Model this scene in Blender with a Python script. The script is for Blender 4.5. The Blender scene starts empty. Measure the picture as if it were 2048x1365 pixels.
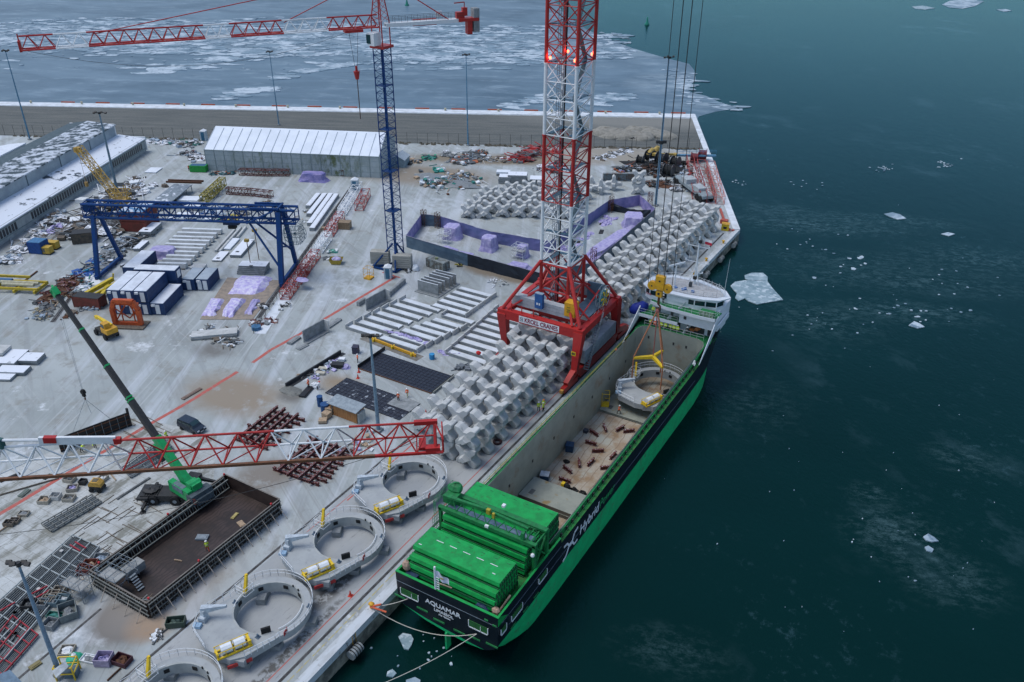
import bpy, math, random
from mathutils import Vector, Matrix
sc = bpy.context.scene
COL = sc.collection
random.seed(11)
R = math.radians
rnd = random.uniform
# ---------------- camera
F, PITCH, ROLL, YAW = 1702.66, R(29.418), R(.275), R(30.477)
fw = Vector((-math.sin(YAW)*math.cos(PITCH), math.cos(YAW)*math.cos(PITCH), -math.sin(PITCH)))
_r = Vector((math.cos(YAW), math.sin(YAW), 0)); _u = _r.cross(fw)
rt = _r*math.cos(ROLL)+_u*math.sin(ROLL); up = _u*math.cos(ROLL)-_r*math.sin(ROLL)
CAM = Vector((0, 0, 80))
cd = bpy.data.cameras.new('camera'); cam = bpy.data.objects.new('camera', cd); COL.objects.link(cam)
cam.matrix_world = Matrix.Translation(CAM) @ Matrix((rt, up, -fw)).transposed().to_4x4()
cd.sensor_width = 36; cd.lens = F/2048*36; cd.clip_start = 1; cd.clip_end = 6000
sc.camera = cam
# ---------------- light (overcast winter afternoon)
w = bpy.data.worlds.new('World'); sc.world = w; w.use_nodes = True
wn = w.node_tree; sky = wn.nodes.new('ShaderNodeTexSky'); sky.sky_type = 'NISHITA'; sky.sun_disc = False
SUN_EL, SUN_AZ = R(66), R(240)
sky.sun_elevation = SUN_EL; sky.sun_rotation = SUN_AZ; sky.air_density = 1.0; sky.dust_density = 1.2; sky.ozone_density = .8
wn.links.new(sky.outputs[0], wn.nodes['Background'].inputs[0]); wn.nodes['Background'].inputs[1].default_value = .12
sl = bpy.data.lights.new('sun', 'SUN'); sl.energy = 1.35; sl.angle = R(32); sl.color = (1, .985, .955)
so = bpy.data.objects.new('sun', sl); COL.objects.link(so)
sd = Vector((math.sin(SUN_AZ)*math.cos(SUN_EL), math.cos(SUN_AZ)*math.cos(SUN_EL), math.sin(SUN_EL)))
so.rotation_euler = sd.to_track_quat('Z', 'Y').to_euler()
so.location = (0, 0, 150)
sc.view_settings.view_transform = 'Standard'; sc.view_settings.look = 'None'
sc.view_settings.exposure = .5; sc.view_settings.gamma = 1
sc.render.engine = 'CYCLES'

def G(px, py, z=0.):
    """ground point (at height z) seen at pixel px,py of the 2048-wide photograph"""
    d = fw + rt*((px-1024)/F) - up*((py-682.5)/F)
    return CAM + d*((z-80)/d.z)

# ---------------- mesh helper
class MB:
    def __init__(s): s.v = []; s.f = []; s.m = []; s.cm = 0
    def add(s, vs, fs):
        n = len(s.v); s.v += [Vector(v) for v in vs]
        s.f += [tuple(i+n for i in f) for f in fs]; s.m += [s.cm]*len(fs); return s
    def bx(s, x0, x1, y0, y1, z0, z1):
        return s.add([(x0,y0,z0),(x1,y0,z0),(x1,y1,z0),(x0,y1,z0),(x0,y0,z1),(x1,y0,z1),(x1,y1,z1),(x0,y1,z1)],
              [(3,2,1,0),(4,5,6,7),(0,1,5,4),(1,2,6,5),(2,3,7,6),(3,0,4,7)])
    def box(s, c, d, rz=0, tilt=None):
        m = Matrix.Rotation(rz, 3, 'Z')
        if tilt: m = m @ Matrix.Rotation(tilt[1], 3, tilt[0])
        c = Vector(c); h = [k/2 for k in d]
        P = [c + m @ Vector((a*h[0], b*h[1], e*h[2])) for a, b, e in ((-1,-1,-1),(1,-1,-1),(1,1,-1),(-1,1,-1),(-1,-1,1),(1,-1,1),(1,1,1),(-1,1,1))]
        return s.add(P, [(3,2,1,0),(4,5,6,7),(0,1,5,4),(1,2,6,5),(2,3,7,6),(3,0,4,7)])
    def bar(s, p, q, w, h=None, w2=None, h2=None):
        p, q = Vector(p), Vector(q); h = h or w; w2 = w2 or w; h2 = h2 or h
        d = (q-p).normalized(); a = d.cross(Vector((0,0,1)))
        a = a.normalized() if a.length > .02 else Vector((1,0,0)); b = a.cross(d).normalized()
        P = []
        for c, ww, hh in ((p, w, h), (q, w2, h2)):
            P += [c-a*ww/2-b*hh/2, c+a*ww/2-b*hh/2, c+a*ww/2+b*hh/2, c-a*ww/2+b*hh/2]
        return s.add(P, [(3,2,1,0),(4,5,6,7),(0,1,5,4),(1,2,6,5),(2,3,7,6),(3,0,4,7)])
    def tube(s, p, q, r, n=6, r2=None, cap=True):
        p, q = Vector(p), Vector(q); r2 = r if r2 is None else r2
        d = (q-p).normalized(); a = d.cross(Vector((0,0,1)))
        a = a.normalized() if a.length > .02 else Vector((1,0,0)); b = d.cross(a)
        P = []
        for c, rr in ((p, r), (q, r2)):
            P += [c + a*rr*math.cos(2*math.pi*i/n) + b*rr*math.sin(2*math.pi*i/n) for i in range(n)]
        fs = [(i, (i+1) % n, (i+1) % n+n, i+n) for i in range(n)]
        if cap: fs += [tuple(range(n-1, -1, -1)), tuple(range(n, 2*n))]
        return s.add(P, fs)
    def path(s, pts, r, n=5):
        for a, b in zip(pts, pts[1:]): s.tube(a, b, r, n)
        return s
    def prism(s, pts, z0, z1):
        n = len(pts)
        return s.extr([(p[0], p[1], z0) for p in pts], (0, 0, z1-z0))
    def extr(s, pts, off):
        n = len(pts); off = Vector(off); P = [Vector(p) for p in pts]
        nrm = Vector((0,0,0))
        for i in range(n): nrm += P[i].cross(P[(i+1) % n])
        if nrm.dot(off) < 0: P.reverse()
        return s.add(P + [p+off for p in P], [tuple(range(n-1, -1, -1)), tuple(range(n, 2*n))] + [(i, (i+1) % n, (i+1) % n+n, i+n) for i in range(n)])
    def sheet(s, pts, z=None):
        P = [Vector((p[0], p[1], z if z is not None else p[2])) for p in pts]
        nrm = Vector((0,0,0))
        for i in range(len(P)): nrm += P[i].cross(P[(i+1) % len(P)])
        if nrm.z < 0: P.reverse()
        return s.add(P, [tuple(range(len(P)))])
    def blob(s, c, r, nu=9, nv=5, jit=.15, flat=0):
        """lumpy mound or ball; r = (rx, ry, rz); flat>0 cuts it at the ground"""
        c = Vector(c); P = []; fs = []
        lo = 0 if flat else -math.pi/2
        for j in range(nv+1):
            ph = lo + (math.pi/2-lo)*j/nv
            for i in range(nu):
                k = 1 + rnd(-jit, jit); t = 2*math.pi*i/nu
                P.append(c + Vector((r[0]*math.cos(ph)*math.cos(t)*k, r[1]*math.cos(ph)*math.sin(t)*k, r[2]*math.sin(ph)*(k if ph > 0 else 1))))
        for j in range(nv):
            for i in range(nu): fs.append((j*nu+i, j*nu+(i+1) % nu, (j+1)*nu+(i+1) % nu, (j+1)*nu+i))
        fs.append(tuple(nv*nu+i for i in range(nu)))
        return s.add(P, fs)
    def rail(s, pts, h=1.05, r=.028, step=1.6, mid=2, post=None):
        for a, b in zip(pts, pts[1:]):
            a, b = Vector(a), Vector(b); L = (b-a).length; n = max(1, round(L/step))
            for k in range(mid): s.tube(a+Vector((0,0,h*(k+1)/mid)), b+Vector((0,0,h*(k+1)/mid)), r, 4, cap=False)
            for i in range(n+1):
                q = a.lerp(b, i/n); s.tube(q, q+Vector((0,0,h)), post or r, 4, cap=False)
        return s
    def lattice(s, p, q, w, h, n, rc, rd, tri=False, updir=(0,0,1)):
        """four-chord (or three-chord) braced beam from p to q (axis at the bottom centre)"""
        p, q, U = Vector(p), Vector(q), Vector(updir); d = (q-p)/n; a = d.normalized().cross(U).normalized(); b = a.cross(d.normalized())
        ch = [a*w/2, -a*w/2, b*h] if tri else [a*w/2, -a*w/2, -a*w/2+b*h, a*w/2+b*h]
        for c in ch: s.tube(p+c, q+c, rc, 6)
        prs = [(0,1),(1,2),(2,0)] if tri else [(0,1),(1,2),(2,3),(3,0)]
        for i in range(n+1):
            for u, v in prs:
                if i % 1 == 0 and not tri: s.tube(p+d*i+ch[u], p+d*i+ch[v], rd, 4, cap=False)
                if i < n:
                    if tri and (u, v) != (0,1):
                        apex = 2; o = u if v == 2 else v
                        s.tube(p+d*i+ch[o], p+d*(i+.5)+ch[2], rd, 5, cap=False); s.tube(p+d*(i+.5)+ch[2], p+d*(i+1)+ch[o], rd, 5, cap=False)
                    else:
                        x, y = (u, v) if i % 2 else (v, u)
                        s.tube(p+d*i+ch[x], p+d*(i+1)+ch[y], rd, 4, cap=False)
        return s

def wm(o):
    m = Matrix.Identity(4)
    while o: m = o.matrix_basis @ m; o = o.parent
    return m
def islands(mb):
    par = list(range(len(mb.v)))
    def fd(a):
        while par[a] != a: par[a] = par[par[a]]; a = par[a]
        return a
    for f in mb.f:
        r0 = fd(f[0])
        for k in f[1:]: par[fd(k)] = r0
    G_ = {}
    for f, m in zip(mb.f, mb.m): G_.setdefault(fd(f[0]), []).append((f, m))
    out = []
    for fs in G_.values():
        q = MB(); mp = {}
        for f, m in fs:
            for k in f:
                if k not in mp: mp[k] = len(q.v); q.v.append(mb.v[k])
            q.f.append(tuple(mp[k] for k in f)); q.m.append(m)
        out.append(q)
    return out
def each(mb, name, mat, parent=None, local=False):
    return [build(q, name, mat, parent, local) for q in islands(mb)]
def build(mb, name, mat, parent=None, local=False, smooth=False):
    me = bpy.data.meshes.new(name); v = mb.v
    if parent and not local:
        inv = wm(parent).inverted(); v = [inv @ p for p in v]
    me.from_pydata([tuple(p) for p in v], [], mb.f)
    for m in (mat if isinstance(mat, (list, tuple)) else [mat]): me.materials.append(m)
    if isinstance(mat, (list, tuple)): me.polygons.foreach_set('material_index', mb.m)
    if smooth: me.polygons.foreach_set('use_smooth', [True]*len(me.polygons))
    me.update()
    o = bpy.data.objects.new(name, me); COL.objects.link(o)
    if parent: o.parent = parent
    return o
def tag(o, label=None, cat=None, group=None, kind=None):
    if label: o['label'] = label
    if cat: o['category'] = cat
    if group: o['group'] = group
    if kind: o['kind'] = kind
    elif label: o['kind'] = 'thing'
    return o
def thing(name, label, cat, loc=(0,0,0), rz=0, group=None):
    o = bpy.data.objects.new(name, None); COL.objects.link(o); o.location = loc; o.rotation_euler = (0,0,rz); o.empty_display_size = .5
    return tag(o, label, cat, group)
def single(mb, name, mat, label, cat, group=None, smooth=False, kind=None):
    """world-space mesh as one top-level thing with its origin at its base"""
    n = len(mb.v); c = sum(mb.v, Vector())/n; c.z = min(p.z for p in mb.v)
    mb.v = [p-c for p in mb.v]
    o = build(mb, name, mat, smooth=smooth); o.location = c
    return tag(o, label, cat, group, kind)
def struct(mb, name, mat, kind='structure', smooth=False):
    return tag(build(mb, name, mat, smooth=smooth), kind=kind)
def copy_tree(o, parent=None):
    c = o.copy(); COL.objects.link(c)
    if parent: c.parent = parent
    for ch in list(o.children): copy_tree(ch, c)
    return c
ORD = 'first second third fourth fifth sixth seventh eighth ninth tenth eleventh twelfth thirteenth fourteenth fifteenth sixteenth seventeenth eighteenth nineteenth twentieth'.split()
ORD += ['twenty-'+x for x in ORD[:9]] + ['thirtieth'] + ['thirty-'+x for x in ORD[:9]]
def nth(i): return ORD[i]

# ---------------- materials
def M(name, c, c2=None, s=1., rough=.7, metal=0., bump=0., lo=.42, hi=.6, det=6, c3=None, s3=1., lo3=.55, hi3=.65, st=(1,1,1), snow=None, spec=.4, wave=None, emit=0):
    m = bpy.data.materials.new(name); m.use_nodes = True; t = m.node_tree; N = t.nodes; L = t.links
    b = N['Principled BSDF']; b.inputs['Roughness'].default_value = rough; b.inputs['Metallic'].default_value = metal
    b.inputs['Specular IOR Level'].default_value = spec
    geo = N.new('ShaderNodeNewGeometry')
    def noise(sc_, stt, dd):
        mp = N.new('ShaderNodeMapping'); mp.inputs['Scale'].default_value = stt; L.new(geo.outputs['Position'], mp.inputs[0])
        n = N.new('ShaderNodeTexNoise'); n.inputs['Scale'].default_value = sc_; n.inputs['Detail'].default_value = dd; n.inputs['Roughness'].default_value = .62
        L.new(mp.outputs[0], n.inputs['Vector']); return n
    def ramp(src, a, z):
        q = N.new('ShaderNodeMapRange'); q.inputs[1].default_value = a; q.inputs[2].default_value = z; L.new(src, q.inputs[0]); return q.outputs[0]
    def mix(f, A, B, mode='MIX'):
        q = N.new('ShaderNodeMix'); q.data_type = 'RGBA'; q.blend_type = mode
        for sck, vv in ((0, f), (6, A), (7, B)):
            if isinstance(vv, (tuple, list)): q.inputs[sck].default_value = (*vv, 1)
            elif isinstance(vv, (int, float)): q.inputs[sck].default_value = vv
            else: L.new(vv, q.inputs[sck])
        return q.outputs[2]
    col = tuple(c); nz = None
    if c2 is not None:
        nz = noise(s, st, det); col = mix(ramp(nz.outputs[0], lo, hi), tuple(c), tuple(c2))
    if c3 is not None:
        n3 = noise(s3, (1,1,1), 8); col = mix(ramp(n3.outputs[0], lo3, hi3), col if not isinstance(col, tuple) else col, tuple(c3))
    if wave:
        wv = N.new('ShaderNodeTexWave'); wv.bands_direction = wave[0]; wv.inputs['Scale'].default_value = wave[1]; wv.inputs['Distortion'].default_value = wave[2]
        L.new(geo.outputs['Position'], wv.inputs[0]); col = mix(ramp(wv.outputs[1], .0, wave[4]), tuple(wave[3]), col)
    if snow:
        sp = N.new('ShaderNodeSeparateXYZ'); L.new(geo.outputs['Normal'], sp.inputs[0])
        ns = noise(snow[1], (1,1,1), 6); mu = N.new('ShaderNodeMath'); mu.operation = 'MULTIPLY'
        L.new(ramp(sp.outputs[2], .6, .9), mu.inputs[0]); L.new(ramp(ns.outputs[0], snow[0], snow[0]+.1), mu.inputs[1])
        col = mix(mu.outputs[0], col, (.66, .7, .76))
    if isinstance(col, tuple): b.inputs['Base Color'].default_value = (*col, 1)
    else: L.new(col, b.inputs['Base Color'])
    if bump:
        nb = nz or noise(s*3, (1,1,1), 6); bp = N.new('ShaderNodeBump'); bp.inputs['Strength'].default_value = bump; bp.inputs['Distance'].default_value = .1
        L.new(nb.outputs[0], bp.inputs['Height']); L.new(bp.outputs[0], b.inputs['Normal'])
    if emit:
        b.inputs['Emission Color'].default_value = (*c, 1); b.inputs['Emission Strength'].default_value = emit
    m['_'] = 1
    return m
RED = M('crane_red', (.42,.022,.02), (.3,.02,.018), 2, .45, lo=.3, hi=.8)
DRED = M('oxide_red', (.12,.03,.025), (.075,.022,.018), 3, .75, snow=(.56, 6))
REDP = M('red_primer', (.36,.055,.045), (.22,.03,.03), 3, .6)
WHT = M('white_paint', (.7,.73,.75), (.6,.63,.65), 2, .5, lo=.35, hi=.75)
SHIPW = M('ship_white', (.68,.72,.76), (.58,.62,.65), .8, .4, lo=.4, hi=.8)
BLUE = M('crane_blue', (.004,.038,.17), (.006,.045,.13), 2, .55, spec=.2)
GRN = M('ship_green', (.005,.33,.07), (.006,.23,.05), .9, .45, lo=.4, hi=.62, c3=(.03,.14,.035), s3=1.6, lo3=.58, hi3=.72)
GRND = M('ship_deck_green', (.008,.19,.05), (.01,.13,.04), 2, .6)
GRNR = M('ship_walkway_green', (.01,.2,.04), (.03,.13,.03), 1.5, .6, c3=(.13,.075,.03), s3=1.2, lo3=.55, hi3=.7)
CGRN = M('mobile_crane_green', (.01,.3,.09), (.01,.24,.07), 2, .4)
NAVY = M('hull_black', (.0035,.007,.013), (.006,.011,.018), .5, .42)
STEELG = M('galvanised_grey', (.22,.26,.29), (.16,.19,.21), 3, .55)
BLUG = M('light_grey_blue', (.17,.26,.33), (.13,.2,.26), 2, .5)
DARK = M('dark_steel', (.018,.02,.022), (.03,.03,.03), 3, .6)
BLK = M('black_rubber', (.008,.009,.01), None, rough=.8)
YEL = M('machine_yellow', (.62,.33,.015), (.5,.26,.02), 2, .5)
YELL = M('bright_yellow', (.72,.5,.02), (.6,.4,.02), 2, .5)
ORG = M('orange_steel', (.5,.09,.02), (.36,.06,.02), 2, .55)
RUST = M('rust_brown', (.12,.05,.025), (.07,.035,.02), 4, .85)
CONC = M('cast_concrete', (.5,.515,.51), (.38,.395,.39), .5, .85, bump=.25, lo=.38, hi=.64, c3=(.25,.26,.25), s3=.8, lo3=.57, hi3=.68)
CONCD = M('grey_concrete', (.25,.27,.28), (.18,.2,.205), 1.1, .85, bump=.2, c3=(.13,.14,.14), s3=1.5, lo3=.6, hi3=.72)
CONCS = M('snow_dusted_concrete', (.27,.29,.3), (.21,.23,.24), 1.5, .85, snow=(.3, .8))
SNOW = M('snow', (.66,.71,.77), (.56,.6,.65), .6, .8, lo=.4, hi=.75)
ROOFD = M('dark_roof_felt', (.045,.075,.09), (.07,.1,.12), .8, .8, c3=(.5,.55,.6), s3=.7, lo3=.7, hi3=.74)
PUR = M('lilac_sheeting', (.32,.27,.5), (.15,.15,.36), .6, .55, lo=.35, hi=.65, bump=.3)
PURL = M('pale_lilac_film', (.42,.39,.58), (.27,.24,.48), 1.2, .5, lo=.4, hi=.62, bump=.4)
PURD = M('violet_blue_sheeting', (.1,.13,.28), (.18,.17,.38), .35, .55, lo=.35, hi=.7, bump=.3)
TARP = M('slate_tarpaulin', (.09,.14,.19), (.055,.1,.15), .4, .55, lo=.4, hi=.65, bump=.3)
TARPN = M('navy_tarpaulin', (.008,.014,.025), (.014,.022,.035), .5, .5, bump=.4)
WOOD = M('orange_boards', (.36,.17,.06), (.27,.12,.045), 6, .8, st=(1,1,.1))
TIMB = M('pale_timber', (.4,.3,.2), (.3,.22,.15), 3, .85)
TIMD = M('weathered_timber', (.17,.14,.11), (.1,.085,.07), 3, .9)
GLASS = M('window_glass', (.01,.035,.04), None, rough=.08, spec=.8)
SKIN = M('skin', (.5,.3,.22)); HIVY = M('hi_vis_yellow', (.62,.78,.05), rough=.6); HIVO = M('hi_vis_orange', (.85,.15,.04), rough=.6)
CLO = M('dark_trousers', (.02,.025,.035), rough=.9); HEL = M('white_helmet', (.7,.7,.7), rough=.4); HELR = M('red_helmet', (.6,.04,.03), rough=.4)
BCON = M('blue_container', (.01,.035,.11), (.015,.05,.14), 1, .5)
RCON = M('rust_red_container', (.17,.035,.025), (.11,.03,.02), 1.2, .6)
PLAIN = {}
def C(r, g, b, rough=.6):
    k = (r, g, b)
    if k not in PLAIN: PLAIN[k] = M('paint_%d_%d_%d' % (r*100, g*100, b*100), k, tuple(x*.75 for x in k), 2, rough)
    return PLAIN[k]
# ================= setting
def node_mat(name): 
    m = bpy.data.materials.new(name); m.use_nodes = True; return m, m.node_tree.nodes, m.node_tree.links, m.node_tree.nodes['Principled BSDF']
class NT:
    def __init__(s, name):
        s.m, s.N, s.L, s.b = node_mat(name); s.geo = s.N.new('ShaderNodeNewGeometry'); s.P = s.geo.outputs['Position']
    def noise(s, sc_, st=(1,1,1), det=6, rot=0, rough=.6, dist=0, loc=(0,0,0)):
        mp = s.N.new('ShaderNodeMapping'); mp.inputs['Scale'].default_value = st; mp.inputs['Rotation'].default_value = (0,0,rot); mp.inputs['Location'].default_value = loc
        # rotate first, then stretch
        vr = s.N.new('ShaderNodeVectorRotate'); vr.inputs['Angle'].default_value = rot; mp.inputs['Rotation'].default_value = (0,0,0)
        s.L.new(s.P, vr.inputs['Vector']); s.L.new(vr.outputs[0], mp.inputs[0])
        n = s.N.new('ShaderNodeTexNoise'); n.inputs['Scale'].default_value = sc_; n.inputs['Detail'].default_value = det; n.inputs['Roughness'].default_value = rough; n.inputs['Distortion'].default_value = dist
        s.L.new(mp.outputs[0], n.inputs['Vector']); return n.outputs[0]
    def rng(s, src, a, z, lo=0, hi=1):
        q = s.N.new('ShaderNodeMapRange'); q.inputs[1].default_value = a; q.inputs[2].default_value = z; q.inputs[3].default_value = lo; q.inputs[4].default_value = hi; s.L.new(src, q.inputs[0]); return q.outputs[0]
    def mix(s, f, A, B):
        q = s.N.new('ShaderNodeMix'); q.data_type = 'RGBA'
        for k, v in ((0, f), (6, A), (7, B)):
            if isinstance(v, (tuple, list)): q.inputs[k].default_value = (*v, 1)
            elif isinstance(v, (int, float)): q.inputs[k].default_value = v
            else: s.L.new(v, q.inputs[k])
        return q.outputs[2]
    def math(s, op, a, b=0):
        q = s.N.new('ShaderNodeMath'); q.operation = op
        for k, v in ((0, a), (1, b)):
            if isinstance(v, (int, float)): q.inputs[k].default_value = v
            else: s.L.new(v, q.inputs[k])
        return q.outputs[0]
    def spot(s, x, y, rx, ry, rot=0, soft=.5):
        """mask 1 inside an ellipse on the ground"""
        vs = s.N.new('ShaderNodeVectorMath'); vs.operation = 'SUBTRACT'; s.L.new(s.P, vs.inputs[0]); vs.inputs[1].default_value = (x, y, 0)
        vr = s.N.new('ShaderNodeVectorRotate'); vr.inputs['Angle'].default_value = -rot; s.L.new(vs.outputs[0], vr.inputs['Vector'])
        vm = s.N.new('ShaderNodeVectorMath'); vm.operation = 'MULTIPLY'; s.L.new(vr.outputs[0], vm.inputs[0]); vm.inputs[1].default_value = (1/rx, 1/ry, 0)
        ln = s.N.new('ShaderNodeVectorMath'); ln.operation = 'LENGTH'; s.L.new(vm.outputs[0], ln.inputs[0])
        return s.rng(ln.outputs['Value'], 1, 1-soft)
    def done(s, col, rough=.8, bump=None, bs=.3, bd=.05):
        if isinstance(col, tuple): s.b.inputs['Base Color'].default_value = (*col, 1)
        else: s.L.new(col, s.b.inputs['Base Color'])
        if isinstance(rough, (int, float)): s.b.inputs['Roughness'].default_value = rough
        else: s.L.new(rough, s.b.inputs['Roughness'])
        if bump is not None:
            bp = s.N.new('ShaderNodeBump'); bp.inputs['Strength'].default_value = bs; bp.inputs['Distance'].default_value = bd
            s.L.new(bump, bp.inputs['Height']); s.L.new(bp.outputs[0], s.b.inputs['Normal'])
        return s.m
# --- water
t = NT('harbour_water')
big = t.noise(.004, (1,1,1), 5, dist=.6); mid = t.noise(.045, (1,1.6,1), 8, rot=.5, rough=.7); fine = t.noise(.5, (1,2,1), 5, rot=.3)
col = t.mix(t.rng(big, .35, .65), (.0008,.0135,.0115), (.0014,.021,.0195))
scum = t.math('MULTIPLY', t.rng(mid, .52, .7), t.rng(t.noise(.012, (1,1,1), 4, loc=(5,2,0)), .5, .62))
col = t.mix(t.math('MULTIPLY', scum, .4), col, (.08,.15,.18)); sp = t.math('MULTIPLY', t.rng(t.noise(.35, det=8, rough=.8), .56, .72), t.rng(t.noise(.02, det=5, loc=(3,8,1)), .47, .6)); col = t.mix(t.math('MULTIPLY', sp, .5), col, (.06,.13,.16))
for (px,py,rx,ry,k) in ((1620,450,34,9,1),(1760,440,30,7,.8),(1800,560,36,10,.8),(1820,625,20,7,1),(1640,640,16,12,.9),(1700,520,26,8,.6),(1950,520,24,12,.8),(1560,420,14,6,.9),(1790,1070,9,8,.9),(1900,1160,9,7,.7),(1740,990,5,4,.7),(1930,920,8,6,.6),(1340,1300,9,5,.5),(1500,800,12,14,.4)):
    p = G(px,py,-3); col = t.mix(t.math('MULTIPLY', t.math('MULTIPLY', t.spot(p.x,p.y,rx,ry,R(20),.9), t.rng(t.noise(.45, (1,1.7,1), 10, rot=R(-20), rough=.85, loc=(px*.1,0,0)), .48, .68)), k*.8), col, (.09,.165,.18))
rip = t.noise(1.1, (1,1.5,1), 4, rot=.6)
WATER = t.done(col, .6, t.math('ADD', t.noise(.25, (1,1.8,1), 3, rot=.9), rip), .5, .1)
t.b.inputs['Specular IOR Level'].default_value = 0
gl = t.N.new('ShaderNodeBsdfGlossy'); gl.inputs['Color'].default_value = (.46,.8,.9,1); gl.inputs['Roughness'].default_value = .16
fr = t.N.new('ShaderNodeFresnel'); fr.inputs['IOR'].default_value = 1.3; ms = t.N.new('ShaderNodeMixShader'); bpn = [n_ for n_ in t.N if n_.type == 'BUMP'][0]
t.L.new(bpn.outputs[0], gl.inputs['Normal']); t.L.new(bpn.outputs[0], fr.inputs['Normal']); t.L.new(t.math('MULTIPLY', fr.outputs[0], .72), ms.inputs[0]); t.L.new(t.b.outputs[0], ms.inputs[1]); t.L.new(gl.outputs[0], ms.inputs[2])
t.L.new(ms.outputs[0], [n_ for n_ in t.N if n_.type == 'OUTPUT_MATERIAL'][0].inputs[0])
mb = MB(); mb.sheet([(-3000,-400),(1500,-400),(1500,4000),(-3000,4000)], -3); struct(mb, 'water', WATER)
# --- quay and mole
u, v = Vector((.8865,.4628,0)), Vector((-.4628,.8865,0))     # mole direction and its landward normal
E0 = Vector((-52,200.4,0)); E1 = Vector((-100.3,300.8,0)); E2 = E1 - u*420
quay = [(-52,-40,0), E0, E1, E2, (-700,-40,0)]
t = NT('quay_ground')
n1 = t.noise(.03, det=8, rough=.65); n2 = t.noise(.25, (1,1,1), 8, rough=.7); tr = t.noise(.35, (1,.06,1), 5, rot=R(-28), rough=.6); n3 = t.noise(2.2, det=6)
tr2 = t.noise(.5, (1,.07,1), 5, rot=R(-58))
col = t.mix(t.rng(n1, .38, .62), (.265,.295,.292), (.36,.395,.395))
col = t.mix(t.math('MULTIPLY', t.rng(n2, .52, .64), .8), col, (.235,.24,.22)); col = t.mix(t.math('MULTIPLY', t.rng(t.noise(.9, det=9, rough=.8), .6, .7), .35), col, (.17,.175,.165))
col = t.mix(t.math('MULTIPLY', t.rng(tr, .5, .62), .6), col, (.45,.49,.53))
col = t.mix(t.math('MULTIPLY', t.rng(tr2, .52, .62), .35), col, (.2,.215,.22))
col = t.mix(t.rng(t.noise(.12, det=9, rough=.72, loc=(9,1,0)), .59, .67), col, (.55,.585,.61))
for (rr_,kk,cc2) in ((-31,.5,(.2,.205,.2)),(-62,.4,(.2,.2,.19)),(-24,.45,(.5,.53,.55)),(-75,.3,(.45,.47,.48))): col = t.mix(t.math('MULTIPLY', t.math('MULTIPLY', t.rng(t.noise(1.3, (1,.012,1), 2, rot=R(rr_), loc=(rr_,0,0)), .58, .66), t.rng(t.noise(.03, det=3, loc=(rr_,7,0)), .45, .6)), kk), col, cc2)
br = t.rng(n2, .25, .5)
for (px, py, rx, ry, ro, cc, k) in ((470,790,13,8,.1,(.25,.21,.16),.75),(1000,548,14,4,0,(.2,.17,.13),.9),(700,1180,1.6,6.5,-.1,(.1,.1,.095),.9),(850,350,26,12,.4,(.23,.2,.16),.8),
        (1000,320,40,7,.46,(.2,.17,.125),.85),(1230,310,30,12,.46,(.27,.25,.21),.8),(230,620,16,6,.46,(.22,.22,.2),.5),(250,1240,5.5,5.5,0,(.16,.15,.135),.85),(300,1250,3.5,3.5,0,(.3,.2,.12),.6),
        (360,1150,8,12,0,(.33,.3,.27),.5),(585,790,3,3,0,(.15,.145,.13),.8),(520,960,6,8,0,(.2,.18,.155),.7),(680,770,6,4,0,(.25,.2,.14),.6),(60,480,30,7,1.15,(.21,.215,.21),.5),(430,700,5,4,0,(.16,.16,.15),.6)):
    p = G(px, py); m = t.math('MULTIPLY', t.spot(p.x, p.y, rx, ry, ro, .7), t.math('MULTIPLY', br, min(k*1.7,1.6))); col = t.mix(m, col, cc)
for (px, py, rx, ry, ro) in ((640,470,3.5,38,-.46),(700,560,10,16,.3),(860,470,14,14,0),(900,410,30,8,.4),(700,690,20,6,.2)):
    p = G(px, py); m = t.math('MULTIPLY', t.spot(p.x, p.y, rx, ry, -ro if ro < 0 else ro, .6), t.rng(t.noise(.3, det=8, rough=.7), .45, .62)); col = t.mix(t.math('MULTIPLY', m, .6), col, (.52,.57,.62))
GROUND = t.done(col, .85, n3, .35, .08)
mb = MB(); mb.sheet(quay, 0); struct(mb, 'ground', GROUND)
# wall faces
QWALL = M('quay_wall_concrete', (.24,.23,.19), (.1,.1,.085), .5, .9, bump=.5, c3=(.06,.065,.06), s3=1.2, lo3=.5, hi3=.7)
mb = MB()
for a, b in ((quay[0], E0), (E0, E1), (E1, E2)):
    a, b = Vector(a), Vector(b); mb.add([a, b, b-Vector((0,0,8)), a-Vector((0,0,8))], [(0,1,2,3)])
struct(mb, 'quay_wall', QWALL)
# caps: snow-white coping strips a hand above the ground
t = NT('quay_coping'); n = t.noise(.5, (1,.25,1), 8, rough=.7); c = t.mix(t.rng(n, .45, .62), (.5,.54,.57), (.36,.38,.38)); c = t.mix(t.rng(t.noise(1.6, det=8), .6, .68), c, (.2,.21,.2))
COPE = t.done(c, .8)
mb = MB(); mb.prism([(-51.96,-40),(-53.25,-40),(-53.25,197.7),(-51.96,200.2)], -.9, .12); struct(mb, 'quay_coping', COPE)
t = NT('mole_snow'); c = t.mix(t.rng(t.noise(.4, det=6), .4, .7), (.62,.67,.72), (.45,.48,.5)); MSNOW = t.done(c, .8)
mb = MB(); s = Vector((-.8665,-.4990,0)); n_e = (E1-E0).normalized(); inn = Vector((-n_e.y, n_e.x, 0))
mb.prism([E0-inn*.04, E1-inn*.04, E1+inn*1.7-n_e*3, E0+inn*1.7], -.9, .16)
mb.prism([E1+v*.04, E2+v*.04, E2-v*5.2, E1-v*5.2-u*2], -.9, .2); struct(mb, 'mole_coping', MSNOW)
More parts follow.
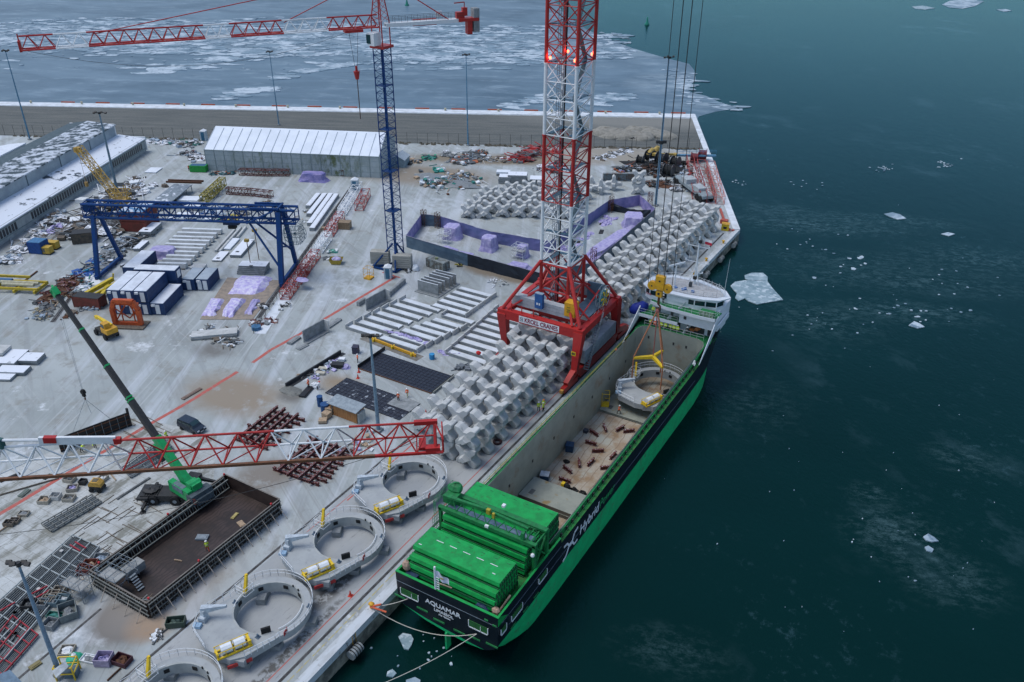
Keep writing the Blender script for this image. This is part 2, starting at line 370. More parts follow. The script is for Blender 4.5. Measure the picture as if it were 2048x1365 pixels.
# rough mole surface behind the fence
t = NT('mole_gravel'); st_ = t.noise(.06, (1,9,1), 8, rot=R(-27.6), rough=.65); gr = t.noise(1.5, det=8, rough=.8)
c = t.mix(t.rng(st_, .35, .65), (.12,.125,.115), (.065,.075,.074)); c = t.mix(t.math('MULTIPLY', t.rng(gr, .5, .7), .5), c, (.22,.22,.2))
p = G(1290,240); c = t.mix(t.math('MULTIPLY', t.spot(p.x, p.y, 60, 16, .46, .6), .7), c, (.22,.22,.2))
GRAV = t.done(c, .9, gr, .6, .2)
FA = E1 - v*43; 
mb = MB(); mb.sheet([E1+inn*1.7-v*5-n_e*1, E2-v*5.2, E2-v*43, E1-n_e*43+inn*1.7], .006); struct(mb, 'mole_surface', GRAV)
# slab field beside the box form
t = NT('slab_concrete'); n = t.noise(.3, (1,1,1), 9, rough=.75); c = t.mix(t.rng(n, .4, .62), (.34,.35,.33), (.5,.53,.53)); c = t.mix(t.rng(t.noise(.18, (1.6,.5,1), 9, rough=.75, loc=(4,4,0)), .5, .58), c, (.2,.205,.18)); c = t.mix(t.math('MULTIPLY', t.rng(t.noise(1.2, det=9, rough=.8), .56, .64), .6), c, (.15,.155,.14))
bk = t.N.new('ShaderNodeTexBrick'); bk.offset = .5; bk.inputs['Scale'].default_value = 1; bk.inputs['Mortar Size'].default_value = .035; bk.inputs['Brick Width'].default_value = 5; bk.inputs['Row Height'].default_value = 1.5
bk.inputs['Color1'].default_value = (1,1,1,1); bk.inputs['Color2'].default_value = (.92,.92,.92,1); bk.inputs['Mortar'].default_value = (.62,.6,.57,1)
vr = t.N.new('ShaderNodeVectorRotate'); vr.inputs['Angle'].default_value = R(0); t.L.new(t.P, vr.inputs['Vector']); t.L.new(vr.outputs[0], bk.inputs['Vector'])
q = t.N.new('ShaderNodeMix'); q.data_type = 'RGBA'; q.blend_type = 'MULTIPLY'; q.inputs[0].default_value = .85; t.L.new(c, q.inputs[6]); t.L.new(bk.outputs[0], q.inputs[7])
SLAB = t.done(q.outputs[2], .85)
mb = MB(); mb.sheet([(-128,8),(-84,8),(-84,36),(-87,62),(-97,72),(-112,68)], .005); struct(mb, 'slab_paving', SLAB)
# apron between the rails (smoother, bluish damp concrete)
t = NT('apron_concrete'); n = t.noise(.12, (1,.4,1), 8, rough=.65); c = t.mix(t.rng(n, .38, .65), (.27,.29,.3), (.37,.385,.385)); c = t.mix(t.rng(t.noise(.9, (2,.35,1), 8, rough=.8), .56, .66), c, (.17,.18,.185))
p = G(735,1100); c = t.mix(t.math('MULTIPLY', t.spot(-59, 57, 1.8, 9, 0, .6), t.rng(t.noise(.6, det=7, rough=.7), .42, .5)), c, (.085,.085,.08))
c = t.mix(t.math('MULTIPLY', t.spot(-56.8, 45, .9, 13, 0, .4), t.rng(t.noise(1.1, det=7, rough=.7), .45, .55)), c, (.085,.085,.08))
APR = t.done(c, .6)
mb = MB(); mb.sheet([(-69.6,-10),(-55.1,-10),(-55.1,138),(-69.6,138)], .006); struct(mb, 'apron', APR)
# crane rails in grooves, painted lines
GRV = M('rail_groove', (.045,.045,.045), (.1,.1,.1), 1, .7); mb = MB()
for x, y0, y1 in ((-54.75,-20,196),(-70.0,-20,114),(-70.0,137,196)): mb.sheet([(x-.2,y0),(x+.2,y0),(x+.2,y1),(x-.2,y1)], .012); mb.bx(x-.04,x+.04,y0,y1,.012,.05)
a, b = G(-60,1440), G(202,1218); mb.bar(a+Vector((0,0,.01)), b+Vector((0,0,.01)), .3, .05)
struct(mb, 'crane_rails', GRV)
RLINE = M('red_road_paint', (.42,.1,.08), (.3,.2,.18), 1.2, .8, lo=.5, hi=.72); mb = MB()
pts = [G(*p) for p in ((-40,1050),(0,1028.6),(150,938),(287,855.8),(375,806),(475,744))]; pts2 = [G(*p) for p in ((505,726),(542,700),(601.7,667.6),(606,664))]; pts3 = [G(*p) for p in ((644,641.4),(720,596),(791,554.3))]
for P_ in (pts, pts2, pts3):
    for a, b in zip(P_, P_[1:]):
        d = (b-a).normalized(); nn = Vector((-d.y, d.x, 0))*.36; mb.sheet([a-nn, a+nn, b+nn, b-nn], .014)
a, b = G(765,545), G(800,556); d = (b-a).normalized(); nn = Vector((-d.y,d.x,0))*.25; mb.sheet([a-nn,a+nn,b+nn,b-nn], .016)
for x, y0, y1, ww in ((-55.95,-10,112,.07),(-68.9,58,72,.05),(-68.5,70,88,.12)): mb.sheet([(x-ww,y0),(x+ww,y0),(x+ww,y1),(x-ww,y1)], .014)
struct(mb, 'red_painted_line', RLINE)
mb = MB(); x = -53.95; y = -10
while y < 62: mb.sheet([(x-.07,y),(x+.07,y),(x+.07,y+2.4),(x-.07,y+2.4)], .014); y += 2.7
struct(mb, 'yellow_painted_line', M('yellow_road_paint', (.45,.38,.1), (.3,.3,.27), 3, .8))
# --- ice on the water
t = NT('thin_ice'); a_ = t.noise(.012, (1,2.6,1), 9, rot=R(-25), rough=.7, dist=.8); b_ = t.noise(.06, (1,2.5,1), 8, rot=R(-25), rough=.75); c = t.mix(t.rng(a_, .38, .62), (.04,.085,.125), (.1,.165,.22)); c = t.mix(t.math('MULTIPLY', t.rng(b_, .52, .7), .65), c, (.24,.32,.38))
for (px,py,rx,ry,k) in ((1370,170,28,30,.8),(1440,212,22,6,.8),(1240,100,60,20,.5),(900,90,160,60,.35),(300,75,160,50,.35)):
    p = G(px,py,-3); c = t.mix(t.math('MULTIPLY', t.math('MULTIPLY', t.spot(p.x,p.y,rx,ry,R(24),.8), t.rng(t.noise(.05, (1,2.4,1), 9, rot=R(-25), rough=.8), .4, .58)), k), c, (.34,.42,.47))
ICE = t.done(c, .42, b_, .2, .2); 
out = [(-60,232),(300,214),(700,226),(1390,245),(1398,233),(1430,224),(1476,217),(1440,205),(1412,192),(1385,186),(1372,178),(1392,160),(1388,140),(1378,128),(1330,116),(1262,96),(1205,74),(1175,60),(1130,30),(1090,-25),(700,-50),(-60,-50)]
mb = MB(); mb.sheet([G(x,y,-2.97) for x, y in out], -2.97); tag(struct(mb, 'ice_sheet', ICE), kind='structure')
FLOE = M('white_ice', (.42,.5,.56), (.17,.25,.31), .1, .6, lo=.42, hi=.56, det=9, c3=(.13,.2,.26), s3=.25, lo3=.55, hi3=.62)
def floe(mb, c, r, asp=1., rot=0, n=9, z=-2.97, h=.12):
    P_ = []
    for i in range(n):
        k = rnd(.6, 1.1)*r; t_ = 2*math.pi*i/n + rnd(-.15,.15); x_, y_ = k*math.cos(t_)*asp, k*math.sin(t_)
        P_.append((c[0]+x_*math.cos(rot)-y_*math.sin(rot), c[1]+x_*math.sin(rot)+y_*math.cos(rot)))
    mb.prism(P_, z, z+h+rnd(-.05,.12))
mb = MB()
def drift(n, x0, x1, y0, y1, s0, s1, pw=1.5):
    for _ in range(n):
        p = G(rnd(x0,x1), rnd(y0,y1), -2.97); k = random.random()**pw
        floe(mb, p, s0+(s1-s0)*k, rnd(1.3,3.2), R(24)+rnd(-.4,.4), random.choice((6,7,9)))
drift(620,-20,360,36,100,.35,3.4,2.4); drift(800,150,760,42,112,.35,3.6,2.4); drift(760,770,1100,52,128,.35,3.4,2.4); drift(130,1190,1260,66,118,.3,2.4,2); drift(160,0,1050,100,140,.3,2.6,2); drift(50,300,1050,50,110,3,5.5,1)
def streak(pts, n, w, s0, s1):
    for _ in range(n):
        i = random.randrange(len(pts)-1); k = random.random(); a, b = pts[i], pts[i+1]
        p = G(a[0]+(b[0]-a[0])*k+rnd(-w,w)*2.5, a[1]+(b[1]-a[1])*k+rnd(-w,w), -2.97); floe(mb, p, rnd(s0,s1), rnd(1.5,3.5), R(24)+rnd(-.3,.3))
streak([(300,150),(340,136),(400,130)], 12, 2, 1.5, 4); streak([(410,125),(470,113),(550,113)], 16, 2, 1.5, 4); streak([(440,197),(500,182),(550,178)], 18, 3, 1.5, 3.5)
streak([(555,157),(620,140),(700,130),(800,118),(900,120)], 40, 3, 1.2, 3.5); streak([(600,112),(640,108),(720,112)], 14, 1, 1, 3); streak([(1030,214),(1060,200),(1110,196),(1190,206),(1260,185)], 46, 6, .8, 3)
streak([(1330,140),(1375,160),(1385,200),(1470,216)], 60, 9, .4, 1.6); streak([(30,60),(200,50),(400,45),(600,35)], 30, 4, 1, 3)
struct(mb, 'drifting_ice', FLOE, 'stuff')
# single floes one can point to
FLOG = M('grey_ice', (.27,.36,.4), (.16,.24,.28), .35, .5, lo=.4, hi=.6, c3=(.42,.5,.54), s3=.8, lo3=.52, hi3=.6)
def onefloe(poly, mat, label, h=.15):
    m_ = MB(); m_.prism([G(x,y,-2.97)[:2] for x, y in poly], -3.05, -2.97+h); single(m_, 'ice_floe', mat, label, 'ice floe')
onefloe([(1461,573),(1470,565),(1490,562),(1510,563),(1534,563),(1545,578),(1556,590),(1566,601),(1540,605),(1514,610),(1496,603),(1490,598),(1477,603),(1470,597),(1474,588),(1466,580)], FLOG, 'largest grey ice floe, broad and flat, just right of the ship bridge')
onefloe([(1489,552),(1503,547),(1526,547),(1535,555),(1535,563),(1518,562),(1500,563),(1490,559)], FLOG, 'small grey ice floe touching the top of the largest floe')
onefloe([(797,1275),(806,1268),(822,1271),(827,1280),(823,1292),(817,1301),(808,1299),(803,1288)], FLOG, 'pale ice floe behind the ship stern, below the mooring line')
onefloe([(775,1345),(785,1340),(793,1348),(786,1356),(773,1354)], FLOG, 'small ice floe beside the long mooring line at the bottom edge')
onefloe([(812,1362),(830,1356),(841,1362),(838,1380),(812,1378)], FLOE, 'white ice floe cut by the bottom edge of the photo')
onefloe([(1884,10),(1900,2),(1930,-2),(1968,3),(1950,13),(1925,18),(1900,16)], FLOE, 'long white ice floe at the upper right edge of the harbour')
onefloe([(1824,14),(1845,12),(1870,17),(1850,20),(1830,18)], FLOG, 'thin grey ice floe left of the long white one at the top')
onefloe([(1993,20),(2010,19),(2024,22),(2008,24)], FLOE, 'narrow white ice floe near the upper right corner')
onefloe([(1768,429),(1785,426),(1800,430),(1812,438),(1796,440),(1778,434)], FLOE, 'flat white ice floe in the middle right of the open water')
onefloe([(1882,469),(1895,466),(1910,469),(1898,473)], FLOE, 'slim white ice floe right of the flat one in open water')
onefloe([(1817,652),(1828,644),(1838,648),(1849,655),(1835,658)], FLOE, 'triangular white ice floe drifting right of the ship')
onefloe([(1846,1075),(1856,1069),(1868,1076),(1877,1084),(1864,1085),(1852,1082)], FLOE, 'ragged white ice floe in the lower right water')
onefloe([(1849,1096),(1856,1093),(1867,1100),(1864,1106),(1853,1103)], FLOE, 'oval white ice floe below the ragged one in the lower right')
mb = MB()
def bits(n, cx, cy, sx, sy, s0, s1):
    for _ in range(n): p = G(random.gauss(cx,sx), random.gauss(cy,sy), -3); floe(mb, p, rnd(s0,s1), rnd(1,1.6), rnd(0,3), 5, -3.02, .09)
bits(24,1820,625,80,12,.1,.45); bits(12,1640,480,70,10,.12,.35); bits(8,1500,600,60,20,.08,.25); bits(14,1900,560,80,30,.1,.35); bits(16,1850,1100,100,70,.05,.14); bits(14,1650,640,60,40,.1,.3); bits(30,1750,900,200,250,.04,.1); bits(16,830,1300,50,40,.06,.22); bits(22,1765,338,10,4,.2,.4); bits(14,1890,330,14,6,.2,.4); bits(8,1480,366,8,2,.2,.3); bits(8,1620,372,20,6,.2,.4); bits(12,1690,520,40,20,.2,.7)
struct(mb, 'ice_fragments', FLOE, 'stuff')
# grass-like weeds along the fence? none: a ragged verge of soil
# ================= cargo ship
SC = -42.85
ship = thing('cargo_ship', 'green and black cargo ship with an open empty hold, moored along the quay', 'ship', (SC, 57.8, -3))
# hull: stations (y, half beam at deck, z deck, half beam at knuckle, half beam at waterline, z lowest)
ST = [(57.8,7.2,5.9,7.1,6.2,.95),(58.2,7.2,5.9,7.1,6.4,.3),(60,7.22,5.9,7.15,6.6,-.9),(63,7.22,5.9,7.2,6.8,-2.2),(67,7.22,5.9,7.2,7.0,-3.6),(73,7.22,5.9,7.2,7.1,-3.8),(73.1,7.22,5.1,7.2,7.1,-3.8),
      (90,7.22,5.1,7.2,7.1,-3.8),(112,7.22,5.1,7.2,7.0,-3.8),(118,7.22,5.1,7.2,7.0,-3.8),(124,7.22,5.3,7.15,6.95,-3.8),(127,7.22,6.6,7.05,6.75,-3.8),(130,7.22,7.2,6.8,6.4,-3.8),(134,7.15,7.7,6.1,4.6,-3.8),(139,6.2,8.2,4.6,2.6,-3.8),(144,4.2,8.6,2.5,.7,-3.8),(147.5,2,8.9,.9,.2,-3.8),(149.3,.15,9,.1,.05,-3.8)]
mb = MB(); prof = []
for (y, hb, zd, hk, hw, zl) in ST:
    zk = max(1.3, zl+.35)
    row = [(hb, zd), (hb-(hb-hk)*.5, (zd+zk)/2), (hk, zk), ((hk+hw)/2+.05, (zk+zl)/2), (hw, zl)]
    prof.append((y, row))
V = []
for sgn in (1, -1):
    for (y, row) in prof:
        for (x, z) in row: V.append((SC+sgn*x, y, z))
n = len(ST); Fs = []; Ms = []
for side in (0, 1):
    o = side*n*5
    for i in range(n-1):
        for j in range(4):
            a, b, c, d = o+i*5+j, o+(i+1)*5+j, o+(i+1)*5+j+1, o+i*5+j+1
            f = (a, d, c, b) if side == 0 else (a, b, c, d); Fs.append(f)
            Ms.append(1 if j >= 2 else 0)
# transom
o2 = n*5; Fs.append((0, 1, 2, o2+2, o2+1, o2)); Ms.append(0); Fs.append((2,3,4,o2+4,o2+3,o2+2)); Ms.append(0)
mb.v = [Vector(p) for p in V]; mb.f = Fs; mb.m = Ms
HG = M('hull_green', (.008,.46,.15), (.012,.36,.12), .5, .5, lo=.4, hi=.65, c3=(.07,.2,.1), s3=.7, lo3=.56, hi3=.7)
hull = build(mb, 'hull', [NAVY, HG], ship)
# green boot-top lens across the stern + rudder fin
mb = MB(); UP_ = [(SC-6.3,57.79,.85),(SC-3.2,57.79,.35),(SC,57.79,.05),(SC+3,57.79,-.15),(SC+5.3,57.79,-.25)]; LO_ = [(SC+3,57.79,-.55),(SC,57.79,-.42),(SC-3.2,57.79,.0)]
mb.cm = 1; mb.add(UP_+LO_, [tuple(range(8))]); mb.bx(SC-.12,SC+.12,57.5,58.4,-3,-.3)
mb.cm = 0; mb.add([(SC-7.1,57.79,.98)]+UP_+[(SC+6.1,57.79,.2),(SC+7.1,57.79,.98)], [(0,7,6,5,4,3,2,1)])
build(mb, 'stern_skirt', [NAVY, HG], ship)
mb = MB()   # thin rubbing strakes / weld lines
for z in (2.9,): mb.bx(SC+7.24, SC+7.29, 60, 122, z, z+.05)
mb.bx(SC-7.1, SC+7.1, 57.70, 57.76, 4.55, 4.6)
mb.bx(SC+7.235, SC+7.28, 58.5, 73, 4.55, 4.6)
each(mb, 'rubbing_strip', C(.12,.16,.2), ship)
# decks with the hold cut out: hold x -49.2..-36.6, y 73..129.8, floor -3.4
HX0, HX1, HY0, HY1, HF, CT = -49.15, -36.62, 71.5, 129.6, -2.9, 5.75
mb = MB()
mb.bx(SC-7.1, SC+7.1, 57.95, HY0, 4.6, 4.75); mb.bx(SC-7.18, HX0-.25, HY0, 126, 4.85, 5.0); mb.bx(HX1+.25, SC+7.18, HY0, 126, 4.85, 5.0)
build(mb, 'deck', GRNR, ship)
mb = MB(); mb.bx(SC-7.22, SC+7.22, 57.82, 57.98, 4.6, 5.92)
for sx in (-1, 1): mb.bx(min(SC+sx*7.2,SC+sx*7.06), max(SC+sx*7.2,SC+sx*7.06), 57.98, 72.8, 4.6, 5.92)
mb.bx(SC-7.24, SC+7.24, 57.78, 58.1, 5.9, 5.97)
for sx in (-1, 1): mb.bx(SC+sx*7.1-.13, SC+sx*7.1+.13, 58.1, 73, 5.9, 5.97)
build(mb, 'bulwark', GRN, ship)
# hold
HW = M('hold_wall_paint', (.3,.32,.27), (.24,.26,.22), .35, .6, lo=.4, hi=.65, c3=(.22,.12,.06), s3=.28, lo3=.56, hi3=.76)
HFL = M('hold_floor_rust', (.36,.32,.26), (.25,.17,.1), .35, .75, lo=.4, hi=.62, c3=(.36,.36,.31), s3=.25, lo3=.5, hi3=.62, wave=('X', .26, 2.5, (.2,.15,.11), .04))
mb = MB(); rr = 1.6
pl = [(HX0,HY0),(HX0,HY1-rr),(HX0+.5,HY1-.5),(HX0+rr,HY1),(HX1-rr,HY1),(HX1-.5,HY1-.5),(HX1,HY1-rr),(HX1,HY0)]
top = lambda y: CT if y < 122 else CT + (y-122)/8*.95
n = len(pl); vv = [(x,y,HF) for x, y in pl] + [(x,y,top(y)) for x, y in pl]; mb.add(vv, [(i, i+n, (i+1) % n+n, (i+1) % n) for i in range(n)])
build(mb, 'hold_wall', HW, ship)
mb = MB(); mb.sheet(pl, HF); build(mb, 'hold_floor', HFL, ship)
mb = MB()  # wall fittings: small dark pockets
for k in range(8): mb.bx(HX0, HX0+.06, 76+k*6.8, 76.3+k*6.8, 1.5, 1.95)
for k in range(5): mb.bx(-47.5+k*2.4, -47.2+k*2.4, HY1-.07, HY1-.005, 4.2, 4.7)
each(mb, 'wall_pocket', DARK, ship)
# coaming ring
mb = MB(); mb.cm = 0
ring = [(HX0,HY0),(HX0,122),(HX0,HY1-rr),(HX0+.5,HY1-.5),(HX0+rr,HY1),(HX1-rr,HY1),(HX1-.5,HY1-.5),(HX1,HY1-rr),(HX1,122),(HX1,HY0)]
for (a, b) in zip(ring, ring[1:]):
    za, zb = top(a[1]), top(b[1]); A = Vector((*a,0)); B = Vector((*b,0)); d = (B-A).normalized(); o_ = Vector((-d.y,d.x,0))*.3
    ww = .3 if a[1] < 126 or b[1] < 126 else .55; o_ = Vector((-d.y,d.x,0))*ww
    P_ = [A+Vector((0,0,za)), B+Vector((0,0,zb)), B+o_+Vector((0,0,zb)), A+o_+Vector((0,0,za))]
    Q_ = [p-Vector((0,0,1.5)) for p in P_]; mb.add(P_+Q_, [(0,1,2,3),(2,6,7,3),(0,3,7,4),(1,5,6,2)])
build(mb, 'hatch_coaming', GRND, ship)
mb = MB()
for (a, b) in zip(ring, ring[1:]):
    za, zb = top(a[1])+.01, top(b[1])+.01; mb.bar((a[0],a[1],za),(b[0],b[1],zb), .09, .05)
build(mb, 'coaming_edge', C(.3,.33,.28), ship)
mb = MB(); y = 74
while y < 125:
    mb.bx(HX1+.3, HX1+.55, y, y+.25, 4.95, 5.6); mb.bx(HX0-.55, HX0-.3, y, y+.25, 4.95, 5.6); y += 1.55
each(mb, 'coaming_bracket', DARK, ship)
mb = MB(); mb.rail([(SC-7.1,73,5),(SC-7.1,125,5)], 1.0, .03, 1.5, 2); build(mb, 'port_railing', C(.1,.32,.06), ship)
mb = MB(); mb.bar((SC-6.72,74,5.1),(SC-6.72,126,5.1), .16, .08); mb.bar((SC-6.9,74,5.9),(SC-6.9,126,5.95), .07, .07); build(mb, 'yellow_pipe', C(.4,.3,.04), ship)
mb = MB(); mb.rail([(SC+7.13,73,5),(SC+7.13,124,5)], .95, .018, 1.5, 1); build(mb, 'starboard_railing', C(.03,.2,.06), ship)
# hatch cover stacks
def cover(y0, y1, z0, hz, x0=-48.95, x1=-36.85, name='hatch_cover'):
    m_ = MB(); b_ = .28
    m_.extr([(x0,y0+b_,z0),(x0,y1-b_,z0),(x0,y1,z0+hz*.45),(x0,y1-.1,z0+hz),(x0,y0+.1,z0+hz),(x0,y0,z0+hz*.45)], (x1-x0,0,0))
    o = build(m_, name, GRN, ship); g_ = MB()
    g_.bx(x0+.1, x1-.1, y0-.02, y0+.06, z0-.08, z0+.05); 
    for k in range(9): g_.bx(x0-.12, x0, y0+.2+k*(y1-y0-.5)/8, y0+.34+k*(y1-y0-.5)/8, z0+.1, z0+hz-.1); g_.bx(x1, x1+.12, y0+.2+k*(y1-y0-.5)/8, y0+.34+k*(y1-y0-.5)/8, z0+.1, z0+hz-.1)
    for k in range(7): g_.bx(x0+.7+k*1.75, x0+1.15+k*1.75, y1-.75, y1-.68, z0+hz, z0+hz+.02)
    build(g_, 'gasket', C(.02,.11,.05), o); return o
for i, (a, b) in enumerate(((58.9,64.3),(58.9,64.3),(59.2,64.1),(60.0,64.0))): cover(a, b, 4.9+i*.98, .86)
mb = MB(); 
for k in range(5): mb.bx(-47+k*1.9,-46+k*1.9,62.2,62.28,8.72,8.76)
mb.bx(-48.5,-48.1,60.6,60.7,8.72,8.76); mb.bx(-38.4,-38,61,61.1,8.72,8.76); each(mb, 'white_dash_marking', WHT, ship)
for i, (a, b) in enumerate(((65.7,70.6),(65.7,70.6),(65.9,70.4),(66.2,69.6))): cover(a, b, 4.9+i*.98, .86)
for i, (a, b) in enumerate(((70.9,74.6),(70.9,74.6),(71.0,74.4))): cover(a, b, 5.0+i*1.22, 1.1)
# hatch gantry crane over the middle stack
gc = build(MB().bx(SC-7.0, SC+7.0, 69.2, 69.9, 9.6, 9.9), 'gantry_beam', GRND, ship)
mb = MB(); mb.bx(SC-7.0,SC+7.0,66.6,67.1,9.1,9.6); mb.bx(SC-7.0,SC+7.0,69.6,70.1,9.1,9.6)
for sx in (-6.75, 6.75):
    mb.bx(SC+sx-.2,SC+sx+.2,66.6,67.0,5,9.4); mb.bx(SC+sx-.2,SC+sx+.2,69.7,70.1,5,9.4); mb.bx(SC+sx-.25,SC+sx+.25,65.9,70.9,5,5.5); mb.bar((SC+sx,66.8,5.5),(SC+sx,69.9,9.2),.18); mb.bar((SC+sx,69.9,5.5),(SC+sx,66.8,9.2),.18)
mb.bar((SC-6.6,67.4,10.9),(SC-.6,67.6,11.2),.35,.3); mb.bar((SC-.6,67.6,11.2),(SC+5.2,68,10.4),.3,.25)
for k in range(8): mb.bar((SC-6+k*1.5,67,9.6),(SC-5.3+k*1.5,67.5,10.8 if k < 5 else 10.5),.1); mb.bar((SC-5.3+k*1.5,67.5,10.8 if k < 5 else 10.5),(SC-4.6+k*1.5,67,9.6),.1)
for k in (0,1,2,3): mb.bx(SC+4.6+k*.7,SC+4.75+k*.7,67.1,69.6,9.2,9.5)
mb.bx(SC-6.9,SC-5.2,67.6,69.2,9.6,10.6); mb.blob((SC-6.2,69.6,10.8),(1.1,.9,.7),8,4); mb.bx(SC+4.9,SC+5.3,66.7,67.1,8.4,10.6)
build(mb, 'gantry_frame', GRND, gc)
mb = MB(); mb.bx(SC-6.2,SC+6.2,67.35,68.15,9.35,9.42); build(mb, 'walkway_grating', C(.13,.2,.27), gc)
mb = MB()
for x in (-7.5,-7.2): mb.tube((SC+x,66.4,4.2),(SC+x,66.4,10.4),.04,4)
for k in range(12):
    mb.tube((SC-7.5,66.4,4.6+k*.48),(SC-7.2,66.4,4.6+k*.48),.03,4)
mb.rail([(SC-7.4,66.4,9.6),(SC-7.4,70.6,9.6)],1.2,.035,.8,3); mb.rail([(SC-6.2,68.2,9.6),(SC+6.2,68.2,9.6)],1.0,.02,1.5,2); mb.rail([(SC-7.4,65.9,4.9),(SC-7.4,69,4.9)],3.4,.03,1,6)
build(mb, 'ladder_cage', C(.05,.3,.12), gc)
mb = MB(); mb.bx(-42.3,-41.9,69.5,70,10.6,10.9); mb.bx(-42.9,-42.4,66.5,66.8,9.4,9.7); mb.blob((-36.1,66.4,8.2),(.28,.28,.28),8,4,0); each(mb, 'floodlight', WHT, gc)
mb = MB(); mb.bx(-43.1,-42.6,67.2,67.6,10.9,11.6); mb.bx(-42.2,-41.9,67.1,67.4,10.7,11.4); each(mb, 'trolley_motor', C(.4,.32,.03), gc)
# stern clutter, windows in transom, mooring openings
def frame_open(cx, cz, w_, h_, side):
    m_ = MB(); g_ = MB(); t_ = .09
    if side == 'aft':
        y_ = 57.66
        m_.bx(cx-w_/2,cx+w_/2,y_,y_+.1,cz-h_/2,cz-h_/2+t_*1.6); m_.bx(cx-w_/2,cx-w_/2+t_,y_,y_+.1,cz-h_/2,cz+h_/2); m_.bx(cx+w_/2-t_,cx+w_/2,y_,y_+.1,cz-h_/2,cz+h_/2); m_.bx(cx+.3,cx+.36,y_,y_+.1,cz-h_/2,cz+h_/2*.6)
        g_.bx(cx-w_/2+t_,cx+w_/2-t_,y_+.04,y_+.12,cz-h_/2+t_,cz+h_/2-.02)
    else:
        x_ = SC+7.22
        m_.bx(x_,x_+.12,cx-w_/2,cx+w_/2,cz-h_/2,cz-h_/2+t_*1.6); m_.bx(x_,x_+.12,cx-w_/2,cx-w_/2+t_,cz-h_/2,cz+h_/2); m_.bx(x_,x_+.12,cx+w_/2-t_,cx+w_/2,cz-h_/2,cz+h_/2)
        g_.bx(x_,x_+.07,cx-w_/2+t_,cx+w_/2-t_,cz-h_/2+t_,cz+h_/2-.02)
    o = build(m_, 'mooring_port', WHT, ship); build(g_, 'port_opening', C(.02,.12,.03), o)
frame_open(-48.1, 3.1, 2.7, 1.1, 'aft'); frame_open(-38.3, 3.1, 2.7, 1.1, 'aft'); frame_open(58.9, 3.2, 1.3, 1.0, 'stbd'); frame_open(61.9, 3.2, 2.6, 1.0, 'stbd'); frame_open(68.2, 3.5, 2.2, 1.0, 'stbd')
mb = MB()
for x, z in ((-49.6,1.9),(-46.3,1.5),(-43.9,.9),(-41.0,.7),(-38.9,.9),(-36.5,1.1)): mb.bx(x-.8,x+.8,57.68,57.78,z,z+.22)
for y in (60.5,63.4,66): mb.bx(SC+7.22,SC+7.3,y,y+1.2,1.7,1.85)
for x, z in ((-37.2,4.9),(-36.1,4.6)): mb.bx(x-.25,x+.25,57.68,57.78,z-.1,z+.1)
each(mb, 'draft_slot', C(.02,.2,.06), ship)
mb = MB(); mb.blob((-49.2,58.9,6.3),(.55,.5,.8),8,5,.1); mb.blob((-36.6,58.9,5.6),(.55,.5,.55),8,5,.1); mb.tube((-36.4,59.3,5.4),(-36.2,61.4,6.1),.12); each(mb, 'mooring_winch', C(.4,.27,.2), ship)
mb = MB(); mb.blob((-38.4,58.7,5.4),(1.0,.4,.45),9,4,.2); mb.box((-48.2,58.6,5.2),(1.6,.6,1)); build(mb, 'coiled_hose', C(.015,.04,.09), ship)
mb = MB(); mb.bar((-45.2,58.45,5.1),(-42,58.5,5.1),.25,.1); mb.bar((-44.8,58.3,5.25),(-41.6,58.3,5.25),.3,.1); mb.bar((-44.6,58.75,6.0),(-42.6,58.85,6.1),.12,.1); each(mb, 'timber_plank', C(.4,.3,.22), ship)
mb = MB(); mb.tube((-44.25,57.9,5.9),(-44.25,57.9,9.4),.13,8); mb.tube((-43.75,57.9,5.9),(-43.75,57.9,8.4),.03,5)
for k in range(6): mb.bx(-44.3,-43.7,57.85,57.95,6.1+k*.35,6.15+k*.35)
st_ = build(mb, 'flagstaff', WHT, ship)
mb = MB(); nx = 7
for i in range(nx+1):
    for j in range(3): mb.v.append(Vector((-44.15+i*.26, 57.9+math.sin(i*1.3)*.14, 7.9+j*.48-i*.07+math.sin(i)*.05)))
mb.f = [(i*3+j, (i+1)*3+j, (i+1)*3+j+1, i*3+j+1) for i in range(nx) for j in range(2)]; mb.m = [0]*len(mb.f)
fl = build(mb, 'flag', C(.66,.68,.8), st_); mb = MB(); mb.box((-43.2,57.75,8.2),(.5,.02,.16),0); build(mb, 'island_emblem', C(.5,.35,.08), fl)
# lettering
def text(name, body, size, M4, mat, parent=None, ext=.012, bold=0., align='CENTER', sx=1., shear=0):
    cu = bpy.data.curves.new(name, 'FONT'); cu.body = body; cu.size = size; cu.extrude = ext; cu.offset = bold; cu.align_x = align; cu.align_y = 'CENTER'; cu.shear = shear
    tmp = bpy.data.objects.new('tmp', cu); me = bpy.data.meshes.new_from_object(tmp); bpy.data.objects.remove(tmp); me.name = name
    me.transform(Matrix.Diagonal((sx,1,1,1))); me.transform(M4 if not parent else wm(parent).inverted() @ M4)
    me.materials.clear(); me.materials.append(mat); o = bpy.data.objects.new(name, me); COL.objects.link(o)
    if parent: o.parent = parent
    return o
def basis(o, ex, ey):
    ex, ey = Vector(ex).normalized(), Vector(ey).normalized(); return Matrix.Translation(Vector(o)) @ Matrix((ex, ey, ex.cross(ey))).transposed().to_4x4()
BA = lambda x, z: basis((x,57.66,z), (1,0,0), (0,0,1))
text('name_lettering', 'AQUAMAR', .92, BA(-43.2,3.55), WHT, ship, bold=.022, sx=1.1); text('port_lettering', 'LIMASSOL', .6, BA(-43.1,2.72), WHT, ship, bold=.014, sx=1.05); text('number_lettering', 'IMO 9850056', .3, BA(-43.0,2.2), WHT, ship, bold=.008)
BS = lambda y, z: basis((SC+7.31,y,z), (0,1,0), (0,0,1))
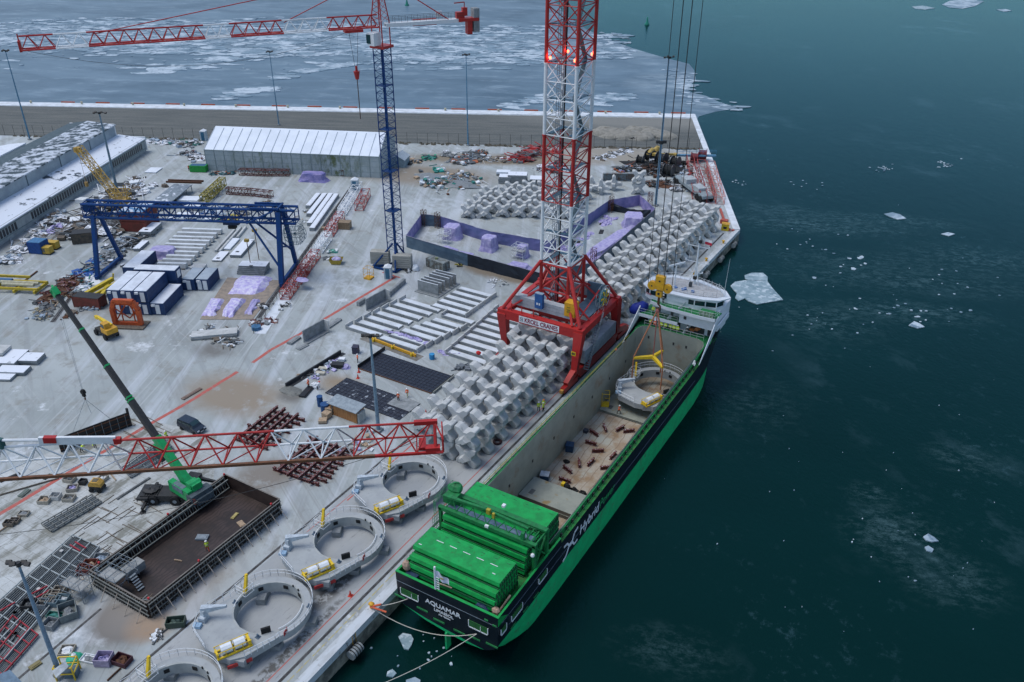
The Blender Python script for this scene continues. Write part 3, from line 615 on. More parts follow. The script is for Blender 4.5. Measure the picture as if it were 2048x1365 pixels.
text('slogan_lettering', 'Hybrid', 2.15, BS(78.2,3.05), WHT, ship, bold=.035, align='LEFT', shear=.1, sx=.98); text('slogan_lettering', 'Power', 2.15, BS(84.35,3.05), C(.015,.3,.09), ship, bold=.01, align='LEFT', shear=.1, sx=.84)
mb = MB(); X0 = SC+7.32   # white crossed-stroke emblem
def strip(P_, w_):
    for a, b in zip(P_, P_[1:]): mb.bar((X0,a[0],a[1]),(X0,b[0],b[1]), .05, w_)
strip([(73.5,1.6),(74.4,1.9),(75.2,3.0)], .3); strip([(73.7,3.9),(74.6,3.8),(75.2,3.0)], .3); strip([(76.0,3.0),(76.6,4.1),(77.6,4.3)], .3); strip([(76.0,3.0),(76.7,2.1),(77.6,2.2)], .3); mb.bar((X0,75.0,3.0),(X0,76.2,3.0),.055,.55)
build(mb, 'hull_emblem', WHT, ship)
# forward superstructure (ship faces away from the camera; we see its aft side)
sup = MB(); X_0, X_1 = SC-6.6, SC+6.75
sup.bx(X_0+.6, SC+6.3, 132.4, 140, 5.5, 8.35)          # lower house
sup.bx(SC+.4, SC+6.85, 130.9, 139.4, 8.35, 10.9)        # stbd mid house
sup.bx(X_0+1.2, SC+.4, 132.6, 139.4, 8.35, 10.9)
sup.bx(X_0+1.6, SC+6.0, 133.2, 138.4, 10.9, 11.6)        # wheelhouse base
SUPW = build(sup, 'superstructure', SHIPW, ship)
wl = [(SC-7.0,132.6),(SC-5.9,131.9),(SC-2,131.7),(SC+2.5,131.9),(SC+6.2,132.9),(SC+7.0,134.6),(SC+5.8,136.2),(SC+1,138),(SC-4,137.6),(SC-6.6,135.4)]
mb = MB(); mb.prism(wl, 10.95, 11.75); mb.prism([(x,y) for x, y in wl], 12.7, 13.1)
for i in range(len(wl)):
    a, b = Vector((*wl[i],0)), Vector((*wl[(i+1) % len(wl)],0)); n_ = max(1, round((b-a).length/1.6))
    for k in range(n_): q = a.lerp(b, k/n_); mb.bx(q.x-.08,q.x+.08,q.y-.08,q.y+.08,11.75,12.7)
mb.bx(SC-2.6,SC+1.4,131.66,132.2,11.75,12.7); build(mb, 'wheelhouse', SHIPW, SUPW)
mb = MB(); mb.prism([(SC+(x-SC)*.985, 135+(y-135)*.97) for x, y in wl], 11.75, 12.7); build(mb, 'bridge_window', GLASS, SUPW)
rf = [(SC-7.6,132.6),(SC-6.2,131.4),(SC-3,131.2),(SC+1,131.3),(SC+4.2,131.9),(SC+6.7,133.0),(SC+8.0,135.0),(SC+6.4,137.3),(SC+1,139.3),(SC-4,139),(SC-7.3,136.2)]
mb = MB(); mb.prism(rf, 13.1, 13.3); ROOF = build(mb, 'bridge_roof', SHIPW, SUPW)
mb = MB(); ins = [(SC+(x-SC)*.86, 135.4+(y-135.4)*.72, 13.3) for x, y in rf]; mb.rail(ins+ins[:1], 1.0, .03, .9, 3); build(mb, 'roof_railing', WHT, SUPW)
mb = MB(); mb.prism([(p[0],p[1]) for p in ins], 13.3, 13.33); build(mb, 'roof_walkway', C(.42,.42,.42), SUPW)
mb = MB()
for x, y in ((-44.6,133.6),(-43.2,133.5),(-42.9,133.9),(-41.4,133.6)): mb.blob((x,y,13.55),(.35,.28,.3),8,4,.1)
each(mb, 'deck_cushion', C(.02,.13,.4), SUPW)
mb = MB(); mb.box((-42.6,135.6,13.8),(.5,.4,.9)); mb.box((-45.2,134.2,11.9),(.5,.3,.8)); each(mb, 'equipment_box', C(.05,.06,.07), SUPW)
mb = MB(); mx, my = -42.4, 137.2; mb.tube((mx,my,13.3),(mx,my,22.5),.22,8,.12)
for z, w_ in ((20.6,1.9),(17.6,2.1),(15.6,1.2)): mb.bar((mx-w_,my,z),(mx+w_,my,z),.1); mb.box((mx+w_,my,z+.15),(.22,.22,.3)); mb.box((mx-w_,my,z+.15),(.22,.22,.3))
mb.tube((mx-1.5,my,17.6),(mx-1.5,my,20.6),.03,4); mb.tube((mx+2,my,17.6),(mx+1.8,my,20.6),.03,4); mb.tube((mx-.9,my-.6,13.3),(mx,my,17.5),.08); mb.tube((mx+.9,my-.6,13.3),(mx,my,17.5),.08)
mb.tube((mx-2.8,134.5,13.3),(mx-2.8,134.5,17.2),.13,7); mb.bar((mx-3.9,133.8,17.2),(mx-1.6,135.6,17.8),.2,.3)
MAST = build(mb, 'signal_mast', WHT, SUPW)
mb = MB(); mb.box((mx+.2,my,21.6),(.5,.5,.5)); mb.box((mx,my-.1,14.6),(.6,.5,.6)); each(mb, 'navigation_lamp', DARK, MAST)
mb = MB(); mb.tube((SC+6.7,134.8,13.3),(SC+6.9,134.9,20.6),.05,5,.02)
for x in (SC+2.6,SC+3.4,SC+4.0,SC+4.9,SC+5.4): mb.tube((x,136.0,13.3),(x,136.0,rnd(14.6,15.5)),.035,4)
for x in (SC-6.6,SC-6.1): mb.tube((x,133.2,13.3),(x,133.2,15),.05,4)
each(mb, 'whip_aerial', WHT, SUPW)
mb = MB(); mb.tube((mx+1.0,my,21),(mx+1.0,my,22.6),.03,4); pf = build(mb, 'flag_halyard', WHT, MAST)
for k, cc in ((0, C(.55,.02,.05)), (1, C(.8,.8,.82))):
    m_ = MB(); m_.add([(mx+1.0,my,21.3+k*.5),(mx+1.6,my+.15,21.2+k*.5),(mx+2.3,my-.1,21.25+k*.5),(mx+2.3,my-.1,21.75+k*.5),(mx+1.6,my+.15,21.7+k*.5),(mx+1.0,my,21.8+k*.5)], [(0,1,4,5),(1,2,3,4)]); build(m_, 'flag_band', cc, pf)
# green decks of the superstructure
mb = MB(); mb.prism([(SC-5.6,132.4),(SC-5.2,131.0),(SC-2,130.0),(SC+4,129.8),(SC+7.0,130.0),(SC+7.3,133),(SC+5,133.4),(SC-5.6,133.4)], 10.86, 10.99); mb.prism([(SC-7.2,134),(SC-7.1,130.2),(SC+.4,130.2),(SC+.4,134)], 8.3, 8.42); mb.bx(SC-7.1,SC+7.1,129.7,132.5,6.05,6.2)
build(mb, 'green_deck', GRND, ship)
mb = MB(); mb.prism([(SC-5.6,132.3),(SC-5.25,130.88),(SC-2,129.88),(SC+4,129.68),(SC+7.1,129.88),(SC+7.1,130.0),(SC+4,129.8),(SC-2,130),(SC-5.2,131.0)], 10.55, 11.12); mb.prism([(SC-7.2,130.08),(SC+.4,130.08),(SC+.4,130.2),(SC-7.2,130.2)], 7.95, 8.55); mb.bx(SC+.4,SC+6.9,130.78,130.9,8.3,10.86)
build(mb, 'deck_fascia', SHIPW, ship)
mb = MB(); mb.rail([(SC-5.2,131,11.1),(SC-2,130,11.1),(SC+4,129.85,11.1),(SC+7,130.05,11.1),(SC+7.2,132,11.1)],1.0,.02,1.2,2); mb.rail([(SC-7.1,130.2,8.5),(SC+.3,130.2,8.5)],1.0,.02,1.2,2); mb.rail([(SC-5.6,129.75,6.6),(SC+5.6,129.75,6.6)],1.0,.02,1.3,2); build(mb, 'deck_railing', WHT, ship)
mb = MB(); mb.bx(SC+4.2,SC+6.6,130.1,131.2,11.0,12.0); build(mb, 'locker', C(.02,.2,.06), ship)
mb = MB(); mb.rail([(SC+4.2,130.08,11.0),(SC+6.6,130.08,11.0)],1.02,.04,.6,4); build(mb, 'locker_frame', C(.45,.5,.42), ship)
mb = MB(); mb.bx(-44.1,-43.6,130.85,130.89,9.2,10.1) ; mb.bx(-41.6,-41.1,130.72,130.77,9.2,9.8); mb.bx(-40.9,-40.4,130.7,130.77,11.5,11.7); mb.bx(SC-4.4,SC-3.8,132.5,132.58,8.5,10.3); mb.bx(SC-2.2,SC-1.9,132.1,132.19,11.4,12.1); mb.bx(SC+.8,SC+1.2,132.1,132.19,11.2,11.7); mb.bx(SC-.2,SC+.3,132.3,132.38,6.3,7.9)
mb.bx(SC+1.6,SC+4.8,132.3,132.38,6.3,7.8); mb.bx(SC+5.4,SC+6.2,132.3,132.38,6.3,7.8)
each(mb, 'doorway', C(.05,.055,.06), ship)
mb = MB()
for k in range(9): mb.box((rnd(SC+1.8,SC+4.6),132.1,rnd(6.5,7.5)),(rnd(.2,.5),.3,rnd(.2,.5)))
mb.blob((-39.3,131.8,7.3),(.4,.3,.4),8,4,.05); each(mb, 'life_saving_gear', C(.6,.2,.07), ship)
mb = MB(); mb.bar((SC-1.6,130.6,8.45),(SC-.2,132.2,10.9),.08,.6); mb.bar((SC+1.4,130.4,6.2),(SC+2.6,131.9,8.3),.08,.5); mb.bar((SC+.2,130.6,11),(SC+1.3,131.9,12.2),.08,.5); each(mb, 'stairway', C(.45,.5,.5), ship)
mb = MB(); mb.add([(SC+7.2,123.5,5.1),(SC+7.25,131.5,8.9),(SC+7.25,131.5,11.0),(SC+7.2,130.6,10.6),(SC+7.1,123.5,5.2),(SC+7.1,131.5,8.9),(SC+7.1,131.5,11.0),(SC+7.1,130.6,10.6)], [(0,1,2,3),(7,6,5,4),(0,3,7,4),(3,2,6,7),(1,5,6,2)])
mb.add([(SC-7.2,123.5,5.1),(SC-7.25,131.0,7.4),(SC-7.25,131.0,9.6),(SC-7.1,123.5,5.2),(SC-7.1,131.0,7.4),(SC-7.1,131.0,9.6)], [(2,1,0),(3,4,5),(0,3,5,2)])
mb.bx(SC+7.0,SC+7.3,131.5,138,8.0,8.9)
each(mb, 'wave_screen', SHIPW, ship)
mb = MB(); mb.prism([(SC-6.9,134),(SC+6.9,134),(SC+6,140),(SC+4,144.5),(SC+1.5,148),(SC-1.5,148),(SC-4,144.5),(SC-6,140)], 8.0, 8.15); build(mb, 'foredeck', GRND, ship)
text('name_lettering', 'AQUAMAR', .5, basis((SC+5.6,131.93,11.5),(1,.25,0),(0,0,1)), C(.5,.03,.05), ship, sx=.5); text('name_lettering', 'AQUAMAR', .5, basis((SC-6.1,131.85,11.9),(1,-.35,0),(0,0,1)), C(.5,.03,.05), ship, sx=.5)
mb = MB(); mb.blob((-50.4,131.6,8.7),(1.9,1.1,1.2),10,5,.08); mb.v = [Matrix.Translation((-50.4,131.6,8.7)) @ Matrix.Rotation(R(35),4,'Z') @ Matrix.Rotation(R(-18),4,'Y') @ Matrix.Translation((50.4,-131.6,-8.7)) @ p for p in mb.v]
build(mb, 'covered_rescue_boat', C(.01,.03,.28), ship, smooth=True)
mb = MB(); mb.blob((-49.6,120.2,5.7),(.22,.22,.3),7,4,0); build(mb, 'buoy_float', C(.8,.2,.1), ship)
mb = MB(); mb.blob((SC-6.9,123.8,5.6),(.2,.2,.2),6,3,0)
for k in range(6): mb.blob((SC-7,118+k,5.15),(.1,.1,.1),5,3,0)
each(mb, 'deck_lamp', WHT, ship)
# tween-deck pontoons inside the hold
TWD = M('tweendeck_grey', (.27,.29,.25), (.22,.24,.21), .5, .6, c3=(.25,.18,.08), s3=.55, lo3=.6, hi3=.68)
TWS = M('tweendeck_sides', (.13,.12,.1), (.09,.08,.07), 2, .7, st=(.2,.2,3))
def pontoon(y0, y1, z0, z1, name, label):
    t_ = thing(name, label, 'pontoon', ((HX0+HX1)/2, (y0+y1)/2, z0)); n_ = 2
    for k in range(n_):
        a = z0+(z1-z0)*k/n_; b = z0+(z1-z0)*(k+1)/n_
        build(MB().bx(HX0+.15,HX1-.15,y0,y1,a+.05,b-.1), 'body', TWS, t_); build(MB().bx(HX0+.12,HX1-.12,y0-.06,y1+.06,b-.1,b), 'top_plate', TWD, t_)
    build(MB().bx(HX0+1.2,HX0+1.9,y0+.9,y0+2,z1,z1+.03), 'recess', C(.1,.11,.11), t_)
pontoon(85.5, 90.2, HF, -1.5, 'tween_deck_pontoon', 'grey tween-deck pontoon pile in the hold nearest the green hatch covers')
pontoon(113.2, 119.4, HF, -2.4, 'tween_deck_pontoon', 'grey tween-deck pontoon lying in the hold in front of the lowered caisson')
# steel stools scattered on the hold floor
proto = None
def c7(x, y): return 1000+x/3.413, 680+y/3.413
items = [(715,610,-50),(640,645,-20),(820,615,70),(880,632,40),(620,715,3),(668,768,35),(540,850,-60),(620,845,85),(460,895,-22),(725,882,40),(442,968,3),(772,800,85)]
desc = ['short rust-red steel stool on the hold floor, highest of the scattered ones','long rust-red stool near the quay-side hold wall, second highest','narrow stool standing nearly end-on in the upper part of the hold','tilted rust-red stool in the upper right of the hold floor','rust-red stool lying straight across, just under the hold patch of rust','rust-red stool tilted up to the right in the middle of the hold floor','dark stool tilted down to the right with a yellow end','slim dark stool end-on in the centre of the hold floor','dark stool tilted down to the right near the blue crates','dark stool close to the outer hold wall, lower right','black stool lying straight across beside the yellow pump','thin red stool leaning against the outer hold wall']
for (x, y, a), l in zip(items, desc):
    p = G(*c7(x, y), HF); p.z = HF
    if proto is None:
        proto = thing('steel_stool', l, 'steel beam', p, 0, 'steel stools scattered in the hold')
        build(MB().bx(-1,1,-.16,.16,.5,.62), 'top_flange', DRED, proto, True); build(MB().bx(-.95,.95,-.04,.04,.08,.5), 'web', DRED, proto, True); build(MB().bx(-1,1,-.2,.2,0,.08), 'base_plate', DRED, proto, True); o = proto
    else: o = copy_tree(proto)
    o.location = p; o.rotation_euler = (0,0,R(a)); o['label'] = l
def crate(px, py, z, d, mat, label, cat='crate', rz=0, name='crate', extra=None):
    p = G(px, py, z); t_ = thing(name, label, cat, p, rz); w_, l_, h_ = d
    build(MB().bx(-w_/2,w_/2,-l_/2,l_/2,.08,h_*.9), 'body', mat, t_, True); build(MB().bx(-w_/2-.04,w_/2+.04,-l_/2-.04,l_/2+.04,h_*.9,h_), 'lid', extra or mat, t_, True); m_ = MB()
    for a in (-.35,.35): m_.bx(w_*a-.07,w_*a+.07,-l_/2,l_/2,0,.08)
    build(m_, 'skid', TIMD, t_, True); return t_
crate(*c7(475,755), HF, (1.2,1.3,1.3), C(.015,.05,.11), 'dark blue lidded crate by the quay-side hold wall', rz=.3)
crate(*c7(305,955), HF, (1.3,1.2,1.2), C(.02,.07,.14), 'dark blue crate with white caps behind the pontoon pile in the hold', rz=.3, extra=C(.5,.55,.6))
crate(*c7(585,632), HF, (.7,.7,.6), C(.05,.06,.08), 'small black box beside the upper hold wall', 'box')
p = G(*c7(445,1012), HF); t_ = thing('water_pump', 'yellow and black pump standing on the hold floor', 'pump', p); m_ = MB(); m_.blob((.3,0,.45),(.6,.45,.5),9,5,.05); build(m_, 'hose_drum', BLK, t_, True); build(MB().bx(-.6,-.1,-.4,.3,.1,.9), 'housing', YELL, t_, True); build(MB().bx(-.6,.8,-.4,.4,0,.1), 'skid', DARK, t_, True)
for (x, y, l) in ((510,1025,'dark lump of rope at the lower end of the hold floor'),(563,1048,'small dark chain heap beside the pontoon pile, outer side'),(452,835,'black rubber hose bundle near the lower hold wall')):
    p = G(*c7(x,y), HF); single(MB().blob(p,(.6,.4,.4),8,4,.3,1), 'rope_heap', BLK, l, 'rope heap')
# yellow man basket in the hold
def basket(px, py, z, label, s=1, col=YELL, z2=2.0, rz=.4):
    t_ = thing('man_basket', label, 'man basket', G(px,py,z), rz); m_ = MB(); m_.bx(-.6*s,.6*s,-.6*s,.6*s,0,.35); build(m_, 'floor_tray', col, t_, True); m_ = MB()
    for a in (-.57*s,.57*s):
        for b in (-.57*s,.57*s): m_.tube((a,b,.35),(a,b,z2),.05,5)
    for z_ in (1.0,z2): m_.path([(-.57*s,-.57*s,z_),(.57*s,-.57*s,z_),(.57*s,.57*s,z_),(-.57*s,.57*s,z_),(-.57*s,-.57*s,z_)],.05)
    build(m_, 'cage', col, t_, True); return t_
basket(*c7(718,445), -2.4, 'yellow man basket with cage on the forward hold pontoon', 1.1, z2=2.6)
# mooring lines and bollards
bol = None
for i, (px, py, l) in enumerate(((749,1218,'yellow bollard holding the stern mooring lines, nearest the bottom edge'),(1427,558,'yellow bollard on the coping just beyond the ship bridge'),(1448,530,'yellow bollard on the coping halfway to the quay corner'),(1447,487,'yellow bollard at the far end of the quay coping'))):
    p = G(px,py,.12); p.x = -52.7
    if bol is None:
        bol = o = thing('mooring_bollard', l, 'bollard', p, 0, 'yellow bollards on the quay edge'); build(MB().tube((0,0,0),(0,0,.55),.26,10,.2), 'post', YEL, o, True); m_ = MB(); m_.blob((0,0,.6),(.42,.36,.2),10,4,0); build(m_, 'cap', YEL, o, True, smooth=True)
    else: o = copy_tree(bol); o['label'] = l
    o.location = p
B0 = G(749,1218,.5); B0.x = -52.7; ROPE = M('mooring_rope', (.5,.48,.42), (.4,.38,.33), 5, .9)
def sagline(a, b, sag, n=12): a, b = Vector(a), Vector(b); return [a.lerp(b,k/n)-Vector((0,0,sag*4*(k/n)*(1-k/n))) for k in range(n+1)]
mb = MB(); mb.path(sagline(B0,(-48.4,57.7,2.3),.3), .05); single(mb, 'mooring_line', ROPE, 'short slack mooring line from the yellow bollard to the stern port', 'mooring line', 'mooring lines')
mb = MB(); mb.path(sagline(B0,(-38.4,57.5,2.2),2.0), .05); single(mb, 'mooring_line', ROPE, 'long sagging mooring line from the bollard across the transom', 'mooring line', 'mooring lines')
mb = MB(); mb.path(sagline((-38.4,57.5,2.2), G(640,1410,.2), 1.2), .05); single(mb, 'mooring_line', ROPE, 'mooring line running from the transom down to the bottom edge', 'mooring line', 'mooring lines')
mb = MB(); mb.tube(B0,B0.lerp(Vector((-48.4,57.7,2.3)),.3),.12,6); mb.tube(B0,B0.lerp(Vector((-38.4,57.5,.8)),.16),.12,6); single(mb, 'rope_sleeve', C(.6,.12,.05), 'orange chafe sleeve of the mooring lines by the bollard', 'rope sleeve')
# round fenders hanging on the quay wall
fe = None
for (px, py, l) in ((712,1302,'round ribbed fender hanging under the lowest stretch of quay'),(1410,548,'grey cylindrical fender on the quay wall just beyond the ship'),(1440,517,'grey fender on the quay wall, middle of the far three'),(1468,489,'grey fender on the quay wall close to its corner')):
    p = G(px,py,-1.6); p.x = -51.3; p.z = -1.7
    if fe is None:
        fe = o = thing('quay_fender', l, 'fender', p, 0, 'cylindrical fenders on the quay wall'); m_ = MB(); m_.tube((0,-.9,0),(0,.9,0),.62,14); build(m_, 'drum', M('fender_grey',(.3,.33,.34),(.2,.22,.22),1.5,.7), o, True, smooth=False); m_ = MB()
        for k in (-.6,-.2,.2,.6): m_.tube((0,k-.05,0),(0,k+.05,0),.67,14)
        each(m_, 'rib', BLK, o, True)
        m_ = MB(); m_.tube((0,-.7,.5),(-.6,-.7,1.7),.03,4); m_.tube((0,.7,.5),(-.6,.7,1.7),.03,4); each(m_, 'chain', DARK, o, True)
    else: o = copy_tree(fe); o['label'] = l
    o.location = p
p = G(735,1262,0); t_ = thing('quay_ladder', 'yellow and black ladder fixed to the quay wall below the bollard', 'ladder', (-51.95, p.y-1.3, -3)); m_ = MB(); m_.tube((0,-.3,0),(0,-.3,3),.05,5); m_.tube((0,.3,0),(0,.3,3),.05,5); each(m_, 'rail', YEL, t_, True); m_ = MB()
for k in range(9): m_.tube((0,-.3,.3+k*.32),(0,.3,.3+k*.32),.04,4)
each(m_, 'rung', DARK, t_, True)
# ================= big rail-mounted crane on the quay
def ZAT(x, y, py):
    lo, hi = -5., 79.
    for _ in range(40):
        m = (lo+hi)/2; v_ = Vector((x,y,m))-CAM; yy = 682.5 - F*v_.dot(up)/v_.dot(fw)
        if yy > py: lo = m
        else: hi = m
    return (lo+hi)/2
MX0, MX1, MY0, MY1 = -65.0, -59.6, 120.5, 126.5; MCX, MCY = -62.3, 123.5; ZB = 18.9
kc = thing('portal_tower_crane', 'huge red and white lattice tower crane on a red portal over the quay rails', 'tower crane', (MCX, MCY, 0))
LX, RX, FY, BY = -70.3, -54.9, 116.2, 131.0
def boxleg(parent, bot, topp, w0, w1, name='portal_leg'):
    m_ = MB(); m_.bar(bot, topp, w0, w0, w1, w1); return build(m_, name, RED, parent)
for (x, y, bx_, by_) in ((LX,FY,LX-.1,117.6),(RX,FY,RX+.1,114.6),(LX,BY,LX-.1,BY-.5),(RX,BY,RX+.1,BY+1)):
    z0 = .9 if x < -60 else 2.2; boxleg(kc, (bx_,by_,z0), (x,y,9.6), 1.0, 1.7)
mb = MB(); mb.bx(LX-.8,RX+.8,FY-.6,FY+.6,8.5,10.2); mb.bx(LX-.8,RX+.8,BY-.6,BY+.6,8.5,10.2); each(mb, 'portal_beam', RED, kc)
mb = MB(); mb.bx(LX-.55,LX+.55,FY+.6,BY-.6,8.7,10.0); mb.bx(RX-.55,RX+.55,FY+.6,BY-.6,8.7,10.0); each(mb, 'side_beam', RED, kc)
for x in (LX, RX):
    m_ = MB(); y0, y1 = (110.4,137.4) if x == RX else (113.5,134.5)
    if x == RX: m_.bar((x,114.8,2.6),(x,111.6,1.5),1.0,1.2,.9,.9); m_.bar((x,132.4,2.6),(x,136.5,1.5),1.0,1.2,.9,.9); m_.bx(x-.5,x+.5,115.4,131.8,1.4,2.4)
    m_.bx(x-.42,x+.42,y0,y0+5,.45,1.35); m_.bx(x-.42,x+.42,y1-5,y1,.45,1.35); m_.bx(x-.42,x+.42,y0+6,y1-6,.5,1.3)
    bg = build(m_, 'bogie_frame', RED, kc); m_ = MB(); y = y0+.5
    while y < y1: m_.tube((x-.15,y,.32),(x+.15,y,.32),.3,10); y += 1.3
    each(m_, 'wheel', DARK, bg)
    m_ = MB(); m_.bx(x-.3,x+.3,y0-.6,y0-.02,.6,1.2); build(m_, 'buffer', C(.5,.25,.06), bg)
# ballast
BAL = M('ballast_slab', (.36,.39,.42), (.28,.31,.34), .8, .8, c3=(.2,.22,.24), s3=2, lo3=.6, hi3=.7)
for k, (a, b, z) in enumerate(((-69.6,-57.8,11.1),(-69.4,-57.6,11.75),(-69.2,-57.4,12.4))): build(MB().bx(a,b,118.0,119.3,z-.6,z), 'ballast_slab', BAL, kc)
for k in range(3): build(MB().bx(-66.5,-56.6,128.0,129.4,10.5+k*.65,11.1+k*.65), 'ballast_slab', BAL, kc)
for k in range(2): build(MB().bx(RX-.9,RX+.75,117.2,130.2,3.0+k*1.3,4.25+k*1.3), 'ballast_slab', BAL, kc); build(MB().bx(LX-.5,LX+1.2,118,130,1.6+k*1.2,2.7+k*1.2), 'ballast_slab', BAL, kc)
# underside truss + machinery deck
mb = MB()
for a in ((MX0,MY0),(MX1,MY0),(MX0,MY1),(MX1,MY1)): mb.tube((*a,8.2),(*a,ZB+.4),.32,8)
cs = [(MX0,MY0),(MX1,MY0),(MX1,MY1),(MX0,MY1)]
for i in range(4):
    a, b = cs[i], cs[(i+1) % 4]
    for z0, z1 in ((8.5,13.6),(13.6,18.7)): mb.tube((*a,z0),(*b,z1),.16,6); mb.tube((*b,z0),(*a,z1),.16,6)
    for z in (8.5,13.6,18.6): mb.tube((*a,z),(*b,z),.2,6)
mb.bx(LX,RX,120.2,120.8,8.7,9.5); mb.bx(LX,RX,126.2,126.8,8.7,9.5)
BASE = build(mb, 'base_tower', RED, kc)
for (a, c) in zip(cs, ((LX,FY),(RX,FY),(RX,BY),(LX,BY))):
    m_ = MB(); m_.tube((*a,ZB+.2),(*c,10.3),.34,8); build(m_, 'main_strut', RED, kc)
mb = MB()
for (a, c) in ((cs[0],(LX+.2,FY+3)),(cs[1],(RX-.2,FY+4)),(cs[2],(RX-.2,BY-4)),(cs[3],(LX+.2,BY-3))): mb.tube((*a,13.6),(*c,10.2),.2,6)
mb.tube((cs[0][0],cs[0][1],13.6),(LX+1,FY,10.3),.2,6); mb.tube((cs[1][0],cs[1][1],13.8),(RX-1.5,FY,10.3),.22,6); mb.tube((cs[2][0],cs[2][1],13.8),(RX-1.5,BY,10.3),.22,6)
for x in (-68.5,-66.4,-64): mb.tube((x,FY,9.8),(x,FY,11.6),.1,5)
mb.tube((RX-1.2,FY+.3,10.4),(RX-.4,FY+8,14.2),.13,5); each(mb, 'brace', RED, kc)
PLT = M('blue_grey_plate', (.13,.2,.26), (.1,.16,.21), .8, .6)
build(MB().bx(MX1+.2,RX-.8,121.5,128,9.9,10.05), 'machinery_deck', PLT, kc); build(MB().bx(MX1+.4,RX-1.0,127.6,127.9,10.05,13.6), 'machinery_wall', PLT, kc); build(MB().bx(LX+.8,MX0-.2,121.5,128,9.9,10.05), 'machinery_deck', PLT, kc)
bc = build(MB().bx(-64.4,-62.9,117.2,117.95,11.4,14.2), 'control_cabinet', C(.02,.1,.3), kc); m_ = MB(); m_.bx(-64.4,-62.9,117.2,117.95,14.21,14.3); build(m_, 'cabinet_roof', C(.25,.34,.42), bc); m_ = MB(); m_.bx(-64.0,-63.75,117.14,117.19,12.1,12.5); m_.bx(-63.55,-63.3,117.14,117.19,12.1,12.5); each(m_, 'notice', WHT, bc)
m_ = MB(); m_.bx(-58.9,-56.9,117.9,119.6,11.0,13.6); yb = build(m_, 'hoist_housing', YEL, kc); m_ = MB()
for z in (12.7,12.2,11.8): m_.bx(-58.4,-57.8,117.84,117.89,z,z+.22)
each(m_, 'notice', C(.25,.2,.02), yb)
# cable reel
m_ = MB(); rc = Vector((-55.4,126.2,12.0))
for s_ in (-.35,.35):
    for i in range(20):
        a0, a1 = i*math.pi/10, (i+1)*math.pi/10; m_.tube(rc+Vector((s_,2.2*math.cos(a0),2.2*math.sin(a0))),rc+Vector((s_,2.2*math.cos(a1),2.2*math.sin(a1))),.07,4); 
        if i % 2 == 0: m_.tube(rc+Vector((s_,0,0)),rc+Vector((s_,2.2*math.cos(a0),2.2*math.sin(a0))),.04,4)
rl = build(m_, 'cable_reel', C(.35,.4,.42), kc); m_ = MB(); m_.tube(rc-Vector((.3,0,0)),rc+Vector((.3,0,0)),1.35,16); build(m_, 'wound_cable', C(.04,.22,.25), rl); m_ = MB()
for i in range(6): a0 = i*math.pi/3; m_.bar(rc+Vector((.4,.5*math.cos(a0),.5*math.sin(a0))),rc+Vector((.4,1.5*math.cos(a0),1.5*math.sin(a0))),.14,.3)
each(m_, 'spoke_guard', YELL, rl)
# stairs
m_ = MB(); A_, B_ = Vector((-53.8,117.2,2.0)), Vector((-54.6,124.2,10.1))
for s_ in (-.45,.45): m_.bar(A_+Vector((s_,0,0)),B_+Vector((s_,0,0)),.08,.25); m_.bar(A_+Vector((s_,0,1.1)),B_+Vector((s_,0,1.1)),.05,.05)
for k in range(24): q = A_.lerp(B_,k/24); m_.box(q,(.9,.26,.04))
for k in range(8): q = A_.lerp(B_,k/8); m_.tube(q+Vector((.45,0,0)),q+Vector((.45,0,1.1)),.03,4)
build(m_, 'stairway', STEELG, kc)
# banner and numbers
by = FY-.615
bn = build(MB().bx(-66.6,-58.6,by-.03,by,8.72,9.98), 'name_banner', C(.72,.74,.76), kc)
tx = basis((-62.15,by-.045,9.34),(1,0,0),(0,0,1)); text('banner_lettering', 'KROLL CRANES', 1.18, tx, C(.24,.02,.05), bn, bold=.03, sx=.8); q_ = MB(); q_.bar((-63.78,by-.06,8.92),(-63.1,by-.06,9.78),.02,.07); build(q_, 'letter_stroke', C(.28,.03,.06), bn)
m_ = MB(); m_.bx(-66.45,-65.75,by-.045,by-.035,8.95,9.75); e_ = build(m_, 'banner_emblem', C(.25,.27,.3), bn); m_ = MB(); m_.bar((-66.3,by-.06,9.05),(-66.3,by-.06,9.65),.01,.09); m_.bar((-66.3,by-.06,9.3),(-65.9,by-.06,9.66),.01,.09); m_.bar((-66.3,by-.06,9.3),(-65.9,by-.06,9.02),.01,.09); build(m_, 'emblem_stroke', WHT, e_)
for x, y, z in ((LX,117.2,6.6),(RX+.0,115.0,6.4)):
    y_ = y - 1.06 if x < -60 else y-.92
    pl_ = build(MB().bx(x-.42,x+.42,y_-.03,y_,z-.4,z+.4), 'number_plate', YELL, kc); text('number', '60', .6, basis((x,y_-.04,z),(1,0,0),(0,0,1)), C(.05,.05,.04), pl_, bold=.03)
# mast sections
def mastsec(z0, z1, mat, n=4):
    m_ = MB(); h = (z1-z0)/n
    for i, a in enumerate(cs):
        m_.tube((*a,z0),(*a,z1-.25),.29,10); m_.tube((*a,z1-.25),(*a,z1),.36,10)
        b = cs[(i+1) % 4]; mid = ((a[0]+b[0])/2,(a[1]+b[1])/2)
        for k in range(n):
            za, zb = z0+k*h, z0+(k+1)*h
            m_.tube((*a,za),(*b,za),.085,5); 
            if i % 2 == 0: p_, q_ = (a, b) if k % 2 else (b, a); m_.tube((*a,zb),(*mid,za),.1,5); m_.tube((*b,zb),(*mid,za),.1,5)
            else: m_.tube((*a,za),(*b,zb) if k % 2 else (*b,zb),.1,5); m_.tube((*b,za),(*a,zb),.1,5)
            if k % 2 == 0: m_.tube((*a,za),(*cs[(i+2) % 4],za),.06,4)
    return build(m_, 'mast_section', mat, kc)
zs = [ZB, 30.1, 41.4, 52.7, 64.0, 75.3, 86.6]
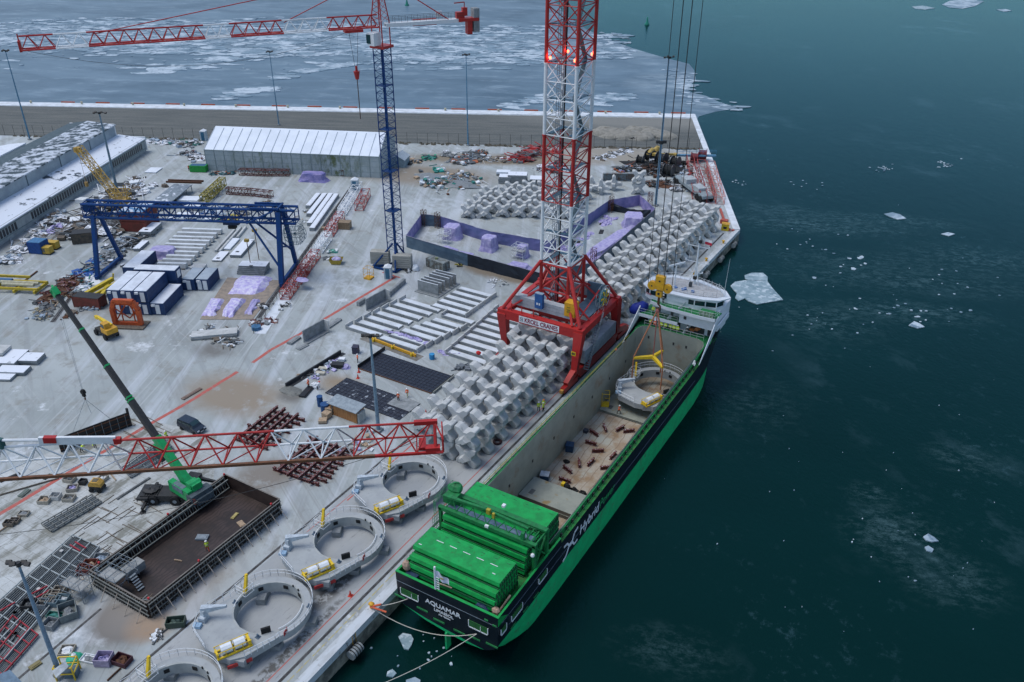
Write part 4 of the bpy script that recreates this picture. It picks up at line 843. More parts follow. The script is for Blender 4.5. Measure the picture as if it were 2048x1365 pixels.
for k in range(6): mastsec(zs[k], zs[k+1], WHT if k % 2 == 0 else RED)
mb = MB()
for k in range(10):
    z = ZB+k*5.65; 
    if k % 2: mb.bx(MX0+.4,MX1-.4,MY0+.5,MY0+1.2,z,z+.1); mb.bx(MX1-1.2,MX1-.4,MY0+1.2,MY1-.5,z,z+.1)
    else: mb.bx(MX0+.4,MX0+1.2,MY0+.5,MY1-.5,z,z+.1); mb.bx(MX1-1.3,MX1-.4,MY0+.5,MY1-.5,z,z+.1); mb.bx(MX0+1.2,MX1-1.3,MY1-1.3,MY1-.5,z,z+.1)
each(mb, 'mast_landing', M('landing_blue', (.08,.17,.23), (.06,.13,.18), 1, .6), kc)
mb = MB()
for k in range(10): z = ZB+k*5.65; mb.bar((MX1-.9,MY0+1.3 if k % 2 else MY1-1.2,z),(MX1-.9,MY1-1.4 if k % 2 else MY0+1.4,z+5.65),.7,.12)
each(mb, 'mast_stair', C(.1,.16,.19), kc)
mb = MB()
for dx, dy in ((0,0),(.75,0),(0,.75),(.75,.75)): mb.tube((-63.4+dx,121.3+dy,9),(-63.4+dx,121.3+dy,86),.05,4)
for k in range(96): z = 9.2+k*.8; mb.path([(-63.4,121.3,z),(-62.65,121.3,z),(-62.65,122.05,z),(-63.4,121.3,z+.4)],.025,4)
build(mb, 'lift_guide', STEELG, kc)
mb = MB(); mb.tube((-61.9,121.2,9),(-61.9,121.2,86),.13,6); build(mb, 'power_cable', BLK, kc)
LAMP = M('obstruction_lamp_glow', (1,.12,.06), emit=5)
for a in cs:
    m_ = MB(); q = Vector((*a,53.4))+Vector((.55 if a[0] < MCX else -.55,.3,0)); m_.blob(q,(.22,.22,.26),8,5,0); o = build(m_, 'obstruction_lamp', LAMP, kc)
    pl_ = bpy.data.lights.new('lamp_light','POINT'); pl_.energy = 40; pl_.color = (1,.16,.08); pl_.shadow_soft_size = .25; lo_ = bpy.data.objects.new('lamp_light',pl_); COL.objects.link(lo_); lo_.parent = o; lo_.matrix_basis = wm(o).inverted() @ Matrix.Translation(q+Vector((0,-.5,.3)))
# hoist ropes, hook block, slings and yoke above the hold
HX, HY = -43.5, 122.2
hk = thing('hook_block', 'big yellow hook block hanging on four ropes over the ship hold', 'hook block', (HX, HY, 17.0))
m_ = MB(); m_.prism([(HX-.75,HY-.45),(HX+.75,HY-.45),(HX+.75,HY+.45),(HX-.75,HY+.45)], 18.2, 20.6); build(m_, 'sheave_housing', YEL, hk)
for sx in (-1.35, 1.35): m_ = MB(); m_.tube((HX+sx,HY-.3,18.6),(HX+sx,HY+.3,18.6),.78,16); build(m_, 'sheave', YEL, hk); m_ = MB(); m_.tube((HX+sx,HY-.34,18.6),(HX+sx,HY+.34,18.6),.14,8); build(m_, 'sheave_pin', DARK, hk)
m_ = MB(); m_.box((HX,HY,18.5),(2.2,.5,.7)); m_.box((HX,HY,17.4),(1.0,.7,1.1)); build(m_, 'cross_head', YEL, hk)
m_ = MB(); m_.tube((HX,HY-.5,19.8),(HX,HY+.5,19.8),.16,8); m_.tube((HX,HY-.5,17.5),(HX,HY+.5,17.5),.2,8); each(m_, 'pin', DARK, hk)
m_ = MB(); m_.tube((HX,HY,17),(HX,HY,15.4),.22,8); pts = [(HX,HY,15.4),(HX+.35,HY,15.1),(HX+.4,HY,14.7),(HX,HY,14.4),(HX-.4,HY,14.7)]; m_.path(pts,.16,7); build(m_, 'hook', RUST, hk)
m_ = MB()
for sx, sy in ((-2.1,0),(-.7,0),(.6,0),(2.05,0)): m_.tube((HX+sx,HY,18.6 if abs(sx) > 1 else 20.4),(HX+sx*1.05,HY+sy,110),.05 if abs(sx) > 1 else .07,5)
each(m_, 'hoist_rope', DARK, hk)
sg = thing('sling_set', 'orange slings and yellow three-armed yoke hanging from the hook block', 'lifting gear', (HX, HY, 5.2))
arms = [Vector((HX+3.35*math.cos(a),HY+3.35*math.sin(a),4.9)) for a in (R(-150),R(-38),R(82))]
SLG = M('orange_sling', (.4,.17,.09), (.3,.12,.06), 3, .8)
for a in arms: m_ = MB(); m_.bar((HX,HY,5.15),a,.55,.6,.45,.35); build(m_, 'yoke_arm', YELL, sg)
for a in arms:
    m_ = MB(); m_.tube((HX,HY,14.4),a+Vector((0,0,.2)),.13,6); m_.tube(a-Vector((0,0,.2)),Vector((a.x,a.y,.4)),.13,6); each(m_, 'sling', SLG, sg)
m_ = MB(); m_.tube((HX,HY,14.4),(HX,HY,5.3),.1,6); m_.blob((HX,HY,14.1),(.35,.3,.5),8,5,.1); each(m_, 'shackle_chain', C(.35,.12,.1), sg)
# ================= caisson collars (ring platforms)
RC = M('collar_concrete', (.35,.375,.38), (.29,.31,.32), .7, .75, lo=.35, hi=.7, c3=(.26,.28,.29), s3=1.6, lo3=.58, hi3=.7)
RCI = M('collar_bore', (.36,.38,.37), (.3,.32,.31), .6, .75)
def collar(loc, label, group=None, rz=0, blocks=True):
    t_ = thing('ring_platform', label, 'ring platform', loc, rz, group)
    Ro, Ri, z0, z1 = 5.0, 4.0, 1.2, 2.15; N_ = 40
    base = [(-5.1,-1.6),(-5.75,-4.0),(-5.45,-5.6),(-4.5,-7.1),(-1.2,-8.2),(2.0,-7.9),(3.1,-6.6),(4.3,-3.2)]
    a0, a1 = math.atan2(-2.6,4.45), math.atan2(-1.2,-5.0)+2*math.pi
    arc = [(Ro*math.cos(a0+(a1-a0)*i/22), Ro*math.sin(a0+(a1-a0)*i/22)) for i in range(23)]
    outl = arc + base[1:7]
    m_ = MB(); no = len(outl)
    # top surface as strip between hole and outline: match by angle
    hole = []
    for (x, y) in outl: a = math.atan2(y, x); hole.append((Ri*math.cos(a), Ri*math.sin(a)))
    vs = [(x,y,z1) for x,y in outl] + [(x,y,z1) for x,y in hole] + [(x,y,z0) for x,y in outl] + [(x,y,z0) for x,y in hole]
    fs = []
    for i in range(no):
        j = (i+1) % no; fs += [(i,j,no+j,no+i),(2*no+i,2*no+j,j,i),(2*no+i,3*no+i,3*no+j,2*no+j)]
    m_.add(vs, fs); body = build(m_, 'collar_body', RC, t_, True)
    m_ = MB(); n3 = 48; ci = [(Ri*math.cos(2*math.pi*i/n3), Ri*math.sin(2*math.pi*i/n3)) for i in range(n3)]
    m_.add([(x,y,z1+.015) for x,y in ci]+[(x,y,.65) for x,y in ci]+[(x*1.05,y*1.05,z1+.015) for x,y in ci]+[(x*1.05,y*1.05,.65) for x,y in ci], [(i,(i+1)%n3,n3+(i+1)%n3,n3+i) for i in range(n3)]+[(2*n3+i,2*n3+(i+1)%n3,(i+1)%n3,i) for i in range(n3)]+[(3*n3+i,3*n3+(i+1)%n3,2*n3+(i+1)%n3,2*n3+i) for i in range(n3)])
    build(m_, 'bore_wall', RCI, body, True)
    m_ = MB()
    for a in (R(70),R(105),R(25),R(150),R(195)): c_ = Vector((Ri*.985*math.cos(a),Ri*.985*math.sin(a),1.55)); m_.box(c_,(.1,.6,.5),a)
    each(m_, 'recess', BLK, body, True)
    m_ = MB(); m_.box((2.6,-2.9,2.5),(.25,1.1,.9),R(-35)); m_.box((1.2,3.8,2.3),(.16,.12,.3)); m_.box((.2,3.95,2.3),(.16,.12,.3)); each(m_, 'rubber_pad', BLK, body, True)
    m_ = MB()
    for x, y in ((-3.9,-1.6),(2.3,-3.9),(4.1,2.6)): m_.tube((x,y,z1),(x,y,z1+.5),.2,7,.1); m_.box((x,y,z1+.05),(.5,.5,.1))
    each(m_, 'bollard_foot', C(.09,.14,.2), body, True)
    ra = [(x*1.05,y*1.05,z1-.05) for x,y in arc]
    m_ = MB(); m_.rail(ra, 1.05, .035, .95, 2, .03); m_.rail([ra[-1],(-5.85,-3.9,z1-.05),(-5.6,-5.6,z1-.05),(-4.55,-7.25,z1-.05),(-1.3,-8.35,z1-.05)],1.05,.035,.9,2); m_.rail([(3.2,-6.7,z1-.05),(4.55,-3.3,z1-.05),ra[0]],1.05,.045,.7,2)
    for sg_ in (1,): m_.path([(Ri*1.01*math.cos(R(a)),Ri*1.02*math.sin(R(a)),z1+.25) for a in range(150,216,8)],.06); m_.path([(Ri*1.01*math.cos(R(a)),Ri*1.02*math.sin(R(a)),z1+.25) for a in range(-28,42,8)],.06)
    build(m_, 'guard_rail', WHT, t_, True)
    m_ = MB(); m_.bar((.2,-8.0,1.5),(3.3,-6.9,1.5),.5,.8); build(m_, 'kick_board', C(.3,.32,.33), t_, True)
    m_ = MB(); m_.bar((2.0,-8.35,1.35),(3.45,-6.0,1.35),.14,.45); m_.box((4.75,-1.9,2.6),(.06,.9,.6),R(20)); each(m_, 'red_panel', C(.4,.03,.03), t_, True)
    # yellow cradle with white canisters
    m_ = MB(); c_ = Vector((1.3,-6.6,2.2)); rr_ = Matrix.Rotation(R(64),4,'Z')
    def L_(x,y,z): return c_ + rr_ @ Vector((x,y,z))
    for x in (-1.9,-.95,0,.95,1.9): m_.bar(L_(x,-.6,.1),L_(x,.6,.1),.1); m_.bar(L_(x,-.6,.1),L_(x,-.6,.95),.06); m_.bar(L_(x,.6,.1),L_(x,.6,.95),.06)
    for y in (-.6,.6): m_.bar(L_(-2,y,.1),L_(2,y,.1),.2); m_.bar(L_(-2,y,.9),L_(2,y,.9),.07)
    m_.box(L_(-1.85,0,.4),(.2,1.1,.5),R(64)); m_.box(L_(1.75,0,.5),(.3,1.2,.7),R(64)); cr = build(m_, 'cradle', YELL, t_, True)
    for x in (-.75,.75): m_ = MB(); m_.tube(L_(x-.6,0,.66),L_(x+.6,0,.66),.56,10); build(m_, 'canister', WHT, cr, True)
    # white davit arm
    m_ = MB(); m_.bar((-5.0,-5.2,2.15),(-5.0,-5.2,3.6),.75,.75,.55,.55); m_.bar((-5.3,-5.2,3.5),(-2.9,-3.5,3.9),.7,.85,.28,.3); m_.box((-4.9,-5.6,2.5),(.8,.6,.7),.3); build(m_, 'davit_arm', C(.44,.5,.55), t_, True)
    m_ = MB(); m_.box((-4.8,-6.5,2.35),(.9,.7,.35),.4); build(m_, 'supply_bag', C(.3,.45,.6), t_, True)
    # yellow ladder hatch frame
    m_ = MB(); m_.bar((-4.0,.1,2.2),(-4.25,.9,4.3),.35,.5,.3,.3); m_.box((-4.3,.95,4.3),(.3,.3,.3)); build(m_, 'ladder_frame', YELL, t_, True)
    m_ = MB()
    for z in (2.3,2.9,3.5): m_.path([(-5,-.4,z),(-3.4,-.4,z),(-3.4,1.0,z),(-5,1.0,z),(-5,-.4,z)],.035,4)
    for x,y in ((-5,-.4),(-3.4,-.4),(-3.4,1.0),(-5,1.0)): m_.tube((x,y,2.15),(x,y,3.5),.035,4)
    build(m_, 'ladder_cage', WHT, t_, True)
    if blocks:
        m_ = MB()
        for x, y in ((3.6,-2.6),(4.6,2.2),(-3.6,2.4),(-1.5,-6.8),(2.4,-6.2)): m_.box((x,y,.37),(1.3,1.1,.74),.4)
        each(m_, 'support_block', CONCD, t_, True)
    return t_
rg = collar((-62.0,62.2,0), 'grey ring platform third from the bottom edge, beside the ship stern', 'ring platforms lined up on the quay')
for y, l in ((76.5,'grey ring platform nearest the X-shaped blocks, fourth from the bottom edge'),(48.2,'grey ring platform second from the bottom edge, below the middle of the row'),(34.0,'grey ring platform cut off by the bottom edge of the photo')):
    o = copy_tree(rg); o.location = (-62.0+rnd(-.15,.15),y,0); o.rotation_euler.z = rnd(-.025,.025); o['label'] = l
lr = collar((-42.4,122.3,-1.8), 'grey ring platform being lowered into the ship hold on orange slings', None, R(4), False)
lr.scale = (1.0,1.0,1.0)
for (px, py, l) in ((1009-0,0,''),): pass
# loose concrete blocks inside the rings
for (cy, l) in ((62.2,'rough concrete block inside the third ring from the bottom'),(76.5,'rough concrete block inside the ring nearest the X-shaped blocks'),(48.2,'rough concrete block inside the second ring from the bottom')):
    m_ = MB(); m_.box((-65.0,cy+1.6,.45),(1.1,1.2,.9),.5); single(m_, 'concrete_block', CONCD, l, 'block')
# ================= X-shaped armour blocks
def armour():
    t_ = MB(); q = [(0,.86),(.27,.86),(.8,1.33),(.98,1.45),(1.5,1.46),(1.6,1.36),(1.6,1.0),(1.45,.78),(1.0,.3),(.94,0)]
    pr = q + [(x,-z) for x, z in reversed(q[:-1])] ; pr = pr + [(-x,z) for x, z in reversed(pr[1:-1])]
    # remove duplicates at x=0
    seen = []; 
    for p in pr:
        if p not in seen: seen.append(p)
    n = len(seen); T = .62; Bv = .1
    inn_ = [(x*.94,z*.94) for x, z in seen]
    vs = [(x,-T-Bv,z) for x,z in inn_]+[(x,-T+.05,z) for x,z in seen]+[(x,T-.05,z) for x,z in seen]+[(x,T+Bv,z) for x,z in inn_]
    fs = [tuple(range(n))[::-1]]+[tuple(range(3*n,4*n))]
    for k in range(3): fs += [(k*n+i,k*n+(i+1)%n,(k+1)*n+(i+1)%n,(k+1)*n+i) for i in range(n)]
    fs = [tuple(reversed(f)) for f in fs]
    t_.add(vs, fs)
    for s_ in (-1,1):
        a = [(.85,-.25),(0,.5),(-.85,-.25),(0,-1.05)]; y0, y1 = s_*(T+Bv-.02), s_*1.5; k = .62
        vv = [(x,y0,z) for x,z in a]+[(x*k,y1,z*k) for x,z in a]; f_ = [(0,1,5,4),(1,2,6,5),(2,3,7,6),(3,0,4,7),(4,5,6,7)]
        if s_ < 0: f_ = [tuple(reversed(f)) for f in f_]
        f_ = [tuple(reversed(f)) for f in f_]; t_.add(vv, f_)
    return t_
AM = armour(); AM.v = [Vector((p.x*1.16,p.y*1.12,p.z*1.15)) for p in AM.v]; ame = build(AM, 'armour_block', CONC).data; bpy.data.objects.remove(bpy.data.objects['armour_block'])
def block(x, y, z, rz, label, group, tilt=0, flip=0):
    o = bpy.data.objects.new('armour_block', ame); COL.objects.link(o); o.location = (x,y,z); o.rotation_euler = (tilt, flip, rz)
    return tag(o, label, 'armour block', group)
colname = ['quayside column','middle column','landward column']
for i in range(28):
    y = 86.3+4.055*i
    for c_ in range(3):
        if 7 < i < 10 and False: continue
        for lay in (0,1):
            if i > 27 and c_ == 2 and lay == 0: continue
            x = -58.4-3.97*c_
            block(x+rnd(-.06,.06), y+rnd(-.08,.08), 1.68+lay*3.36, rnd(-.04,.04), '%s-layer X-shaped concrete block, %s, %s row from the ring platforms' % (('lower','upper')[lay], colname[c_], nth(i)), 'X-shaped concrete blocks stacked along the quay')
for r_ in range(6):
    for c_ in range(7):
        if r_ == 5 and c_ in (0,6): continue
        x = -114.7+3.75*c_-.65*r_; y = 172.4+1.85*c_+3.85*r_
        if c_ > 1: y += 1.6; x -= .3
        block(x, y, 1.68, R(24)+rnd(-.05,.05), 'X-shaped concrete block, back group behind the lilac enclosure, %s row, %s from the left' % (nth(r_), nth(c_)), 'X-shaped concrete blocks in the back group')
for (px, py, l, tl) in ((1201,388,'X-shaped block tipped into a plus sign, two high look, left of the row',0),(1227,380,'X-shaped block tipped into a plus sign, thinnest one, behind the crane mast',0),(1183,382,'X-shaped block tipped into a plus sign, half hidden by the mast',0),):
    p = G(px,py); block(p.x,p.y,1.85,R(26),l,'X-shaped blocks beside the steel girder',0,R(45))
p = G(1275,388); block(p.x,p.y,1.68,R(26),'lone X-shaped block in front of the black cable heap','X-shaped blocks beside the steel girder'); block(p.x,p.y,5.04,R(26),'X-shaped block standing on the lone one before the black cable heap','X-shaped blocks beside the steel girder')
# ================= blue and red tower crane
bc_ = (G(748,537)+G(821,529)+G(791,547))/3; bc_ = Vector((-112.6,139.4,0)); TX, TY = bc_.x, bc_.y
tc = thing('tower_crane', 'slim tower crane with dark blue mast and red and white jib', 'tower crane', (TX,TY,0))
zc = ZAT(TX,TY,95); hw = 1.25
mb = MB(); n = int((zc-3)/2.05)
tcs = [(TX-hw,TY-hw),(TX+hw,TY-hw),(TX+hw,TY+hw),(TX-hw,TY+hw)]
def tsec(z0, z1, mat, k):
    m_ = MB(); h = (z1-z0)/k
    for i, a in enumerate(tcs):
        b = tcs[(i+1)%4]; m_.tube((*a,z0),(*a,z1),.12,5)
        for j in range(k):
            za, zb = z0+j*h, z0+(j+1)*h; m_.tube((*a,za),(*b,za),.05,4,cap=False); p_, q_ = (a,b) if j%2 else (b,a); m_.tube((*p_,za),(*q_,zb),.05,4,cap=False)
    m_.bx(TX-hw,TX+hw,TY-hw,TY+hw,z1-.08,z1-.02) if z1 > 12 else None
    return build(m_, 'mast_section', mat, tc)
z = 4.; 
while z < zc-2: z2 = min(z+9, zc); tsec(z, z2, BLUE, max(2, round((z2-z)/1.5))); z = z2
m_ = MB(); m_.tube((TX-.3,TY+.2,3),(TX-.3,TY+.2,zc),.22,6); build(m_, 'climbing_ladder', BLUE, tc)
mb = MB()
for a in tcs: mb.tube((*a,.5),(*a,4),.16,6)
corners = [G(748,537),G(791,547),G(821,529),Vector((2*TX,2*TY,0))-G(791,547)]
cc_ = sum(corners,Vector())/4
for c_ in corners: mb.bar(c_+Vector((0,0,.3)), (TX,TY,.3), .35,.5); mb.tube(c_+Vector((0,0,.6)),(TX+(c_.x-TX)*.1,TY+(c_.y-TY)*.1,5.2),.2,6)
for i in range(4): mb.bar(corners[i]+Vector((0,0,.3)), corners[(i+1)%4]+Vector((0,0,.3)), .3,.4) if i != 3 else None
build(mb, 'cross_base', BLUE, tc)
PAL = M('pale_ballast', (.36,.35,.31), (.28,.28,.25), 2, .85, st=(.3,.3,3))
for (px, py, w_) in ((762,530,2.7),(806,538,2.7)):
    p = G(px,py)
    for k in range(6): m_ = MB(); m_.box((p.x,p.y,.75+k*.5),(4.2,1.9,.44),R(25) if px > 780 else R(25)); build(m_, 'ballast_slab', PAL, tc)
zj = ZAT(TX,TY,53)
m_ = MB(); m_.box((TX,TY,zc+.2),(3.4,3.4,.5)); build(m_, 'slewing_ring', RED, tc)
tip = G(42,100,zj); jd = (tip-Vector((TX,TY,zj))); jd.z = 0; JL = jd.length; jd.normalize(); jn = Vector((-jd.y,jd.x,0))
m_ = MB(); 
for a in tcs: m_.tube((*a,zc+.4),(*a,zj+1),.13,6)
zt = zj+9.5
for a in tcs: m_.tube((*a,zj+1),(TX+(a[0]-TX)*.2,TY+(a[1]-TY)*.2,zt),.12,6)
for k in range(8):
    f0, f1 = k/8, (k+1)/8
    for i in range(4):
        a, b = tcs[i], tcs[(i+1)%4]; s0, s1 = 1-.8*f0, 1-.8*f1; za, zb = zj+1+(zt-zj-1)*f0, zj+1+(zt-zj-1)*f1
        m_.tube((TX+(a[0]-TX)*s0,TY+(a[1]-TY)*s0,za),(TX+(b[0]-TX)*s1,TY+(b[1]-TY)*s1,zb),.05,4,cap=False)
build(m_, 'tower_head', RED, tc)
pc = Vector((TX,TY,0))-jn*0+Vector((-.2,-2.0,0)); m_ = MB(); m_.box((pc.x,pc.y,zc+1.9),(1.7,2.2,2.4)); cabn = build(m_, 'operator_cab', WHT, tc)
m_ = MB(); m_.box((pc.x-.5,pc.y-1.0,zc+1.95),(1.0,.35,1.7)); m_.tube((pc.x-.87,pc.y,zc+1.9),(pc.x-.8,pc.y-.1,zc+1.9),.7,10); each(m_, 'cab_window', GLASS, cabn)
J0 = Vector((TX,TY,zj))
def jp(s, w=0, h=0): return J0+jd*s+jn*w+Vector((0,0,h))
sct = [(1.2,.146,RED),(.146,.232,WHT),(.232,.403,RED),(.403,.43,RED),(.43,.475,RED),(.475,.56,WHT),(.56,.72,RED)]
# colour fractions along the jib measured from the mast: px 755..42
pxs = [(755,655,RED),(655,566,WHT),(566,461,RED),(461,410,WHT),(410,178,RED),(178,112,WHT),(112,44,RED)]
def frac(px): # world fraction where the jib axis projects to px
    lo, hi = 0., JL*1.05
    for _ in range(40):
        m = (lo+hi)/2; q = jp(m)-CAM; xx = 1024+F*q.dot(rt)/q.dot(fw)
        if xx > px: lo = m
        else: hi = m
    return lo
for a, b, mt in pxs:
    s0, s1 = frac(a), frac(b); m_ = MB(); m_.lattice(jp(s0), jp(s1), 1.9, 2.2, max(2, round((s1-s0)/2.6)), .15, .085, tri=True); build(m_, 'jib_section', mt, tc)
m_ = MB(); m_.box(jp(JL,0,.6),(.4,1.6,1.8),math.atan2(jd.y,jd.x)); m_.tube(jp(JL,0,.2),jp(JL,0,2.6),.12,5); build(m_, 'jib_head', RED, tc)
m_ = MB(); hd = Vector((TX,TY,zt)); m_.tube(hd, jp(frac(190),0,1.8),.09,5); m_.tube(hd, jp(frac(570),0,1.8),.09,5); cj = 17.2
m_.tube(hd, jp(-cj*.82,.6,.6),.09,5); m_.tube(hd, jp(-cj*.82,-.6,.6),.09,5); each(m_, 'tie_bar', RED, tc)
m_ = MB(); m_.bar(jp(-1,.7,.2),jp(-cj,.7,.2),.25,.7); m_.bar(jp(-1,-.7,.2),jp(-cj,-.7,.2),.25,.75); m_.bar(jp(-1,0,.45),jp(-cj,0,.45),1.2,.08)
for k in range(9): m_.bar(jp(-2-k*2.2,.7,.1),jp(-2-k*2.2,-.7,.1),.15)
cjt = build(m_, 'counter_jib', WHT, tc); m_ = MB(); m_.rail([jp(-1.5,.8,.6),jp(-cj,.8,.6)],1.1,.03,1.3,2); m_.rail([jp(-1.5,-.8,.6),jp(-cj,-.8,.6)],1.1,.03,1.3,2); build(m_, 'counter_jib_railing', DARK, cjt)
m_ = MB(); m_.bar(jp(-7,-.95,.1),jp(-12,-.95,.1),.3,1.3); build(m_, 'name_board', RED, cjt)
m_ = MB(); m_.box(jp(-12.6,-1.0,1.5),(1.3,.12,1.1),math.atan2(jd.y,jd.x)); m_2 = build(m_, 'sign', WHT, cjt); m_ = MB(); m_.box(jp(-12.6,-1.09,1.5),(.5,.05,.5),math.atan2(jd.y,jd.x)); build(m_, 'sign_emblem', C(.03,.05,.08), m_2)
m_ = MB(); aj = math.atan2(jd.y,jd.x); m_.box(jp(-cj-1.2,0,.3),(4.4,2.2,.6),aj); m_.box(jp(-cj+.4,0,1.2),(1.6,1.2,1.2),aj); m_.box(jp(-cj-.6,0,1.8),(1.0,.9,1.6),aj); m_.bar(jp(-cj-.6,0,3.6),jp(-cj+1.6,0,3.5),.14,.2); m_.bar(jp(-cj-.6,0,3.6),jp(-cj-.6,0,2.6),.14); m_.box(jp(-cj-1.5,0,-1.3),(1.0,1.6,2.6),aj); build(m_, 'winch_platform', RED, cjt)
m_ = MB()
for k in range(3): m_.box(jp(-cj-2.5-(k*.42),0,.1),(.38,1.9,4.6),math.atan2(jd.y,jd.x))
each(m_, 'counterweight', CONCD, cjt)
s_ = frac(706); m_ = MB(); m_.box(jp(s_,0,-.5),(3.6,1.8,.5),math.atan2(jd.y,jd.x)); trl = build(m_, 'trolley', RED, tc); m_ = MB()
zh = zj-8.2
for o_ in (-.9,.9): m_.tube(jp(s_+o_,0,-.6),jp(s_+o_*.3,0,zh-zj+1),.035,4)
each(m_, 'hoist_rope', DARK, trl)
m_ = MB(); q = jp(s_,0,zh-zj); m_.tube(q+Vector((0,0,1)),q,.25,7); m_.tube(q,q-Vector((0,0,1.6)),.65,8,.35); hb = build(m_, 'hook_block', RED, trl); m_ = MB(); m_.tube(q-Vector((0,0,1.5)),q-Vector((0,0,9.6)),.1,5); build(m_, 'hanging_chain', C(.08,.05,.04), hb)
# sagging cable under the jib
mb = MB(); mb.path(sagline(jp(JL,0,0), jp(6,0,-.5), 4.5, 16), .03, 4); build(mb, 'slack_cable', DARK, tc)
# ================= jib of another crane crossing the foreground
ZJ = 44.7; A0, A1 = G(-90,965,ZJ), G(872,905,ZJ); fd = (A1-A0).normalized(); fn = Vector((-fd.y,fd.x,0))
fj = thing('foreground_crane_jib', 'red and white lattice crane jib passing through the air in the foreground', 'crane jib', A0)
def fjp(s, w=0, h=0): return A0+fd*s+fn*w+Vector((0,0,h))
def fs_(px):
    lo, hi = -10., 90.
    for _ in range(40):
        m = (lo+hi)/2; q = fjp(m)-CAM; xx = 1024+F*q.dot(rt)/q.dot(fw)
        if xx < px: lo = m
        else: hi = m
    return lo
W_, H_ = 2.0, 1.85; LT = (A1-A0).length
BRN = M('rusty_rail_brown', (.16,.065,.03), (.11,.05,.025), 3, .7)
PAN = 2.15
nodes = [fs_(41)]
while nodes[-1] < LT: nodes.append(nodes[-1]+PAN)
while nodes[0] > 0: nodes.insert(0, nodes[0]-PAN)
for a, b, mt in ((-90,240,WHT),(240,552,RED),(552,701,WHT),(701,872,RED)):
    s0, s1 = fs_(a), fs_(b); m_ = MB()
    m_.tube(fjp(s0,W_,0),fjp(s1,W_,0),.075,7); m_.tube(fjp(s0,W_/2,H_),fjp(s1,W_/2,H_),.085,7)
    for nd in nodes:
        if nd < s0-PAN*.6 or nd > s1+.2: continue
        for w_ in (0, W_):
            for ap in (nd-PAN/2, nd+PAN/2):
                if min(nd,ap) >= s0-1.2 and max(nd,ap) <= s1+.6: m_.tube(fjp(nd,w_,0.03),fjp(ap,W_/2,H_),.06,6,cap=False)
        if s0 <= nd <= s1:
            m_.tube(fjp(nd,0,0),fjp(nd,W_,0),.05,5,cap=False)
            if nd+PAN <= s1+.3: m_.tube(fjp(nd,0,0),fjp(nd+PAN,W_,0),.045,5,cap=False)
    if a < 0:
        for nd in nodes:
            if s0 <= nd <= s1: m_.tube(fjp(nd+.75,W_,0),fjp(nd+.75,W_*.55,H_),.04,5,cap=False)
    if b == 872: 
        for w_ in (0,W_): m_.tube(fjp(s1,w_,0),fjp(s1,W_/2,H_),.11,6)
        m_.tube(fjp(s1,0,0),fjp(s1,W_,0),.12,6); m_.tube(fjp(s1+.5,0,0),fjp(s1+.5,0,1.1),.08,6); m_.tube(fjp(s1+.5,0,1.1),fjp(s1+.5,W_,1.1),.06,5); m_.tube(fjp(s1,0,0),fjp(s1+.5,0,0),.12,6); m_.tube(fjp(s1,W_/2,H_),fjp(s1+.5,0,1.1),.06,5); m_.box(fjp(s1-.6,W_/2,H_),(1.6,.3,.3),math.atan2(fd.y,fd.x)); m_.box(fjp(s1-.2,.2,.2),(1,.5,.35),math.atan2(fd.y,fd.x)); m_.box(fjp(s1-.9,.9,.1),(.5,1.2,.25),math.atan2(fd.y,fd.x))
    build(m_, 'jib_section', mt, fj)
m_ = MB(); m_.bar(fjp(-2,0,0),fjp(fs_(750),0,0),.2,.2); build(m_, 'trolley_rail', BRN, fj); m_ = MB(); m_.bar(fjp(fs_(750),0,0),fjp(LT,0,0),.18,.18); build(m_, 'trolley_rail_end', RED, fj)
m_ = MB(); m_.bar(fjp(fs_(85),W_/2,H_+.35),fjp(fs_(236),W_/2,H_+.05),.2,.55); m_.tube(fjp(-3,W_/2,H_+.9),fjp(fs_(85),W_/2,H_+.4),.1,6); m_.tube(fjp(-3,W_/2+.5,0.25),fjp(fs_(238),W_+.0,.08),.05,5); build(m_, 'pendant_bar', WHT, fj)
m_ = MB(); m_.bar(fjp(fs_(95),W_/2,H_+.42),fjp(fs_(120),W_/2,H_+.36),.34,.42); m_.bar(fjp(fs_(232),W_/2,H_),fjp(fs_(246),W_/2,H_),.35,.4); each(m_, 'pendant_joint', RED, fj)
m_ = MB(); m_.box(fjp(fs_(8),W_/2,H_+.3),(.35,.35,.7),.3); build(m_, 'jib_lamp', C(.02,.09,.09), fj)
m_ = MB(); m_.path(sagline(fjp(-3,-3.0,-2.2), fjp(LT-1,W_/2,.4), 1.6, 16), .022, 4); build(m_, 'trolley_cable', DARK, fj)
# ================= green mobile crane
gq = G(346,999); GX, GY = gq.x, gq.y
gb = thing('mobile_crane', 'bright green mobile crane with long black telescopic boom raised over the yard', 'mobile crane', (GX,GY,0))
ca = R(158)   # carrier direction, toward the left end
def loc(s, w, h, a=ca, o=(GX,GY)): return Vector((o[0]+s*math.cos(a)-w*math.sin(a), o[1]+s*math.sin(a)+w*math.cos(a), h))
cdir = (G(300,1003)-G(384,1004)); ca = math.atan2(cdir.y,cdir.x)
m_ = MB(); m_.box(loc(.2,0,1.1,ca),(7.6,2.4,.9),ca); m_.box(loc(3.6,0,1.2,ca),(1.6,3.2,.4),ca); m_.bar(loc(3.2,-2.9,.6,ca),loc(3.2,2.9,.6,ca),.35,.35); m_.bar(loc(-3.0,-2.8,.6,ca),loc(-3.0,2.8,.6,ca),.35,.35)
for s_ in (3.2,-3.0):
    for w_ in (-2.9,2.9): m_.tube(loc(s_,w_,0,ca),loc(s_,w_,.7,ca),.14,6); m_.tube(loc(s_,w_,0,ca),loc(s_,w_,.1,ca),.45,8)
for k in range(6): m_.bar(loc(1.6+k*.35,-1.1,1.65,ca),loc(1.6+k*.35,1.1,1.65,ca),.08)
